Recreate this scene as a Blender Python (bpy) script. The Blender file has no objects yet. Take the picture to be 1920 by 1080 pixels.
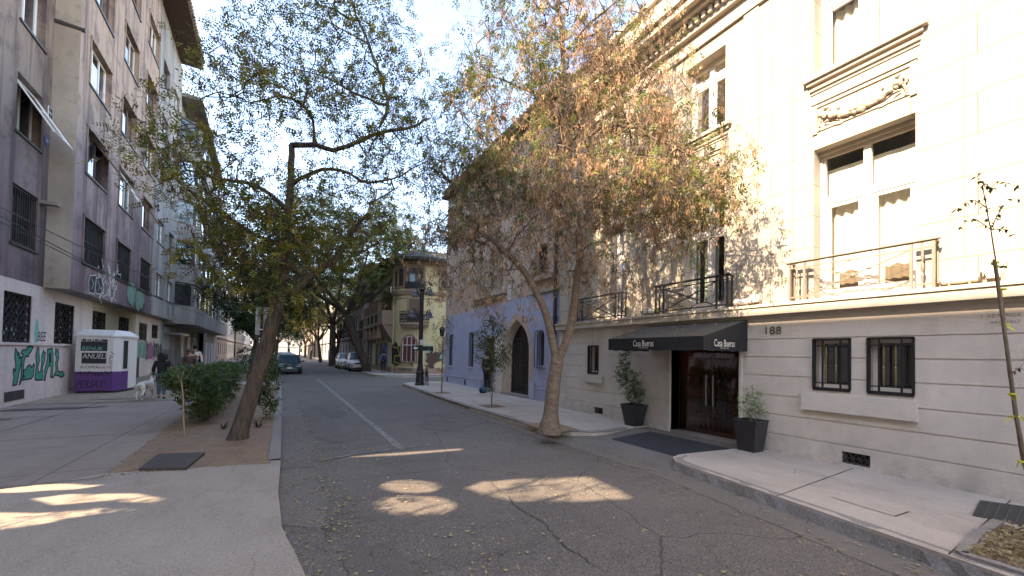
import bpy, math, random
import numpy as np
from mathutils import Vector, Matrix
from mathutils.geometry import tessellate_polygon
R = math.radians
scene = bpy.context.scene
col = scene.collection

# ---------------- camera ----------------
FPX, CX, CY, EYE = 756.0, 960.0, 648.7, 1.75
def _n(v): v = np.array(v, float); return v / np.linalg.norm(v)
YW = _n((530 - CX, -(657 - CY), -FPX)); ZW = _n((660, 34600, -FPX)); ZW = _n(ZW - YW * (ZW @ YW)); XW = np.cross(YW, ZW)
cd = bpy.data.cameras.new('camera'); cam = bpy.data.objects.new('camera', cd); col.objects.link(cam)
cd.sensor_width = 36; cd.lens = 36 * FPX / 1920; cd.shift_y = (CY - 540) / 1920; cd.clip_start = .05; cd.clip_end = 1500
cam.matrix_world = Matrix.Translation((0, 0, EYE)) @ Matrix([list(XW), list(YW), list(ZW)]).to_4x4()
scene.camera = cam

# ---------------- light ----------------
SUN_TO = Vector((1.0, .17, -.78)).normalized()          # direction the light travels
SUN_EL = math.asin(-SUN_TO.z)
w = bpy.data.worlds.new('World'); scene.world = w; w.use_nodes = True
nt = w.node_tree; nt.nodes.clear()
sky = nt.nodes.new('ShaderNodeTexSky'); sky.sky_type = 'NISHITA'; sky.sun_disc = False
sky.sun_elevation = SUN_EL; sky.sun_rotation = math.atan2(-SUN_TO.x, -SUN_TO.y)
sky.air_density = 1.0; sky.dust_density = .4; sky.ozone_density = 3.0
bg = nt.nodes.new('ShaderNodeBackground'); bg.inputs['Strength'].default_value = .15
wo = nt.nodes.new('ShaderNodeOutputWorld')
nt.links.new(sky.outputs[0], bg.inputs['Color']); nt.links.new(bg.outputs[0], wo.inputs['Surface'])
sd = bpy.data.lights.new('sun', 'SUN'); so = bpy.data.objects.new('sun', sd); col.objects.link(so)
sd.energy = 2.3; sd.angle = R(.5); sd.color = (1, .93, .82)
so.rotation_euler = SUN_TO.to_track_quat('-Z', 'Y').to_euler(); so.location = (-30, -5, 40)
vs = scene.view_settings; vs.view_transform = 'Standard'; vs.look = 'None'; vs.gamma = 1; vs.exposure = 2.85
vs.use_curve_mapping = False
try:
    vs.use_white_balance = True; vs.white_balance_temperature = 8200; vs.white_balance_tint = 15
except Exception: pass
scene.render.engine = 'CYCLES'
scene.cycles.max_bounces = 7; scene.cycles.diffuse_bounces = 4; scene.cycles.transparent_max_bounces = 12

# ---------------- measuring: a photo pixel as a ray on to a real plane ----------------
def ray(px, py):
    c = _n((px - CX, -(py - CY), -FPX)); return np.array((c @ XW, c @ YW, c @ ZW))
def gnd(px, py, z=0.0):
    r = ray(px, py); t = (z - EYE) / r[2]; return (r[0] * t, r[1] * t)
def onx(px, py, x):
    r = ray(px, py); t = x / r[0]; return (r[1] * t, EYE + r[2] * t)
def ony(px, py, y):
    r = ray(px, py); t = y / r[1]; return (r[0] * t, EYE + r[2] * t)
def atd(px, py, d):
    c = np.array((px - CX, -(py - CY), -FPX)) / FPX * d; return np.array((c @ XW, c @ YW, EYE + c @ ZW))

# ---------------- object helpers ----------------
OFF = {}
def tag(o, label=None, cat=None, group=None, kind=None):
    if label: o['label'] = label
    if cat: o['category'] = cat
    if group: o['group'] = group
    if kind: o['kind'] = kind
    return o
def thing(name, loc, label, cat, group=None, rz=0, local=False):
    o = bpy.data.objects.new(name, None); col.objects.link(o); o.location = loc; o.rotation_euler = (0, 0, rz)
    o.empty_display_size = .2
    OFF[o.name] = Vector((0, 0, 0)) if local else Vector(loc)
    return tag(o, label, cat, group)
class Fr:
    """a vertical work plane: origin, direction u along it, outward normal"""
    def __init__(s, o, ang, flip=1):
        s.o = Vector((o[0], o[1], 0)); s.u = Vector((math.cos(ang), math.sin(ang), 0)); s.n = Vector((s.u.y, -s.u.x, 0)) * flip
    def p(s, u, z, d=0): q = s.o + s.u * u + s.n * d; return (q.x, q.y, z)
    def hit(s, px, py, d=0):
        r = Vector(ray(px, py)); o = s.o + s.n * d; t = (o - Vector((0, 0, EYE))).dot(s.n) / r.dot(s.n)
        q = Vector((0, 0, EYE)) + r * t; return ((q - s.o).dot(s.u), q.z)
WORLD = Fr((0, 0), 0); WORLD.n = Vector((0, 1, 0))
class MB:
    def __init__(s): s.v = []; s.f = []; s.m = []; s.mi = 0
    def add(s, vs, fs):
        k = len(s.v); s.v += [tuple(p) for p in vs]; s.f += [tuple(i + k for i in f) for f in fs]; s.m += [s.mi] * len(fs); return s
    def quad(s, a, b, c, d): return s.add([a, b, c, d], [(0, 1, 2, 3)])
    def hexa(s, P):  # 8 points: bottom 4, top 4
        return s.add(P, [(0, 3, 2, 1), (4, 5, 6, 7), (0, 1, 5, 4), (1, 2, 6, 5), (2, 3, 7, 6), (3, 0, 4, 7)])
    def box(s, fr, u0, u1, z0, z1, d0, d1):
        return s.hexa([fr.p(u0, z0, d0), fr.p(u1, z0, d0), fr.p(u1, z0, d1), fr.p(u0, z0, d1), fr.p(u0, z1, d0), fr.p(u1, z1, d0), fr.p(u1, z1, d1), fr.p(u0, z1, d1)])
    def bx(s, x0, x1, y0, y1, z0, z1): return s.box(WORLD, x0, x1, z0, z1, y0, y1)
    def prism(s, pts, z0, z1):
        n = len(pts); s.add([(p[0], p[1], z0) for p in pts] + [(p[0], p[1], z1) for p in pts],
                            [tuple(range(n - 1, -1, -1)), tuple(range(n, 2 * n))] + [(i, (i + 1) % n, (i + 1) % n + n, i + n) for i in range(n)]); return s
    def tube(s, pts, r, n=8, cap=True):
        pts = [Vector(p) for p in pts]; rs = r if hasattr(r, '__len__') else [r] * len(pts); V = []; F = []
        prev = None
        for i, p in enumerate(pts):
            d = (pts[min(i + 1, len(pts) - 1)] - pts[max(i - 1, 0)]).normalized()
            if prev is None: a = d.orthogonal().normalized()
            else: a = (prev - d * prev.dot(d)); a = a.normalized() if a.length > 1e-6 else d.orthogonal().normalized()
            prev = a; b = d.cross(a)
            for k in range(n):
                t = 2 * math.pi * k / n; V.append(p + (a * math.cos(t) + b * math.sin(t)) * rs[i])
        for i in range(len(pts) - 1):
            for k in range(n): F.append((i * n + k, i * n + (k + 1) % n, (i + 1) * n + (k + 1) % n, (i + 1) * n + k))
        if cap: F.append(tuple(range(n - 1, -1, -1))); F.append(tuple(range((len(pts) - 1) * n, len(pts) * n)))
        return s.add(V, F)
    def bar(s, a, b, w): # square bar
        return s.tube([a, b], w * .707, 4)
    def lathe(s, c, prof, n=16, axis=None):  # prof: (r, z)
        c = Vector(c); V = []; F = []
        for (r, z) in prof:
            for k in range(n): t = 2 * math.pi * k / n; V.append((c.x + r * math.cos(t), c.y + r * math.sin(t), c.z + z))
        for i in range(len(prof) - 1):
            for k in range(n): F.append((i * n + k, i * n + (k + 1) % n, (i + 1) * n + (k + 1) % n, (i + 1) * n + k))
        F.append(tuple(range(n - 1, -1, -1))); F.append(tuple(range((len(prof) - 1) * n, len(prof) * n)))
        return s.add(V, F)
    def ball(s, c, r, n=10, sq=(1, 1, 1)):
        V = []; F = []; m = n // 2 + 1
        for i in range(m):
            ph = -math.pi / 2 + math.pi * i / (m - 1)
            for k in range(n):
                t = 2 * math.pi * k / n; V.append((c[0] + r * sq[0] * math.cos(ph) * math.cos(t), c[1] + r * sq[1] * math.cos(ph) * math.sin(t), c[2] + r * sq[2] * math.sin(ph)))
        for i in range(m - 1):
            for k in range(n): F.append((i * n + k, i * n + (k + 1) % n, (i + 1) * n + (k + 1) % n, (i + 1) * n + k))
        return s.add(V, F)
    def plate(s, fr, outline, holes, d=0, reveal=0):
        """flat wall piece in plane d with holes; reveals run back by `reveal`"""
        polys = [[Vector((u, z, 0)) for u, z in outline]] + [[Vector((u, z, 0)) for u, z in h] for h in holes]
        tris = tessellate_polygon(polys); flat = [p for q in polys for p in q]
        s.add([fr.p(p.x, p.y, d) for p in flat], [tuple(t) for t in tris])
        if reveal:
            for h in holes:
                n = len(h)
                for i in range(n):
                    a, b = h[i], h[(i + 1) % n]
                    s.quad(fr.p(*a, d), fr.p(*b, d), fr.p(*b, d - reveal), fr.p(*a, d - reveal))
        return s
    def build(s, name, mat, parent=None, org=None, smooth=False):
        me = bpy.data.meshes.new(name)
        off = OFF[parent.name] if parent else (Vector(org) if org else Vector((0, 0, 0)))
        me.from_pydata([(x - off.x, y - off.y, z - off.z) for x, y, z in s.v], [], s.f)
        mats = mat if isinstance(mat, (list, tuple)) else [mat]
        for m in mats: me.materials.append(m)
        if len(mats) > 1: me.polygons.foreach_set('material_index', s.m)
        if smooth: me.polygons.foreach_set('use_smooth', [True] * len(s.f))
        me.validate(); me.update()
        o = bpy.data.objects.new(name, me); col.objects.link(o)
        if parent: o.parent = parent
        elif org: o.location = org
        OFF[o.name] = off if parent else off
        return o
def rect(u0, u1, z0, z1): return [(u0, z0), (u1, z0), (u1, z1), (u0, z1)]
_tx = {}
def text_verts(s):
    if s in _tx: return _tx[s]
    c = bpy.data.curves.new('t', 'FONT'); c.body = s; c.align_x = 'CENTER'; c.align_y = 'CENTER'; c.resolution_u = 3
    o = bpy.data.objects.new('t', c); col.objects.link(o)
    me = bpy.data.meshes.new_from_object(o.evaluated_get(bpy.context.evaluated_depsgraph_get()))
    V = np.array([v.co[:2] for v in me.vertices]); F = [tuple(p.vertices) for p in me.polygons]
    bpy.data.objects.remove(o); bpy.data.curves.remove(c); bpy.data.meshes.remove(me)
    lo, hi = V.min(0), V.max(0); V = (V - (lo + hi) / 2) / (hi - lo)
    _tx[s] = (V, F); return _tx[s]
def text(mb, fr, s, u, z, w, h, d=.004, mirror=False, slant=0, thick=0):
    """lettering w wide and h high centred at (u, z) on plane fr"""
    V, F = text_verts(s); sg = -1 if mirror else 1
    mb.add([fr.p(u + sg * (a * w + slant * b * h), z + b * h, d) for a, b in V], F)
    if thick:
        mb.add([fr.p(u + sg * (a * w + slant * b * h) + thick, z + b * h, d + .0006) for a, b in V], F)

# ---------------- materials ----------------
class N:
    """tiny node helper"""
    def __init__(s, name):
        s.m = bpy.data.materials.new(name); s.m.use_nodes = True; s.t = s.m.node_tree; s.b = s.t.nodes['Principled BSDF']; s.c = None
    def n(s, k, **kw):
        x = s.t.nodes.new('ShaderNode' + k)
        for a, b in kw.items():
            if a in x.inputs: x.inputs[a].default_value = b
            else: setattr(x, a, b)
        return x
    def l(s, a, b): s.t.links.new(a, b)
    def co(s, sc=(1, 1, 1)):
        tc = s.n('TexCoord'); mp = s.n('Mapping'); mp.inputs['Scale'].default_value = sc; s.l(tc.outputs['Object'], mp.inputs[0]); return mp.outputs[0]
    def noise(s, scale, sc=(1, 1, 1), detail=4, rough=.55):
        x = s.n('TexNoise'); x.inputs['Scale'].default_value = scale; x.inputs['Detail'].default_value = detail; x.inputs['Roughness'].default_value = rough
        s.l(s.co(sc), x.inputs['Vector']); return x.outputs['Fac']
    def ramp(s, f, stops):
        x = s.n('ValToRGB'); e = x.color_ramp.elements
        while len(e) < len(stops): e.new(.5)
        for i, (p, c) in enumerate(stops): e[i].position = p; e[i].color = (*c, 1) if hasattr(c, '__len__') else (c, c, c, 1)
        s.l(f, x.inputs[0]); return x.outputs[0]
    def mix(s, f, a, b, mode='MIX'):
        x = s.n('Mix'); x.data_type = 'RGBA'; x.blend_type = mode
        for q, k in ((f, 0), (a, 6), (b, 7)):
            if hasattr(q, 'is_output'): s.l(q, x.inputs[k])
            elif k == 0: x.inputs[0].default_value = q
            else: x.inputs[k].default_value = (*q, 1) if hasattr(q, '__len__') else (q, q, q, 1)
        return x.outputs[2]
    def mth(s, op, a, b=0.):
        x = s.n('Math'); x.operation = op
        for q, k in ((a, 0), (b, 1)):
            if hasattr(q, 'is_output'): s.l(q, x.inputs[k])
            else: x.inputs[k].default_value = q
        return x.outputs[0]
    def bump(s, h, st=.3, dist=.02):
        x = s.n('Bump'); x.inputs['Strength'].default_value = st; x.inputs['Distance'].default_value = dist; s.l(h, x.inputs['Height']); s.l(x.outputs[0], s.b.inputs['Normal'])
    def done(s, colr, rough=.8, metal=0, spec=None):
        WM = (1.08, .985, .87)
        if metal < .5: colr = s.mix(1.0, colr, WM, 'MULTIPLY') if hasattr(colr, 'is_output') else tuple(min(.95, a * b) for a, b in zip(colr, WM))
        if hasattr(colr, 'is_output'): s.l(colr, s.b.inputs['Base Color'])
        else: s.b.inputs['Base Color'].default_value = (*colr, 1)
        if hasattr(rough, 'is_output'): s.l(rough, s.b.inputs['Roughness'])
        else: s.b.inputs['Roughness'].default_value = rough
        s.b.inputs['Metallic'].default_value = metal
        if spec is not None: s.b.inputs['Specular IOR Level'].default_value = spec
        return s.m
def mul(c, k): return tuple(x * k for x in c)
def stucco(name, c, dirt=.75, sc=.5, bump=.25, bs=60, streak=.0, rough=.9):
    k = N(name)
    a = k.mix(k.ramp(k.noise(sc, detail=6, rough=.65), [(.35, 0), (.68, 1)]), mul(c, dirt), c)
    a = k.mix(k.ramp(k.noise(sc * 9, detail=5), [(.3, 0), (.75, 1)]), a, mul(c, 1.08))
    if streak: a = k.mix(k.ramp(k.noise(2.2, (1, 1, .08), 4), [(.5, 0), (.72, streak)]), a, mul(c, .55))
    k.bump(k.noise(bs, detail=3), bump, .01)
    return k.done(a, rough)
def plain(name, c, rough=.6, metal=0, var=.12, sc=8, spec=None, bump=0):
    k = N(name); a = k.mix(k.noise(sc, detail=4), mul(c, 1 - var), mul(c, 1 + var))
    if bump: k.bump(k.noise(sc * 6, detail=4), bump, .01)
    return k.done(a, rough, metal, spec)
M = {}
M['hotel_rough'] = stucco('hotel_plaster', (.50, .485, .465), .84, 1.1, .7, 30, .22)
M['hotel_stone'] = stucco('hotel_stone', (.56, .54, .50), .9, .7, .2, 50)
M['hotel_trim'] = stucco('hotel_trim', (.46, .425, .37), .82, 1.5, .2, 50)
k = N('hotel_plaster'); c = (.62, .585, .55); a = k.mix(k.ramp(k.noise(1.0, detail=7, rough=.65), [(.35, 0), (.7, 1)]), mul(c, .8), c)
a = k.mix(k.ramp(k.noise(2.6, (1, 1, .12), 6), [(.52, 0), (.78, .35)]), a, mul(c, .5)); a = k.mix(k.ramp(k.noise(7, detail=6, rough=.7), [(.56, 0), (.72, .3)]), a, mul(c, .6))
tc = k.n('TexCoord'); sx = k.n('SeparateXYZ'); k.l(tc.outputs['Object'], sx.inputs[0])
g = k.mth('MULTIPLY', k.ramp(sx.outputs[2], [(.05, 1), (.75, 0)]), k.ramp(k.noise(3.5, detail=7, rough=.7), [(.36, 0), (.7, .9)])); a = k.mix(g, a, mul(c, .42))
k.bump(k.noise(34, detail=5, rough=.65), .75, .012); M['hotel_rough'] = k.done(a, .92)
k = N('hotel_ashlar'); a = k.mix(k.ramp(k.noise(.6, detail=6), [(.35, 0), (.7, 1)]), (.36, .335, .29), (.43, .40, .345))
tc = k.n('TexCoord'); sx = k.n('SeparateXYZ'); cx = k.n('CombineXYZ'); k.l(tc.outputs['Object'], sx.inputs[0]); k.l(sx.outputs[1], cx.inputs[0]); k.l(sx.outputs[2], cx.inputs[1])
br = k.n('TexBrick'); k.l(cx.outputs[0], br.inputs['Vector']); br.inputs['Scale'].default_value = 1; br.inputs['Mortar Size'].default_value = .005
br.inputs['Brick Width'].default_value = 1.25; br.inputs['Row Height'].default_value = .52; br.inputs['Mortar Smooth'].default_value = .1
a = k.mix(br.outputs['Fac'], a, (.17, .13, .10)); k.bump(k.noise(60), .15, .01); M['hotel_ashlar'] = k.done(a, .9)
# left apartment block: mauve low down worn to tan above, grime streaks
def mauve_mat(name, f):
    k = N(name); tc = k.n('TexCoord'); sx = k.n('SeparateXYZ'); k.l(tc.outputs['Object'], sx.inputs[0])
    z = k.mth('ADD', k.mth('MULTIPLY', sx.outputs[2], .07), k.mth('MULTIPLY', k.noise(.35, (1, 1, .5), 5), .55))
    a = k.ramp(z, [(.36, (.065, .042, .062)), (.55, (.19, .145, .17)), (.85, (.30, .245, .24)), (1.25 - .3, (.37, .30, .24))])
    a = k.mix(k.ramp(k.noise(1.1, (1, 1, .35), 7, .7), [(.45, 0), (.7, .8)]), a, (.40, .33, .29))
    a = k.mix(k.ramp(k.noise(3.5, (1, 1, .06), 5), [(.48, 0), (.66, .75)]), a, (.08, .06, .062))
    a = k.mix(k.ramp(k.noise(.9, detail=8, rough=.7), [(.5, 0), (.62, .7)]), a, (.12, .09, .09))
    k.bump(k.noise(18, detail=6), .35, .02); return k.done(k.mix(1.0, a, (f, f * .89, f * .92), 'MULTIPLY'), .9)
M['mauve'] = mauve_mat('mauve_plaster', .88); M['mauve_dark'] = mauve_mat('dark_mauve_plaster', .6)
k = N('tan_plaster'); a = k.mix(k.ramp(k.noise(.8, (1, 1, .5), 7, .65), [(.35, 0), (.7, 1)]), (.26, .215, .185), (.42, .355, .30))
a = k.mix(k.ramp(k.noise(2.5, detail=7, rough=.7), [(.55, 0), (.75, .6)]), a, (.09, .08, .08)); k.bump(k.noise(20, detail=6), .3, .02); M['tan'] = k.done(a, .9)
k = N('grey_plaster'); a = k.mix(k.ramp(k.noise(.7, (1, 1, .4), 7, .65), [(.35, 0), (.7, 1)]), (.15, .145, .155), (.34, .33, .34))
a = k.mix(k.ramp(k.noise(3, (1, 1, .1), 6), [(.52, 0), (.75, .6)]), a, (.08, .075, .085)); k.bump(k.noise(20, detail=6), .3, .02); M['grey_plaster'] = k.done(a, .9)
M['lilac'] = stucco('lilac_plaster', (.60, .51, .50), .8, .9, .25, 40, .35)
M['cream_plaster'] = stucco('cream_plaster', (.42, .38, .28), .8, .9, .25, 40, .3)
M['pale_blue'] = stucco('pale_blue_plaster', (.36, .39, .46), .8, .9, .2, 40, .2)
M['blue'] = stucco('blue_plaster', (.33, .375, .52), .72, 1.6, .3, 40, .1)
M['beige_wall'] = stucco('beige_wall', (.42, .35, .285), .78, .7, .3, 30, .3)
M['yellow_wall'] = stucco('yellow_wall', (.50, .43, .26), .85, .8, .2, 40, .2)
M['brown_trim'] = stucco('brown_trim', (.29, .205, .155), .8, 1.5, .2, 40, .2)
M['far_tan'] = stucco('far_tan', (.36, .30, .235), .8, .4, .1, 20, .3)
M['far_white'] = stucco('far_white', (.55, .53, .50), .85, .4, .1, 20, .2)
M['far_brick'] = stucco('far_brick', (.17, .125, .115), .8, .6, .1, 20, .2)
M['far_grey'] = stucco('far_grey', (.26, .25, .245), .8, .5, .1, 20, .3)
M['soffit'] = stucco('soffit_brown', (.09, .062, .048), .6, .8, .2, 30)
M['roof_tile'] = plain('roof_tile', (.16, .11, .085), .9, sc=3, var=.3, bump=.4)
M['metal_black'] = plain('black_iron', (.022, .021, .023), .45, .3, .2)
M['metal_dark'] = plain('dark_painted_metal', (.05, .047, .05), .5, .2, .2)
M['metal_brown'] = plain('brown_grey_iron', (.15, .135, .12), .5, .2, .2)
M['iron_pale'] = plain('weathered_pale_iron', (.22, .195, .17), .55, .2, .2)
M['steel'] = plain('steel', (.6, .6, .6), .25, 1, .05)
M['brass'] = plain('brass', (.30, .235, .09), .4, .8, .15)
M['white_frame'] = plain('white_frame', (.72, .72, .72), .4, 0, .05)
M['brown_frame'] = plain('brown_frame', (.10, .05, .035), .5, 0, .15)
M['wood_dark'] = plain('dark_wood', (.07, .045, .03), .6, 0, .25)
M['wood_door'] = plain('worn_wood_door', (.16, .10, .065), .7, 0, .25)
M['dark_void'] = plain('dark_room', (.012, .012, .014), .9)
M['curtain'] = plain('curtain', (.74, .73, .70), .9, 0, .05, 3)
M['curtain_dim'] = plain('dim_curtain', (.33, .34, .36), .9, 0, .12, 3)
M['room_grey'] = plain('room_grey', (.34, .36, .30), .9, 0, .2, 2)
k = N('dark_glass'); k.done((.02, .025, .03), .06); k.b.inputs['Specular IOR Level'].default_value = .9; k.b.inputs['Coat Weight'].default_value = .6; k.b.inputs['Coat Roughness'].default_value = .04; M['glass_dark'] = k.m
def glass(name, tint, refl):
    k = N(name); k.t.nodes.remove(k.b); o = k.t.nodes['Material Output']
    tr = k.n('BsdfTransparent'); tr.inputs[0].default_value = (*tint, 1); gl = k.n('BsdfGlossy'); gl.inputs['Roughness'].default_value = .02
    fr = k.n('Fresnel'); fr.inputs[0].default_value = 1.5; f = k.mth('MINIMUM', k.mth('MULTIPLY', fr.outputs[0], refl), 1.0)
    mx = k.n('MixShader'); k.l(f, mx.inputs[0]); k.l(tr.outputs[0], mx.inputs[1]); k.l(gl.outputs[0], mx.inputs[2]); k.l(mx.outputs[0], o.inputs['Surface']); return k.m
M['glass'] = glass('window_glass', (.86, .9, .88), 1.1)
M['glass_smoke'] = glass('smoked_door_glass', (.8, .72, .66), 1.5)
M['mirror_sky'] = N('sky_reflecting_glass').done((.5, .55, .62), .05, 1.0)
M['fabric_black'] = plain('awning_fabric', (.016, .015, .017), .85, 0, .25, 3, bump=.15)
M['awning_top'] = plain('awning_top_fabric', (.075, .068, .06), .9, 0, .25, 2, bump=.15)
M['white_letter'] = plain('white_lettering', (.72, .70, .66), .7)
M['bronze'] = plain('bronze_numerals', (.13, .10, .06), .5, .4)
M['engraved'] = plain('engraved_letters', (.26, .24, .21), .9)
M['planter_plastic'] = plain('planter_resin', (.024, .022, .028), .5, 0, .15, 5)
M['rubber'] = plain('rubber_mat', (.026, .027, .03), .85, 0, .3, 20, bump=.3)
M['soil'] = plain('potting_soil', (.05, .035, .025), .95, 0, .4, 20, bump=.5)
M['bark_grey'] = None
def bark(name, a, b, sc=9, z=.18, bs=.7):
    k = N(name); n = k.noise(sc, (1, 1, z), 7, .7); c = k.ramp(n, [(.32, a), (.68, b)])
    k.bump(n, bs, .03); return k.done(c, .95)
M['bark_locust'] = bark('furrowed_bark', (.022, .017, .014), (.15, .115, .09), 16, .14, 1.0)
M['bark_ash'] = bark('ash_bark', (.10, .072, .052), (.24, .185, .14), 9, 2.2, .5)
M['bark_dark'] = bark('dark_bark', (.03, .023, .018), (.10, .075, .058), 6, .2)
M['bark_young'] = bark('young_bark', (.11, .085, .06), (.22, .17, .12), 14, .4)
def leafmat(name, cols, rough=.6, trans=.35):
    k = N(name); at = k.n('Attribute'); at.attribute_name = 'rnd'
    st = [(i / max(1, len(cols) - 1), c) for i, c in enumerate(cols)]
    c = k.ramp(at.outputs['Fac'], st); o = k.t.nodes['Material Output']
    k.done(c, rough); tl = k.n('BsdfTranslucent'); k.l(c, tl.inputs[0]); mx = k.n('MixShader'); mx.inputs[0].default_value = trans
    k.l(k.b.outputs[0], mx.inputs[1]); k.l(tl.outputs[0], mx.inputs[2]); k.l(mx.outputs[0], o.inputs['Surface']); return k.m
M['leaf_locust'] = leafmat('locust_leaves', [(.06, .085, .016), (.12, .155, .026), (.19, .205, .032), (.30, .245, .035), (.10, .075, .025)])
M['leaf_ash'] = leafmat('ash_leaves', [(.08, .12, .03), (.15, .20, .05), (.26, .29, .08)])
M['samara'] = leafmat('dry_seed_bunches', [(.13, .09, .06), (.34, .20, .11), (.54, .38, .24), (.27, .15, .085), (.20, .155, .105)], .8, .25)
M['leaf_dark'] = leafmat('dark_green_leaves', [(.012, .028, .010), (.025, .05, .016), (.045, .075, .02)])
M['leaf_mid'] = leafmat('mid_green_leaves', [(.035, .055, .016), (.07, .10, .026), (.12, .14, .036), (.18, .16, .035)])
M['leaf_yellow'] = leafmat('yellowing_leaves', [(.06, .08, .02), (.14, .14, .03), (.26, .20, .04), (.35, .27, .05)])
M['leaf_shrub'] = leafmat('shrub_leaves', [(.022, .05, .018), (.06, .11, .03), (.12, .18, .05)])
M['leaf_pale'] = leafmat('pale_shrub_leaves', [(.11, .18, .05), (.20, .28, .09), (.30, .38, .15)])
M['leaf_litter'] = leafmat('fallen_leaves', [(.10, .07, .04), (.30, .25, .11), (.42, .37, .17), (.20, .13, .08), (.33, .27, .13)], .8, .1)
# ground
def cracks(k, scale, w):
    v = k.n('TexVoronoi'); v.feature = 'DISTANCE_TO_EDGE'; v.inputs['Scale'].default_value = scale
    tc = k.n('TexCoord'); nz = k.n('TexNoise'); nz.inputs['Scale'].default_value = 1.7; nz.inputs['Detail'].default_value = 6; k.l(tc.outputs['Object'], nz.inputs['Vector'])
    mx = k.n('Mix'); mx.data_type = 'VECTOR'; mx.inputs[0].default_value = .28; k.l(tc.outputs['Object'], mx.inputs[4]); k.l(nz.outputs['Color'], mx.inputs[5]); k.l(mx.outputs[1], v.inputs['Vector'])
    return k.ramp(v.outputs['Distance'], [(0, 1), (w, 0)])
k = N('asphalt')
a = k.mix(k.ramp(k.noise(.45, detail=6, rough=.6), [(.35, 0), (.68, 1)]), (.094, .080, .072), (.142, .122, .108))
a = k.mix(k.ramp(k.noise(1.6, (1, .35, 1), 6, .7), [(.5, 0), (.75, .5)]), a, (.15, .134, .12))
a = k.mix(k.ramp(k.noise(70, detail=3), [(.45, 0), (.68, .65)]), a, (.26, .24, .22))
a = k.mix(k.ramp(k.noise(48, detail=3), [(.3, .75), (.46, 0)]), a, (.03, .028, .026))
a = k.mix(k.ramp(k.noise(1.1, (.5, 1.6, 1), 7, .75), [(.52, 0), (.7, .45)]), a, (.055, .049, .044))
m1 = k.mth('MULTIPLY', cracks(k, 3.4, .012), k.ramp(k.noise(.33, detail=3), [(.47, 0), (.6, 1)]))
a = k.mix(k.mth('MULTIPLY', m1, .75), a, (.035, .032, .029))
m2 = k.mth('MULTIPLY', cracks(k, .4, .0035), .75); a = k.mix(m2, a, (.03, .027, .024))
k.bump(k.mth('SUBTRACT', k.noise(90, detail=3), k.mth('MULTIPLY', m1, .8)), .5, .012)
M['asphalt'] = k.done(a, .88)
def concrete(name, c, agg=.35, joint=None):
    k = N(name); a = k.mix(k.ramp(k.noise(.6, detail=7, rough=.65), [(.33, 0), (.7, 1)]), mul(c, .74), c)
    a = k.mix(k.ramp(k.noise(2.2, (1, .5, 1), 8, .75), [(.5, 0), (.68, .6)]), a, mul(c, .55)); a = k.mix(k.ramp(k.noise(.35, (1, .6, 1), 5, .6), [(.48, 0), (.7, .5)]), a, mul(c, .62))
    a = k.mix(k.mth('MULTIPLY', cracks(k, .9, .0035), k.ramp(k.noise(.5, detail=2), [(.45, 0), (.55, .7)])), a, mul(c, .25))
    a = k.mix(k.ramp(k.noise(60, detail=3), [(.45, 0), (.68, agg)]), a, mul(c, 1.7))
    a = k.mix(k.ramp(k.noise(42, detail=3), [(.3, agg), (.46, 0)]), a, mul(c, .35))
    if joint:
        br = k.n('TexBrick'); br.offset = joint[2]; k.l(k.co(), br.inputs['Vector']); br.inputs['Scale'].default_value = 1; br.inputs['Brick Width'].default_value = joint[0]; br.inputs['Row Height'].default_value = joint[1]
        br.inputs['Mortar Size'].default_value = .012; br.inputs['Mortar Smooth'].default_value = .4; a = k.mix(br.outputs['Fac'], a, mul(c, .35))
    k.bump(k.noise(70, detail=4), .3, .01); return k.done(a, .9)
M['sidewalk'] = concrete('sidewalk_concrete', (.47, .415, .37), .15)
M['apron'] = concrete('exposed_concrete', (.35, .305, .265), .36)
M['paving'] = concrete('paving_slabs', (.29, .235, .205), .2, (2.6, 1.9, 0))
M['paving_tile'] = concrete('old_tiles', (.33, .26, .20), .15, (1.3, .65, .5))
M['kerb'] = concrete('kerb_stone', (.25, .23, .215), .45)
M['gutter'] = concrete('gutter_concrete', (.165, .147, .133), .45)
M['dirt'] = stucco('packed_dirt', (.25, .17, .115), .5, 3.0, 1.0, 24)
M['earth'] = stucco('base_ground', (.12, .11, .10), .8, .3, .2, 10)
k = N('worn_line'); a = k.mix(k.ramp(k.noise(9, detail=6, rough=.8), [(.44, 0), (.60, 1)]), (.12, .108, .10), (.33, .31, .285)); M['line'] = k.done(a, .85)
k = N('worn_faint_line'); a = k.mix(k.ramp(k.noise(7, detail=6, rough=.75), [(.45, 0), (.7, 1)]), (.115, .105, .097), (.30, .28, .26)); M['line_faint'] = k.done(a, .85)
k = N('yellow_kerb_paint'); a = k.mix(k.ramp(k.noise(5, detail=6, rough=.75), [(.48, 0), (.62, 1)]), (.16, .15, .14), (.34, .26, .05)); M['kerb_yellow'] = k.done(a, .9)
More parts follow.
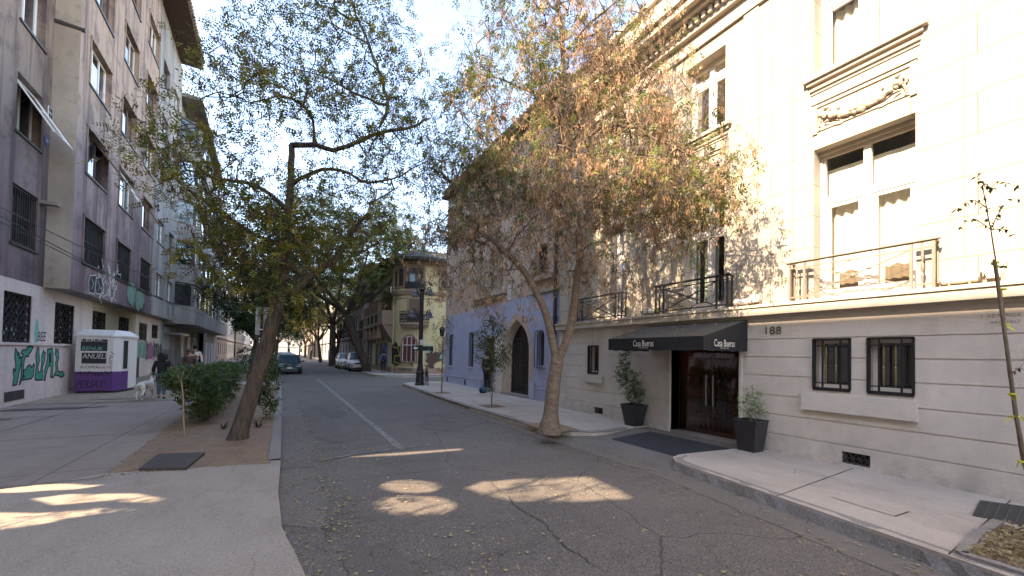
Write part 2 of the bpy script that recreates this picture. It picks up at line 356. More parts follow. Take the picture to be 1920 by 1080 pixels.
# ---------------- ground ----------------
def sheet(name, pts, z, mat, kind='structure'):
    m = MB(); polys = [[Vector((p[0], p[1], 0)) for p in pts]]
    m.add([(p[0], p[1], z) for p in pts], [tuple(t) for t in tessellate_polygon(polys)])
    o = m.build(name, mat); o['kind'] = kind; return o
def grid_sheet(name, x0, x1, y0, y1, z, mat, nx=2, ny=2):
    m = MB(); m.add([(x0, y0, z), (x1, y0, z), (x1, y1, z), (x0, y1, z)], [(0, 1, 2, 3)]); o = m.build(name, mat); o['kind'] = 'structure'; return o
grid_sheet('ground', -600, 600, -300, 900, -.06, M['earth'])
grid_sheet('road', -7, 60, -40, 400, -.004, M['asphalt'])
def slab(name, pts, z0, z1, mat):
    m = MB(); polys = [[Vector((p[0], p[1], 0)) for p in pts]]
    m.add([(p[0], p[1], z1) for p in pts], [tuple(t) for t in tessellate_polygon(polys)])
    n = len(pts)
    for i in range(n):
        a, b = pts[i], pts[(i + 1) % n]; m.quad((a[0], a[1], z0), (b[0], b[1], z0), (b[0], b[1], z1), (a[0], a[1], z1))
    o = m.build(name, mat); o['kind'] = 'structure'; return o
SW = .13
def arc(cx, cy, r, a0, a1, n=7): return [(cx + r * math.cos(R(a0 + (a1 - a0) * i / n)), cy + r * math.sin(R(a0 + (a1 - a0) * i / n))) for i in range(n + 1)]
random.seed(3)
# right pavement, near slab: kerb curls round at the hotel entrance
near_k = [(4.6, -3), (4.75, 0), (4.93, 1.2), (5.1, 2.3), (5.24, 3.2), (5.34, 3.9)] + [(5.42, 4.25), (5.6, 4.45), (5.85, 4.52)] + [(6.4, 4.46), (7.0, 4.38), (7.75, 4.3)]
pit_n = [(5.02, .62), (5.07, 1.12), (5.65, 1.14), (6.3, 1.15), (6.3, .5)]
slab('sidewalk', near_k + [(8.2, 4.3), (8.2, -3)], -.05, SW, M['sidewalk'])
def inset(path, d):
    out = []
    for i, p in enumerate(path):
        a = Vector(path[max(0, i - 1)]); b = Vector(path[min(len(path) - 1, i + 1)]); t = (b - a).normalized(); out.append((p[0] + t.y * d, p[1] - t.x * d))
    return out
def kerb(name, path, w, z1, mat, wob=.015, seed=1, dz=.0):
    """a worn kerb with an uneven foot and chipped edge"""
    rnd = random.Random(seed); P = []
    for i in range(len(path) - 1):
        a, b = Vector(path[i]), Vector(path[i + 1]); n = max(1, int((b - a).length / .12))
        P += [a.lerp(b, k / n) for k in range(n)]
    P.append(Vector(path[-1])); m = MB(); V = []; F = []
    for i, p in enumerate(P):
        t = (P[min(len(P) - 1, i + 1)] - P[max(0, i - 1)]).normalized(); nrm = Vector((t.y, -t.x))
        q = p - nrm * (.02 + wob * rnd.random() * 1.5); e = p - nrm * (wob * rnd.random() * .5); zz = z1 + dz - wob * .4 * rnd.random()
        V += [(q.x, q.y, -.03), (e.x, e.y, zz - .025), ((p + nrm * .02).x, (p + nrm * .02).y, zz + .003), ((p + nrm * w).x, (p + nrm * w).y, z1 + .004), ((p + nrm * w).x, (p + nrm * w).y, z1 - .05)]
    for i in range(len(P) - 1):
        for k in range(4): F.append((i * 5 + k, i * 5 + 5 + k, i * 5 + 6 + k, i * 5 + 1 + k))
    m.add(V, F); o = m.build(name, mat); o['kind'] = 'structure'; return o
kerb('kerb', near_k[:9], .14, SW, M['kerb'], .03, 2)
# far slab
far_k = [(6.9, 6.75), (6.2, 6.62), (5.85, 6.68), (5.5, 6.95), (5.22, 7.4), (5.1, 8.0), (5.06, 11.5), (5.12, 14), (5.3, 17.3), (5.42, 20.5), (5.6, 21.6), (6.1, 22.2), (7.0, 22.5), (11, 22.7), (30, 23.2)]
slab('sidewalk', list(reversed(far_k + [(30, 15), (8.6, 15), (8.6, 6.75)])), -.05, SW, M['sidewalk'])
kerb('kerb', list(reversed(far_k)) , -.14, SW, M['kerb'], .015, 5)
kerb('kerb', [(p[0] - .012, p[1]) for p in reversed(far_k[6:9])], -.1, SW - .006, M['kerb_yellow'], .01, 6)
# entrance ramp between the slabs
m = MB(); m.add([(5.2, 4.2, .002), (5.15, 7.4, .002), (7.2, 7.2, .10), (7.2, 4.2, .10), (8.4, 4.2, .11), (8.4, 7.2, .11)], [(0, 3, 2, 1), (3, 4, 5, 2)]); o = m.build('ramp', M['gutter']); o['kind'] = 'structure'
def rough0(P, j=.018, st=.16):
    r = random.Random(2); out = []
    for a, b in zip(P, P[1:] + P[:1]):
        n = max(1, int(math.dist(a, b) / st))
        for i in range(n): t = i / n; out.append((a[0] + (b[0] - a[0]) * t + r.uniform(-j, j), a[1] + (b[1] - a[1]) * t))
    return out
# gutter strips
sheet('gutter', rough0([(4.2, -3), (4.42, 1.2), (4.68, 3.0), (4.9, 4.3), (4.8, 7.0), (4.78, 11.4), (4.9, 15), (5.05, 20), (5.36, 20.0), (5.13, 14), (5.07, 11), (5.12, 8), (5.3, 7.2), (5.3, 5.5), (5.45, 4.4), (5.27, 3.4), (5.1, 2.3), (4.93, 1.2), (4.77, 0), (4.62, -3)]), .0, M['gutter'])
# across the side street
kb = [(5.6, 90), (5.6, 51), (5.0, 49.6), (4.9, 48.6), (6.95, 47.6), (7.0, 38), (6.6, 36.9), (5.95, 36.1), (5.6, 34.6), (5.6, 31.5), (5.75, 29.8), (6.3, 28.9), (7.4, 28.6), (14, 29.2), (40, 31)]
slab('sidewalk', kb + [(40, 60), (20, 60), (20, 90)], -.05, SW, M['sidewalk'])
kerb('kerb', kb, -.15, SW, M['kerb'], .01, 8)
slab('sidewalk', [(6.0, 90), (20, 90), (20, 300), (6, 300)], -.05, SW, M['sidewalk'])
# left side
LK = [(.32, -3), (.30, 1.5), (.26, 2.6), (.16, 3.5), (.02, 4.4), (-.02, 5.5), (0, 7.1), (0, 12), (-.02, 23.4), (-.1, 24.4)]
slab('sidewalk', [(-12, -3)] + LK[:7] + [(-1.95, 7.35), (-2.45, 7.0), (-3.3, 7.0), (-12, 7.0)][0:3] + [(-12, 7.0)], -.05, .085, M['apron'])
slab('sidewalk', [(-12, 7.0), (-3.3, 7.0), (-2.45, 7.0), (-1.95, 7.35), (-2.1, 12), (-2.25, 24.5), (-2.6, 60), (-2.8, 300), (-14, 300)], -.05, .085, M['paving'])
sheet('tile_strip', [(-12, 16.6), (-2.3, 16.6), (-2.36, 60), (-12, 60)], .091, M['paving_tile'])
sheet('tile_strip', [(-3.5, -3), (-12, -3), (-12, 6.4), (-2.9, 6.4), (-3.0, 5.2)], .091, M['paving_tile'])
def rough(P, j=.03, st=.13, seed=1):
    r = random.Random(seed); out = []
    for a, b in zip(P, P[1:] + P[:1]):
        n = max(1, int(math.dist(a, b) / st))
        for i in range(n): t = i / n; out.append((a[0] + (b[0] - a[0]) * t + r.uniform(-j, j), a[1] + (b[1] - a[1]) * t + r.uniform(-j, j)))
    return out
slab('planting_strip', rough([(-1.97, 7.3), (-.1, 6.94), (-.12, 23.0), (-2.22, 23.0), (-2.1, 12)]), -.05, .089, M['dirt'])
cr = random.Random(6); m = MB()
for i in range(900):
    x, y = cr.uniform(-2.0, -.15), 7.1 + 12 * cr.random() ** 1.6; s_ = cr.uniform(.006, .022); m.ball((x, y, .09), s_, 5, (1, cr.uniform(.7, 1.3), .6))
o = m.build('dirt_clods', M['dirt']); o['kind'] = 'stuff'
slab('sidewalk', [(-2.22, 23.0), (-.14, 23.0), (-.14, 25.2), (-2.24, 25.2)], -.05, .092, M['sidewalk'])
slab('planting_strip', [(-2.24, 25.2), (-.14, 25.2), (-.5, 32), (-.6, 300), (-2.8, 300)], -.05, .075, M['dirt'])
kerb('kerb', LK[6:], -.14, .10, M['kerb'], .006, 9)
kerb('kerb', [(-.1, 24.4), (-.45, 30), (-.5, 60), (-.5, 300)], -.14, .10, M['kerb'], .006, 9)
kerb('kerb', LK[:7], -.05, .083, M['apron'], .03, 12)
sheet('gutter', [(.0, 6.9), (.42, 6.8), (.50, 8), (.62, 8.6), (.52, 10), (.47, 13), (.5, 24), (.0, 24)], .0, M['gutter'])
sheet('gutter', [(.0, 4.7), (.40, 4.4), (.52, 5.2), (.43, 6.0), (.47, 6.7), (.0, 6.75)], .0, M['gutter'])
# markings
sheet('road_marking', [(1.86, 7.35), (2.0, 7.3), (2.0, 28), (1.88, 28)], .002, M['line'])
sheet('road_marking', [(.55, 7.05), (1.2, 7.3), (2.5, 7.45), (2.5, 7.55), (1.2, 7.42), (.55, 7.18)], .006, M['line_faint'])
sheet('road_marking', [(.6, 19.0), (1.86, 19.0), (1.86, 19.1), (.6, 19.1)], .006, M['line_faint'])
sheet('road_marking', [(.6, 13.0), (1.86, 13.0), (1.86, 13.08), (.6, 13.08)], .006, M['line_faint'])
# tar patches and old stains
rnd = random.Random(4)
def blob(cx, cy, rx, ry, n=16, j=.25):
    return [(cx + rx * (1 + j * (rnd.random() - .5)) * math.cos(2 * math.pi * i / n), cy + ry * (1 + j * (rnd.random() - .5)) * math.sin(2 * math.pi * i / n)) for i in range(n)]
M['patch'] = concrete('asphalt_patch', (.125, .11, .1), .5)
M['stain'] = plain('damp_stain', (.07, .062, .058), .5, 0, .3, 4)
sheet('road_patch', blob(.75, 3.2, .28, .75, 22, .5), .003, M['patch']); sheet('road_patch', blob(.95, 8.9, .22, .5, 18, .6), .003, M['patch']); sheet('road_patch', blob(3.4, 9.4, .5, .9, 20, .5), .003, M['patch']); sheet('road_patch', blob(1.3, 13.5, .4, 1.6, 20, .5), .003, M['patch'])
for (a, b, c, d) in ((-5.3, 15.3, .9, .25), (-5.5, 11.3, .5, .16), (-5.6, 10.2, .55, .1), (-4.6, 17.5, .6, .12), (-5.9, 13.4, .7, .2)):
    sheet('pavement_stain', blob(a, b, c, d, 18, .6), .096, M['stain'])
M['joint0'] = plain('crack_dirt', (.04, .034, .03), .95)
# long crack in the asphalt
m = MB(); pts = [gnd(*p) for p in ((920, 905), (945, 925), (968, 948), (995, 968), (1020, 980), (1038, 1004), (1070, 1030), (1100, 1048), (1130, 1078))]
P = []
for a, b in zip(pts, pts[1:]):
    for i in range(4): P.append((a[0] + (b[0] - a[0]) * i / 4 + rnd.uniform(-.02, .02), a[1] + (b[1] - a[1]) * i / 4 + rnd.uniform(-.02, .02)))
for a, b in zip(P, P[1:]): w_ = rnd.uniform(.002, .006); m.quad((a[0] - w_, a[1], .005), (b[0] - w_, b[1], .005), (b[0] + w_, b[1] + .003, .005), (a[0] + w_, a[1] + .002, .005))
o = m.build('road_crack', M['joint0']); o['kind'] = 'structure'
# pavement joints right, near slab
m = MB()
for y in (2.62,): m.quad((5.15, y, SW + .004), (7.7, y + .15, SW + .004), (7.7, y + .165, SW + .004), (5.15, y + .012, SW + .004))
for y in (1.15, -.6): m.quad((4.95, y, SW + .004), (7.7, y + .1, SW + .004), (7.7, y + .115, SW + .004), (4.95, y + .012, SW + .004))
for y in (9.2, 11.8, 14.4, 17): m.quad((5.15, y, SW + .004), (8.6, y + .1, SW + .004), (8.6, y + .118, SW + .004), (5.15, y + .015, SW + .004))
m.quad((5.62, 1.7, SW + .004), (5.95, 1.68, SW + .004), (5.95, 1.695, SW + .004), (5.62, 1.715, SW + .004)); m.quad((5.62, 1.7, SW + .004), (5.7, 2.3, SW + .004), (5.712, 2.3, SW + .004), (5.632, 1.7, SW + .004))
for (a, b, w_) in (((-12, 7.0), (-1.95, 7.02), .02), ((-12, 5.9), (-3.02, 5.75), .016), ((-12, 5.0), (-3.1, 4.9), .014), ((-2.96, 6.9), (-3.45, 2.5), .02), ((-3.9, 6.4), (-4.3, 3), .012), ((-2.1, 10.4), (-12, 10.6), .016), ((-2.15, 13.6), (-12, 13.9), .02), ((-4.6, 7), (-4.7, 16.6), .014), ((-12, 16.6), (-2.3, 16.55), .03)):
    d = (Vector(b) - Vector(a)).normalized(); q = Vector((-d.y, d.x)) * w_ * .5; z = .098
    m.quad((a[0] - q.x, a[1] - q.y, z), (b[0] - q.x, b[1] - q.y, z), (b[0] + q.x, b[1] + q.y, z), (a[0] + q.x, a[1] + q.y, z))
M['joint'] = plain('joint_dirt', (.05, .045, .04), .95)
o = m.build('pavement_joint', M['joint']); o['kind'] = 'structure'
# ---------------- left: worn apartment block ----------------
LF = Fr((-6.1, 18.6), R(90 + 1.6))          # u runs up the street, n points to the street
if LF.n.x < 0: LF.n = -LF.n
def win_part(parent, fr, u0, u1, z0, z1, d, depth, frame, pane, nv=2, nh=1, fw=.05, label=None, grille=None, curtain=None, sill=None, opened=None, transom=None, name='window'):
    """a window set back `depth` from wall plane d: frame mesh with pane (and grille, curtain, sill) children"""
    m = MB(); b = d - depth
    m.box(fr, u0, u0 + fw, z0, z1, b, b + .05); m.box(fr, u1 - fw, u1, z0, z1, b, b + .05)
    m.box(fr, u0 + fw, u1 - fw, z0, z0 + fw, b, b + .048); m.box(fr, u0 + fw, u1 - fw, z1 - fw, z1, b, b + .048)
    for i in range(1, nv):
        u = u0 + (u1 - u0) * i / nv; m.box(fr, u - fw * .5, u + fw * .5, z0 + fw, z1 - fw, b, b + .046)
    for i in range(1, nh):
        z = z0 + (z1 - z0) * i / nh; m.box(fr, u0 + fw, u1 - fw, z - fw * .4, z + fw * .4, b, b + .042)
    if transom: m.box(fr, u0 + fw, u1 - fw, transom - fw * .7, transom + fw * .7, b, b + .05)
    w = m.build(name, frame, parent)
    if label: w['label'] = label
    p = MB(); p.add([fr.p(u0, z0, b + .02), fr.p(u1, z0, b + .02), fr.p(u1, z1, b + .02), fr.p(u0, z1, b + .02)], [(0, 1, 2, 3)]); p.build('pane', pane, w)
    if sill:
        s = MB(); s.box(fr, u0 - .06, u1 + .06, z0 - .07, z0, d - .02, d + sill); s.build('sill', sill_mat, w)
    if grille:
        g = MB(); gd = d - .05 if grille != 'out' else d + .02
        if grille == 'lattice':
            st = .26; W_, H_ = u1 - u0, z1 - z0; k = -H_
            while k < W_:
                for sg in (0, 1):
                    a = (max(k, 0), max(-k, 0)); t = min(W_ - a[0], H_ - a[1]); 
                    if t > .05:
                        q0 = (u0 + a[0], z0 + a[1]); q1 = (q0[0] + t, q0[1] + t)
                        if sg: q0 = (u1 - a[0], q0[1]); q1 = (u1 - a[0] - t, q1[1])
                        g.bar(fr.p(*q0, gd - sg * .02), fr.p(*q1, gd - sg * .02), .022)
                k += st
            for q in ((u0, u0), (u1, u1)): g.bar(fr.p(q[0], z0, gd), fr.p(q[1], z1, gd), .05)
        else:
            n = int((u1 - u0) / .13)
            for i in range(n + 1):
                u = u0 + (u1 - u0) * i / n; g.bar(fr.p(u, z0, gd), fr.p(u, z1, gd), .02)
            for zz in (z0 + .06, (z0 + z1) / 2, z1 - .06): g.bar(fr.p(u0, zz, gd + .01), fr.p(u1, zz, gd + .01), .026)
        g.build('grille', M['metal_black'], w)
    if curtain:
        c = MB(); n = 18; cu = [(u0 + (u1 - u0) * i / n, .02 * math.sin(i * 1.9) - .10) for i in range(n + 1)]
        for i in range(n): c.quad(fr.p(cu[i][0], z0 + .02, b + cu[i][1]), fr.p(cu[i + 1][0], z0 + .02, b + cu[i + 1][1]), fr.p(cu[i + 1][0], z1 - .02, b + cu[i + 1][1]), fr.p(cu[i][0], z1 - .02, b + cu[i][1]))
        c.build('curtain', curtain, w)
    if opened:   # hopper sash pushed out at the foot
        s = MB(); ua, ub, ang, L = opened; zt = z1 - fw; a = R(ang)
        def q(u, t, e=0): return fr.p(u, zt - math.cos(a) * t + e * math.sin(a), d - depth + .06 + math.sin(a) * t + e * math.cos(a))
        for (x0, x1, t0, t1) in ((ua, ub, 0, .06), (ua, ub, L - .06, L), (ua, ua + .05, .06, L - .06), (ub - .05, ub, .06, L - .06)):
            s.hexa([q(x0, t1), q(x1, t1), q(x1, t1, .04), q(x0, t1, .04), q(x0, t0), q(x1, t0), q(x1, t0, .04), q(x0, t0, .04)])
        o = s.build('open_sash', frame, w); s = MB(); s.quad(q(ua + .05, .06, .02), q(ub - .05, .06, .02), q(ub - .05, L - .06, .02), q(ua + .05, L - .06, .02)); s.build('sash_pane', M['mirror_sky'], w)
    return w
sill_mat = M['metal_dark']
LB = thing('apartment_block', LF.p(6, 0, -2), 'long weathered mauve and tan apartment block with graffiti, overhanging upper floors', 'building')
ZO = 3.62; ZT = 21.3
def hitr(pl, pr, pt, pb, d=0, pbr=None):
    """window rectangle from the photo: left px, right px, top and bottom py measured at the left edge"""
    u0, z1 = LF.hit(pl, pt, d); _, z0 = LF.hit(pl, pb, d); u1, _ = LF.hit(pr, pt, d); return [u0, u1, z0, z1]
# upper facade windows (front plane d=0), three columns, floors 1..6
base = {1: [(155.5, 196, 405, 486), (217, 246, 450, 524), (261, 282, 480, 543)],
        2: [(165, 204, 243, 324), (224, 252, 317, 380), (267, 288, 366, 424)],
        3: [(172, 213, 91, 163), (233, 258, 187, 250), (273, 293, 262, 316)]}
cols_u = []
F1 = [hitr(*q) for q in base[1]]
cu = [(4.1 - 1.6, 4.1)]; 
floors = [(5.0, 6.68)]; 
zf = {}
for k in base:
    rs = [hitr(*q) for q in base[k]]; zf[k] = (sum(r[2] for r in rs) / 3, sum(r[3] for r in rs) / 3)
ucol = [(sum(hitr(*base[k][i])[0] for k in base) / 3, sum(hitr(*base[k][i])[1] for k in base) / 3) for i in range(3)]
dz = (zf[3][0] - zf[1][0]) / 2
for k in range(1, 6): zf[k] = (zf[1][0] + dz * (k - 1), zf[1][1] + dz * (k - 1))
print('left cols', ucol, 'floors', zf)
# two narrower columns further along
n1 = [hitr(294, 307, 508, 551), hitr(315, 325, 525, 563)]
sect = LF.hit(289, 400)[0]; endu = LF.hit(328, 560)[0]
print('narrow', n1, sect, endu)
wins = []
for k in range(1, 6):
    for i, (a, b) in enumerate(ucol): wins.append((k, i, a, b, zf[k][0], zf[k][1]))
    for i, q in enumerate(n1): wins.append((k, 3 + i, q[0], q[1], zf[k][0] + .1, zf[k][1] - .15))
us = LF.hit(81, 540, -.6)[0]; print('us', us)
ucurve = [(us + (0 - us) * (1 - math.cos(t)) , -.6 + .6 * math.sin(t)) for t in [i * math.pi / 12 for i in range(7)]]
m = MB(); m.plate(LF, rect(0, sect, ZO, ZT), [rect(a, b, z0, z1) for k, i, a, b, z0, z1 in wins if i < 3], 0, .30)
for k, i, a, b, z0, z1 in wins:
    if i < 3: m.box(LF, a - .09, b + .09, z1, z1 + .09, -.01, .045); m.box(LF, a - .09, a, z0, z1, -.01, .03); m.box(LF, b, b + .09, z0, z1, -.01, .03)
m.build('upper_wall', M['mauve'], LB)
m = MB(); m.plate(LF, rect(sect, endu, ZO, ZT), [rect(a, b, z0, z1) for k, i, a, b, z0, z1 in wins if i >= 3], -.03, .3); m.build('upper_wall', M['grey_plaster'], LB)
m = MB()
for (a, d0), (b, d1) in zip(ucurve, ucurve[1:]): m.quad(LF.p(a, ZO, d0), LF.p(b, ZO, d1), LF.p(b, ZT, d1), LF.p(a, ZT, d0))
o = m.build('curved_corner', M['tan'], LB, smooth=True)
# recessed plane before the corner
bw = [hitr(22, 70, 340, 440, -.6), hitr(35, 85, 150, 245, -.6)]
b1, b2 = bw; ub0 = (b1[0] + b2[0]) / 2; ub1 = (b1[1] + b2[1]) / 2
bwin = [(ub0, ub1, zf[k][0] - .05, zf[k][1] + .02) for k in range(1, 6)]
bwin2 = [(ub0 - 4.2, ub1 - 4.2, zf[k][0] - .05, zf[k][1] + .02) for k in range(1, 6)]
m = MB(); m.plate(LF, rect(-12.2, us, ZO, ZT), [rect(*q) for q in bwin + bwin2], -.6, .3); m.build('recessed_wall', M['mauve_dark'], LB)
# overhang soffit, cap, end and roof
m = MB(); m.add([LF.p(u, ZO, d) for u, d in ucurve] + [LF.p(endu, ZO, 0), LF.p(endu, ZO, -.62), LF.p(us, ZO, -.62)], [tuple(range(len(ucurve) + 3))])
m.build('overhang_soffit', M['grey_plaster'], LB)
m = MB(); m.quad(LF.p(-12.2, 0, -.6), LF.p(-12.2, 0, -12), LF.p(-12.2, ZT, -12), LF.p(-12.2, ZT, -.6)); m.quad(LF.p(endu, 0, -.62), LF.p(endu, 0, -12), LF.p(endu, ZT, -12), LF.p(endu, ZT, -.03))
m.quad(LF.p(-12.2, 0, -12), LF.p(endu, 0, -12), LF.p(endu, ZT, -12), LF.p(-12.2, ZT, -12)); m.quad(LF.p(-12.2, ZT, -12), LF.p(endu, ZT, -12), LF.p(endu, ZT, -.6), LF.p(-12.2, ZT, -.6)); m.build('side_wall', M['grey_plaster'], LB)
m = MB(); ue = LF.hit(382, 130, 1.2)[0]; print('eave end', ue, LF.hit(382, 130, 1.2), LF.hit(355, 0, 1.2))
m.box(LF, -12.2, ue, ZT, ZT + .12, -1, 1.2); er = m.build('eaves', M['soffit'], LB)
m = MB()
for i in range(int((ue + 12) / .28)):
    u = -12.1 + i * .28; m.tube([LF.p(u, ZT + .17, 1.32), LF.p(u, ZT + 1.0, -.6)], .10, 6)
m.build('roof_tiles', M['roof_tile'], LB)
m = MB(); m.box(LF, sect - .06, sect + .02, ZO, ZT - .05, 0, .03); m.build('downpipe', M['grey_plaster'], LB)
# windows
rnd = random.Random(11)
for k, i, a, b, z0, z1 in wins:
    if k == 1 and i < 3: win_part(LB, LF, a, b, z0, z1, 0, .22, M['metal_dark'], M['glass_dark'], 2, grille='bars', sill=.05)
    else:
        op = None
        if (k, i) == (2, 0): op = (a + (b - a) * .62, b, 34, (z1 - z0) * .95)
        if (k, i) == (2, 1): op = (a + .2, a + .9, 30, (z1 - z0) * .9)
        if (k, i) == (2, 2): op = (a + .1, a + .8, 30, (z1 - z0) * .9)
        win_part(LB, LF, a, b, z0, z1, 0 if i < 3 else -.03, .2, [M['brown_frame'], M['white_frame'], M['brown_frame'], M['white_frame']][(k * 3 + i) % 4] if k > 1 else M['white_frame'],
                 M['mirror_sky'] if rnd.random() < .7 else M['glass_dark'], 3 if i < 3 else 2, sill=.05, opened=op, fw=.055)
for j, (a, b, z0, z1) in enumerate(bwin + bwin2):
    if j == 0: win_part(LB, LF, a, b, z0, z1, -.6, .22, M['metal_dark'], M['glass_dark'], 2, grille='bars', sill=.05)
    elif j == 1: win_part(LB, LF, a, b, z0, z1, -.6, .25, M['white_frame'], M['glass_dark'], 2, sill=.05, opened=(a + (b - a) * .12, b, 32, (z1 - z0) * 1.0), label='window with its sash propped open outwards')
    else: win_part(LB, LF, a, b, z0, z1, -.6, .25, M['white_frame'], M['mirror_sky'], 2, sill=.05)
# small details on the recessed wall: lattice vent, round plate, drain spouts, bracket
u, z = LF.hit(93, 212, -.6); m = MB(); m.box(LF, u - .13, u + .13, z - .18, z + .18, -.6, -.58)
v = m.build('wall_vent', M['white_frame'], LB); m = MB()
for a in (-.06, .06):
    for b in (-.09, .09): m.box(LF, u + a - .045, u + a + .045, z + b - .07, z + b + .07, -.585, -.575)
m.build('vent_hole', M['dark_void'], v)
u, z = LF.hit(87, 264, -.6); m = MB(); m.prism([], 0, 0) if 0 else None
M['badge_blue'] = plain('badge_blue', (.06, .06, .22), .5)
pts = [LF.p(u + .14 * math.cos(t * math.pi / 8), z + .19 * math.sin(t * math.pi / 8), -.585) for t in range(16)]; m.add(pts, [tuple(range(16))]); bb = m.build('round_badge', M['badge_blue'], LB)
m = MB(); text(m, LF, 'ADT', u, z, .16, .09, -.58); m.build('badge_lettering', M['white_letter'], bb)
u, z = LF.hit(103, 38, -.6); m = MB(); m.tube([LF.p(u, z, -.62), LF.p(u + .05, z - .02, .1)], .07, 8); m.build('drain_spout', M['metal_dark'], LB)
u, z = LF.hit(77, 380, -.6); m = MB(); m.box(LF, u - .1, u + .15, z - .04, z + .06, -.6, -.2); m.build('light_bracket', M['iron_pale'], LB)
# ground floor wall (same back plane); coloured sections
gz0, gz1 = .0, ZO
def gh(pl, pr, pt, pb): return hitr(pl, pr, pt, pb, -.6)
g = {'a': gh(8, 62, 541, 640), 'b': gh(104, 141, 561, 646), 'c': gh(174, 200, 579, 628), 'd': gh(223, 243, 593, 655), 'e': gh(261, 277, 604, 638), 'f': gh(285, 297, 608, 634), 'g': gh(304, 319, 612, 655)}
print('ground wins', g)
seca = LF.hit(173, 600, -.6)[0]; secb = LF.hit(254, 620, -.6)[0]; secc = LF.hit(300, 630, -.6)[0]
for q in 'ab': g[q][2] = 1.83; 
for q in 'abcd': g[q][3] = 3.25
g['c'][2] = g['d'][2] = 1.1; 
for (u0, u1, mt, ks) in ((-12.2, seca, 'lilac', 'ab'), (seca, secb, 'cream_plaster', 'cd'), (secb, secc, 'lilac', 'ef'), (secc, endu, 'pale_blue', 'g')):
    m = MB(); hs = [rect(*g[q]) for q in ks]
    if u0 < -10: hs += [rect(g['a'][0] - 4.2, g['a'][1] - 4.2, g['a'][2], g['a'][3])]
    m.plate(LF, rect(u0, u1, 0, ZO), hs, -.6, .2); m.build('ground_floor_wall', M[mt], LB)
for q in 'abcd': win_part(LB, LF, *g[q], -.6, .18, M['metal_dark'], M['glass_dark'], 2, grille='lattice', fw=.07)
win_part(LB, LF, g['a'][0] - 4.2, g['a'][1] - 4.2, g['a'][2], g['a'][3], -.6, .18, M['metal_dark'], M['glass_dark'], 2, grille='lattice', fw=.07)
for q in 'efg': win_part(LB, LF, *g[q], -.6, .18, M['white_frame'], M['glass_dark'], 2, grille='bars', fw=.05)
# low wainscot with ledge, graffiti on it
uw = LF.hit(130, 700, -.42)[0]; print('wainscot end', uw)
m = MB(); m.box(LF, -12.2, uw, 0, 1.76, -.6, -.42); lw = m.build('low_wall', M['lilac'], LB)
m = MB(); m.box(LF, -12.25, uw + .05, 1.76, 1.83, -.6, -.37); m.build('ledge', M['lilac'], LB)
def lf(px, py, d=-.42): return LF.hit(px, py, d)
M['gr_green'] = plain('spray_green', (.03, .26, .19), .6); M['gr_black'] = plain('spray_black', (.015, .015, .018), .7)
M['gr_white'] = plain('spray_white', (.55, .55, .55), .7); M['gr_purple'] = plain('spray_purple', (.26, .11, .26), .7); M['gr_teal'] = plain('spray_teal', (.12, .42, .38), .7, var=.3)
M['gr_red'] = plain('spray_red', (.40, .06, .07), .7); M['gr_mint'] = plain('spray_mint', (.18, .34, .27), .7, var=.2)
# zoomed drawing coordinates -> photo px
def zz(pts): return [(x / 4.5, 520 + y / 4.5) for x, y in pts]
IG = [
 [(105,912),(112,870),(118,840),(108,800),(113,770),(128,790),(132,740),(122,660),(130,600),(143,630),(150,660),(152,630),(160,640),(165,690),(172,670),(182,680),(180,720),(160,800),(150,850),(140,905)],
 [(182,680),(195,655),(175,640),(185,615),(215,612),(235,585),(265,578),(278,590),(262,625),(245,640),(240,668),(215,665),(203,700),(195,780),(192,840),(168,900),(160,905),(175,840),(180,760)],
 [(192,790),(215,775),(230,750),(252,738),(262,760),(285,730),(290,740),(280,830),(262,855),(215,862),(190,868),(186,845),(205,838),(192,820),(200,800)],
 [(292,862),(298,800),(306,740),(300,660),(312,600),(325,592),(330,680),(332,700),(318,760),(325,800),(338,800),(348,740),(350,660),(365,615),(372,640),(382,632),(376,700),(358,760),(362,840),(355,866),(310,868)],
 [(368,872),(376,820),(372,790),(390,720),(398,690),(396,612),(440,598),(446,640),(448,740),(440,845),(424,842),(430,760),(415,740),(400,770),(385,830),(380,868)],
 [(410,640),(430,632),(432,720),(412,730)],
 [(445,850),(455,820),(470,790),(466,720),(478,690),(462,640),(470,595),(482,630),(490,600),(495,680),(482,730),(490,790),(510,800),(525,790),(535,812),(540,825),(520,845),(490,830),(462,822)]]
go = MB(); gg = MB()
def fillpoly(mb, fr, pts, d):
    V = [Vector((u, z, 0)) for u, z in pts]; mb.add([fr.p(p.x, p.y, d) for p in V], [tuple(t) for t in tessellate_polygon([V])])
def outline(mb, fr, pts, w, d, closed=True):
    n = len(pts)
    for i in range(n if closed else n - 1):
        a = Vector(pts[i]); b = Vector(pts[(i + 1) % n]); t = (b - a)
        if t.length < 1e-5: continue
        t.normalize(); q = Vector((-t.y, t.x)) * w; a = a - t * w * .6; b = b + t * w * .6
        mb.add([fr.p(*(a - q), d), fr.p(*(b - q), d), fr.p(*(b + q), d), fr.p(*(a + q), d)], [(0, 1, 2, 3)])
for j, p in enumerate(IG):
    pts = [lf(*q) for q in zz(p)]
    if j == 5: fillpoly(go, LF, pts, -.4155); continue
    fillpoly(gg, LF, pts, -.4165); outline(go, LF, pts, .022, -.4150)
gp = gg.build('graffiti', M['gr_green'], lw); go.build('graffiti_outline', M['gr_black'], lw)
m = MB(); u, z = lf(78, 631, -.6); text(m, LF, 'BEE', u, z, .55, .3, -.595, slant=.2); m.build('graffiti_tag', M['gr_black'], LB)
m = MB(); u, z = lf(68, 627, -.6)
fillpoly(m, LF, [(u + .13 * math.cos(t) * (1 if t < 4 else .6), z + .5 * math.sin(t)) for t in [i * .52 for i in range(12)]], -.596); m.build('graffiti_tag', M['gr_teal'], LB)
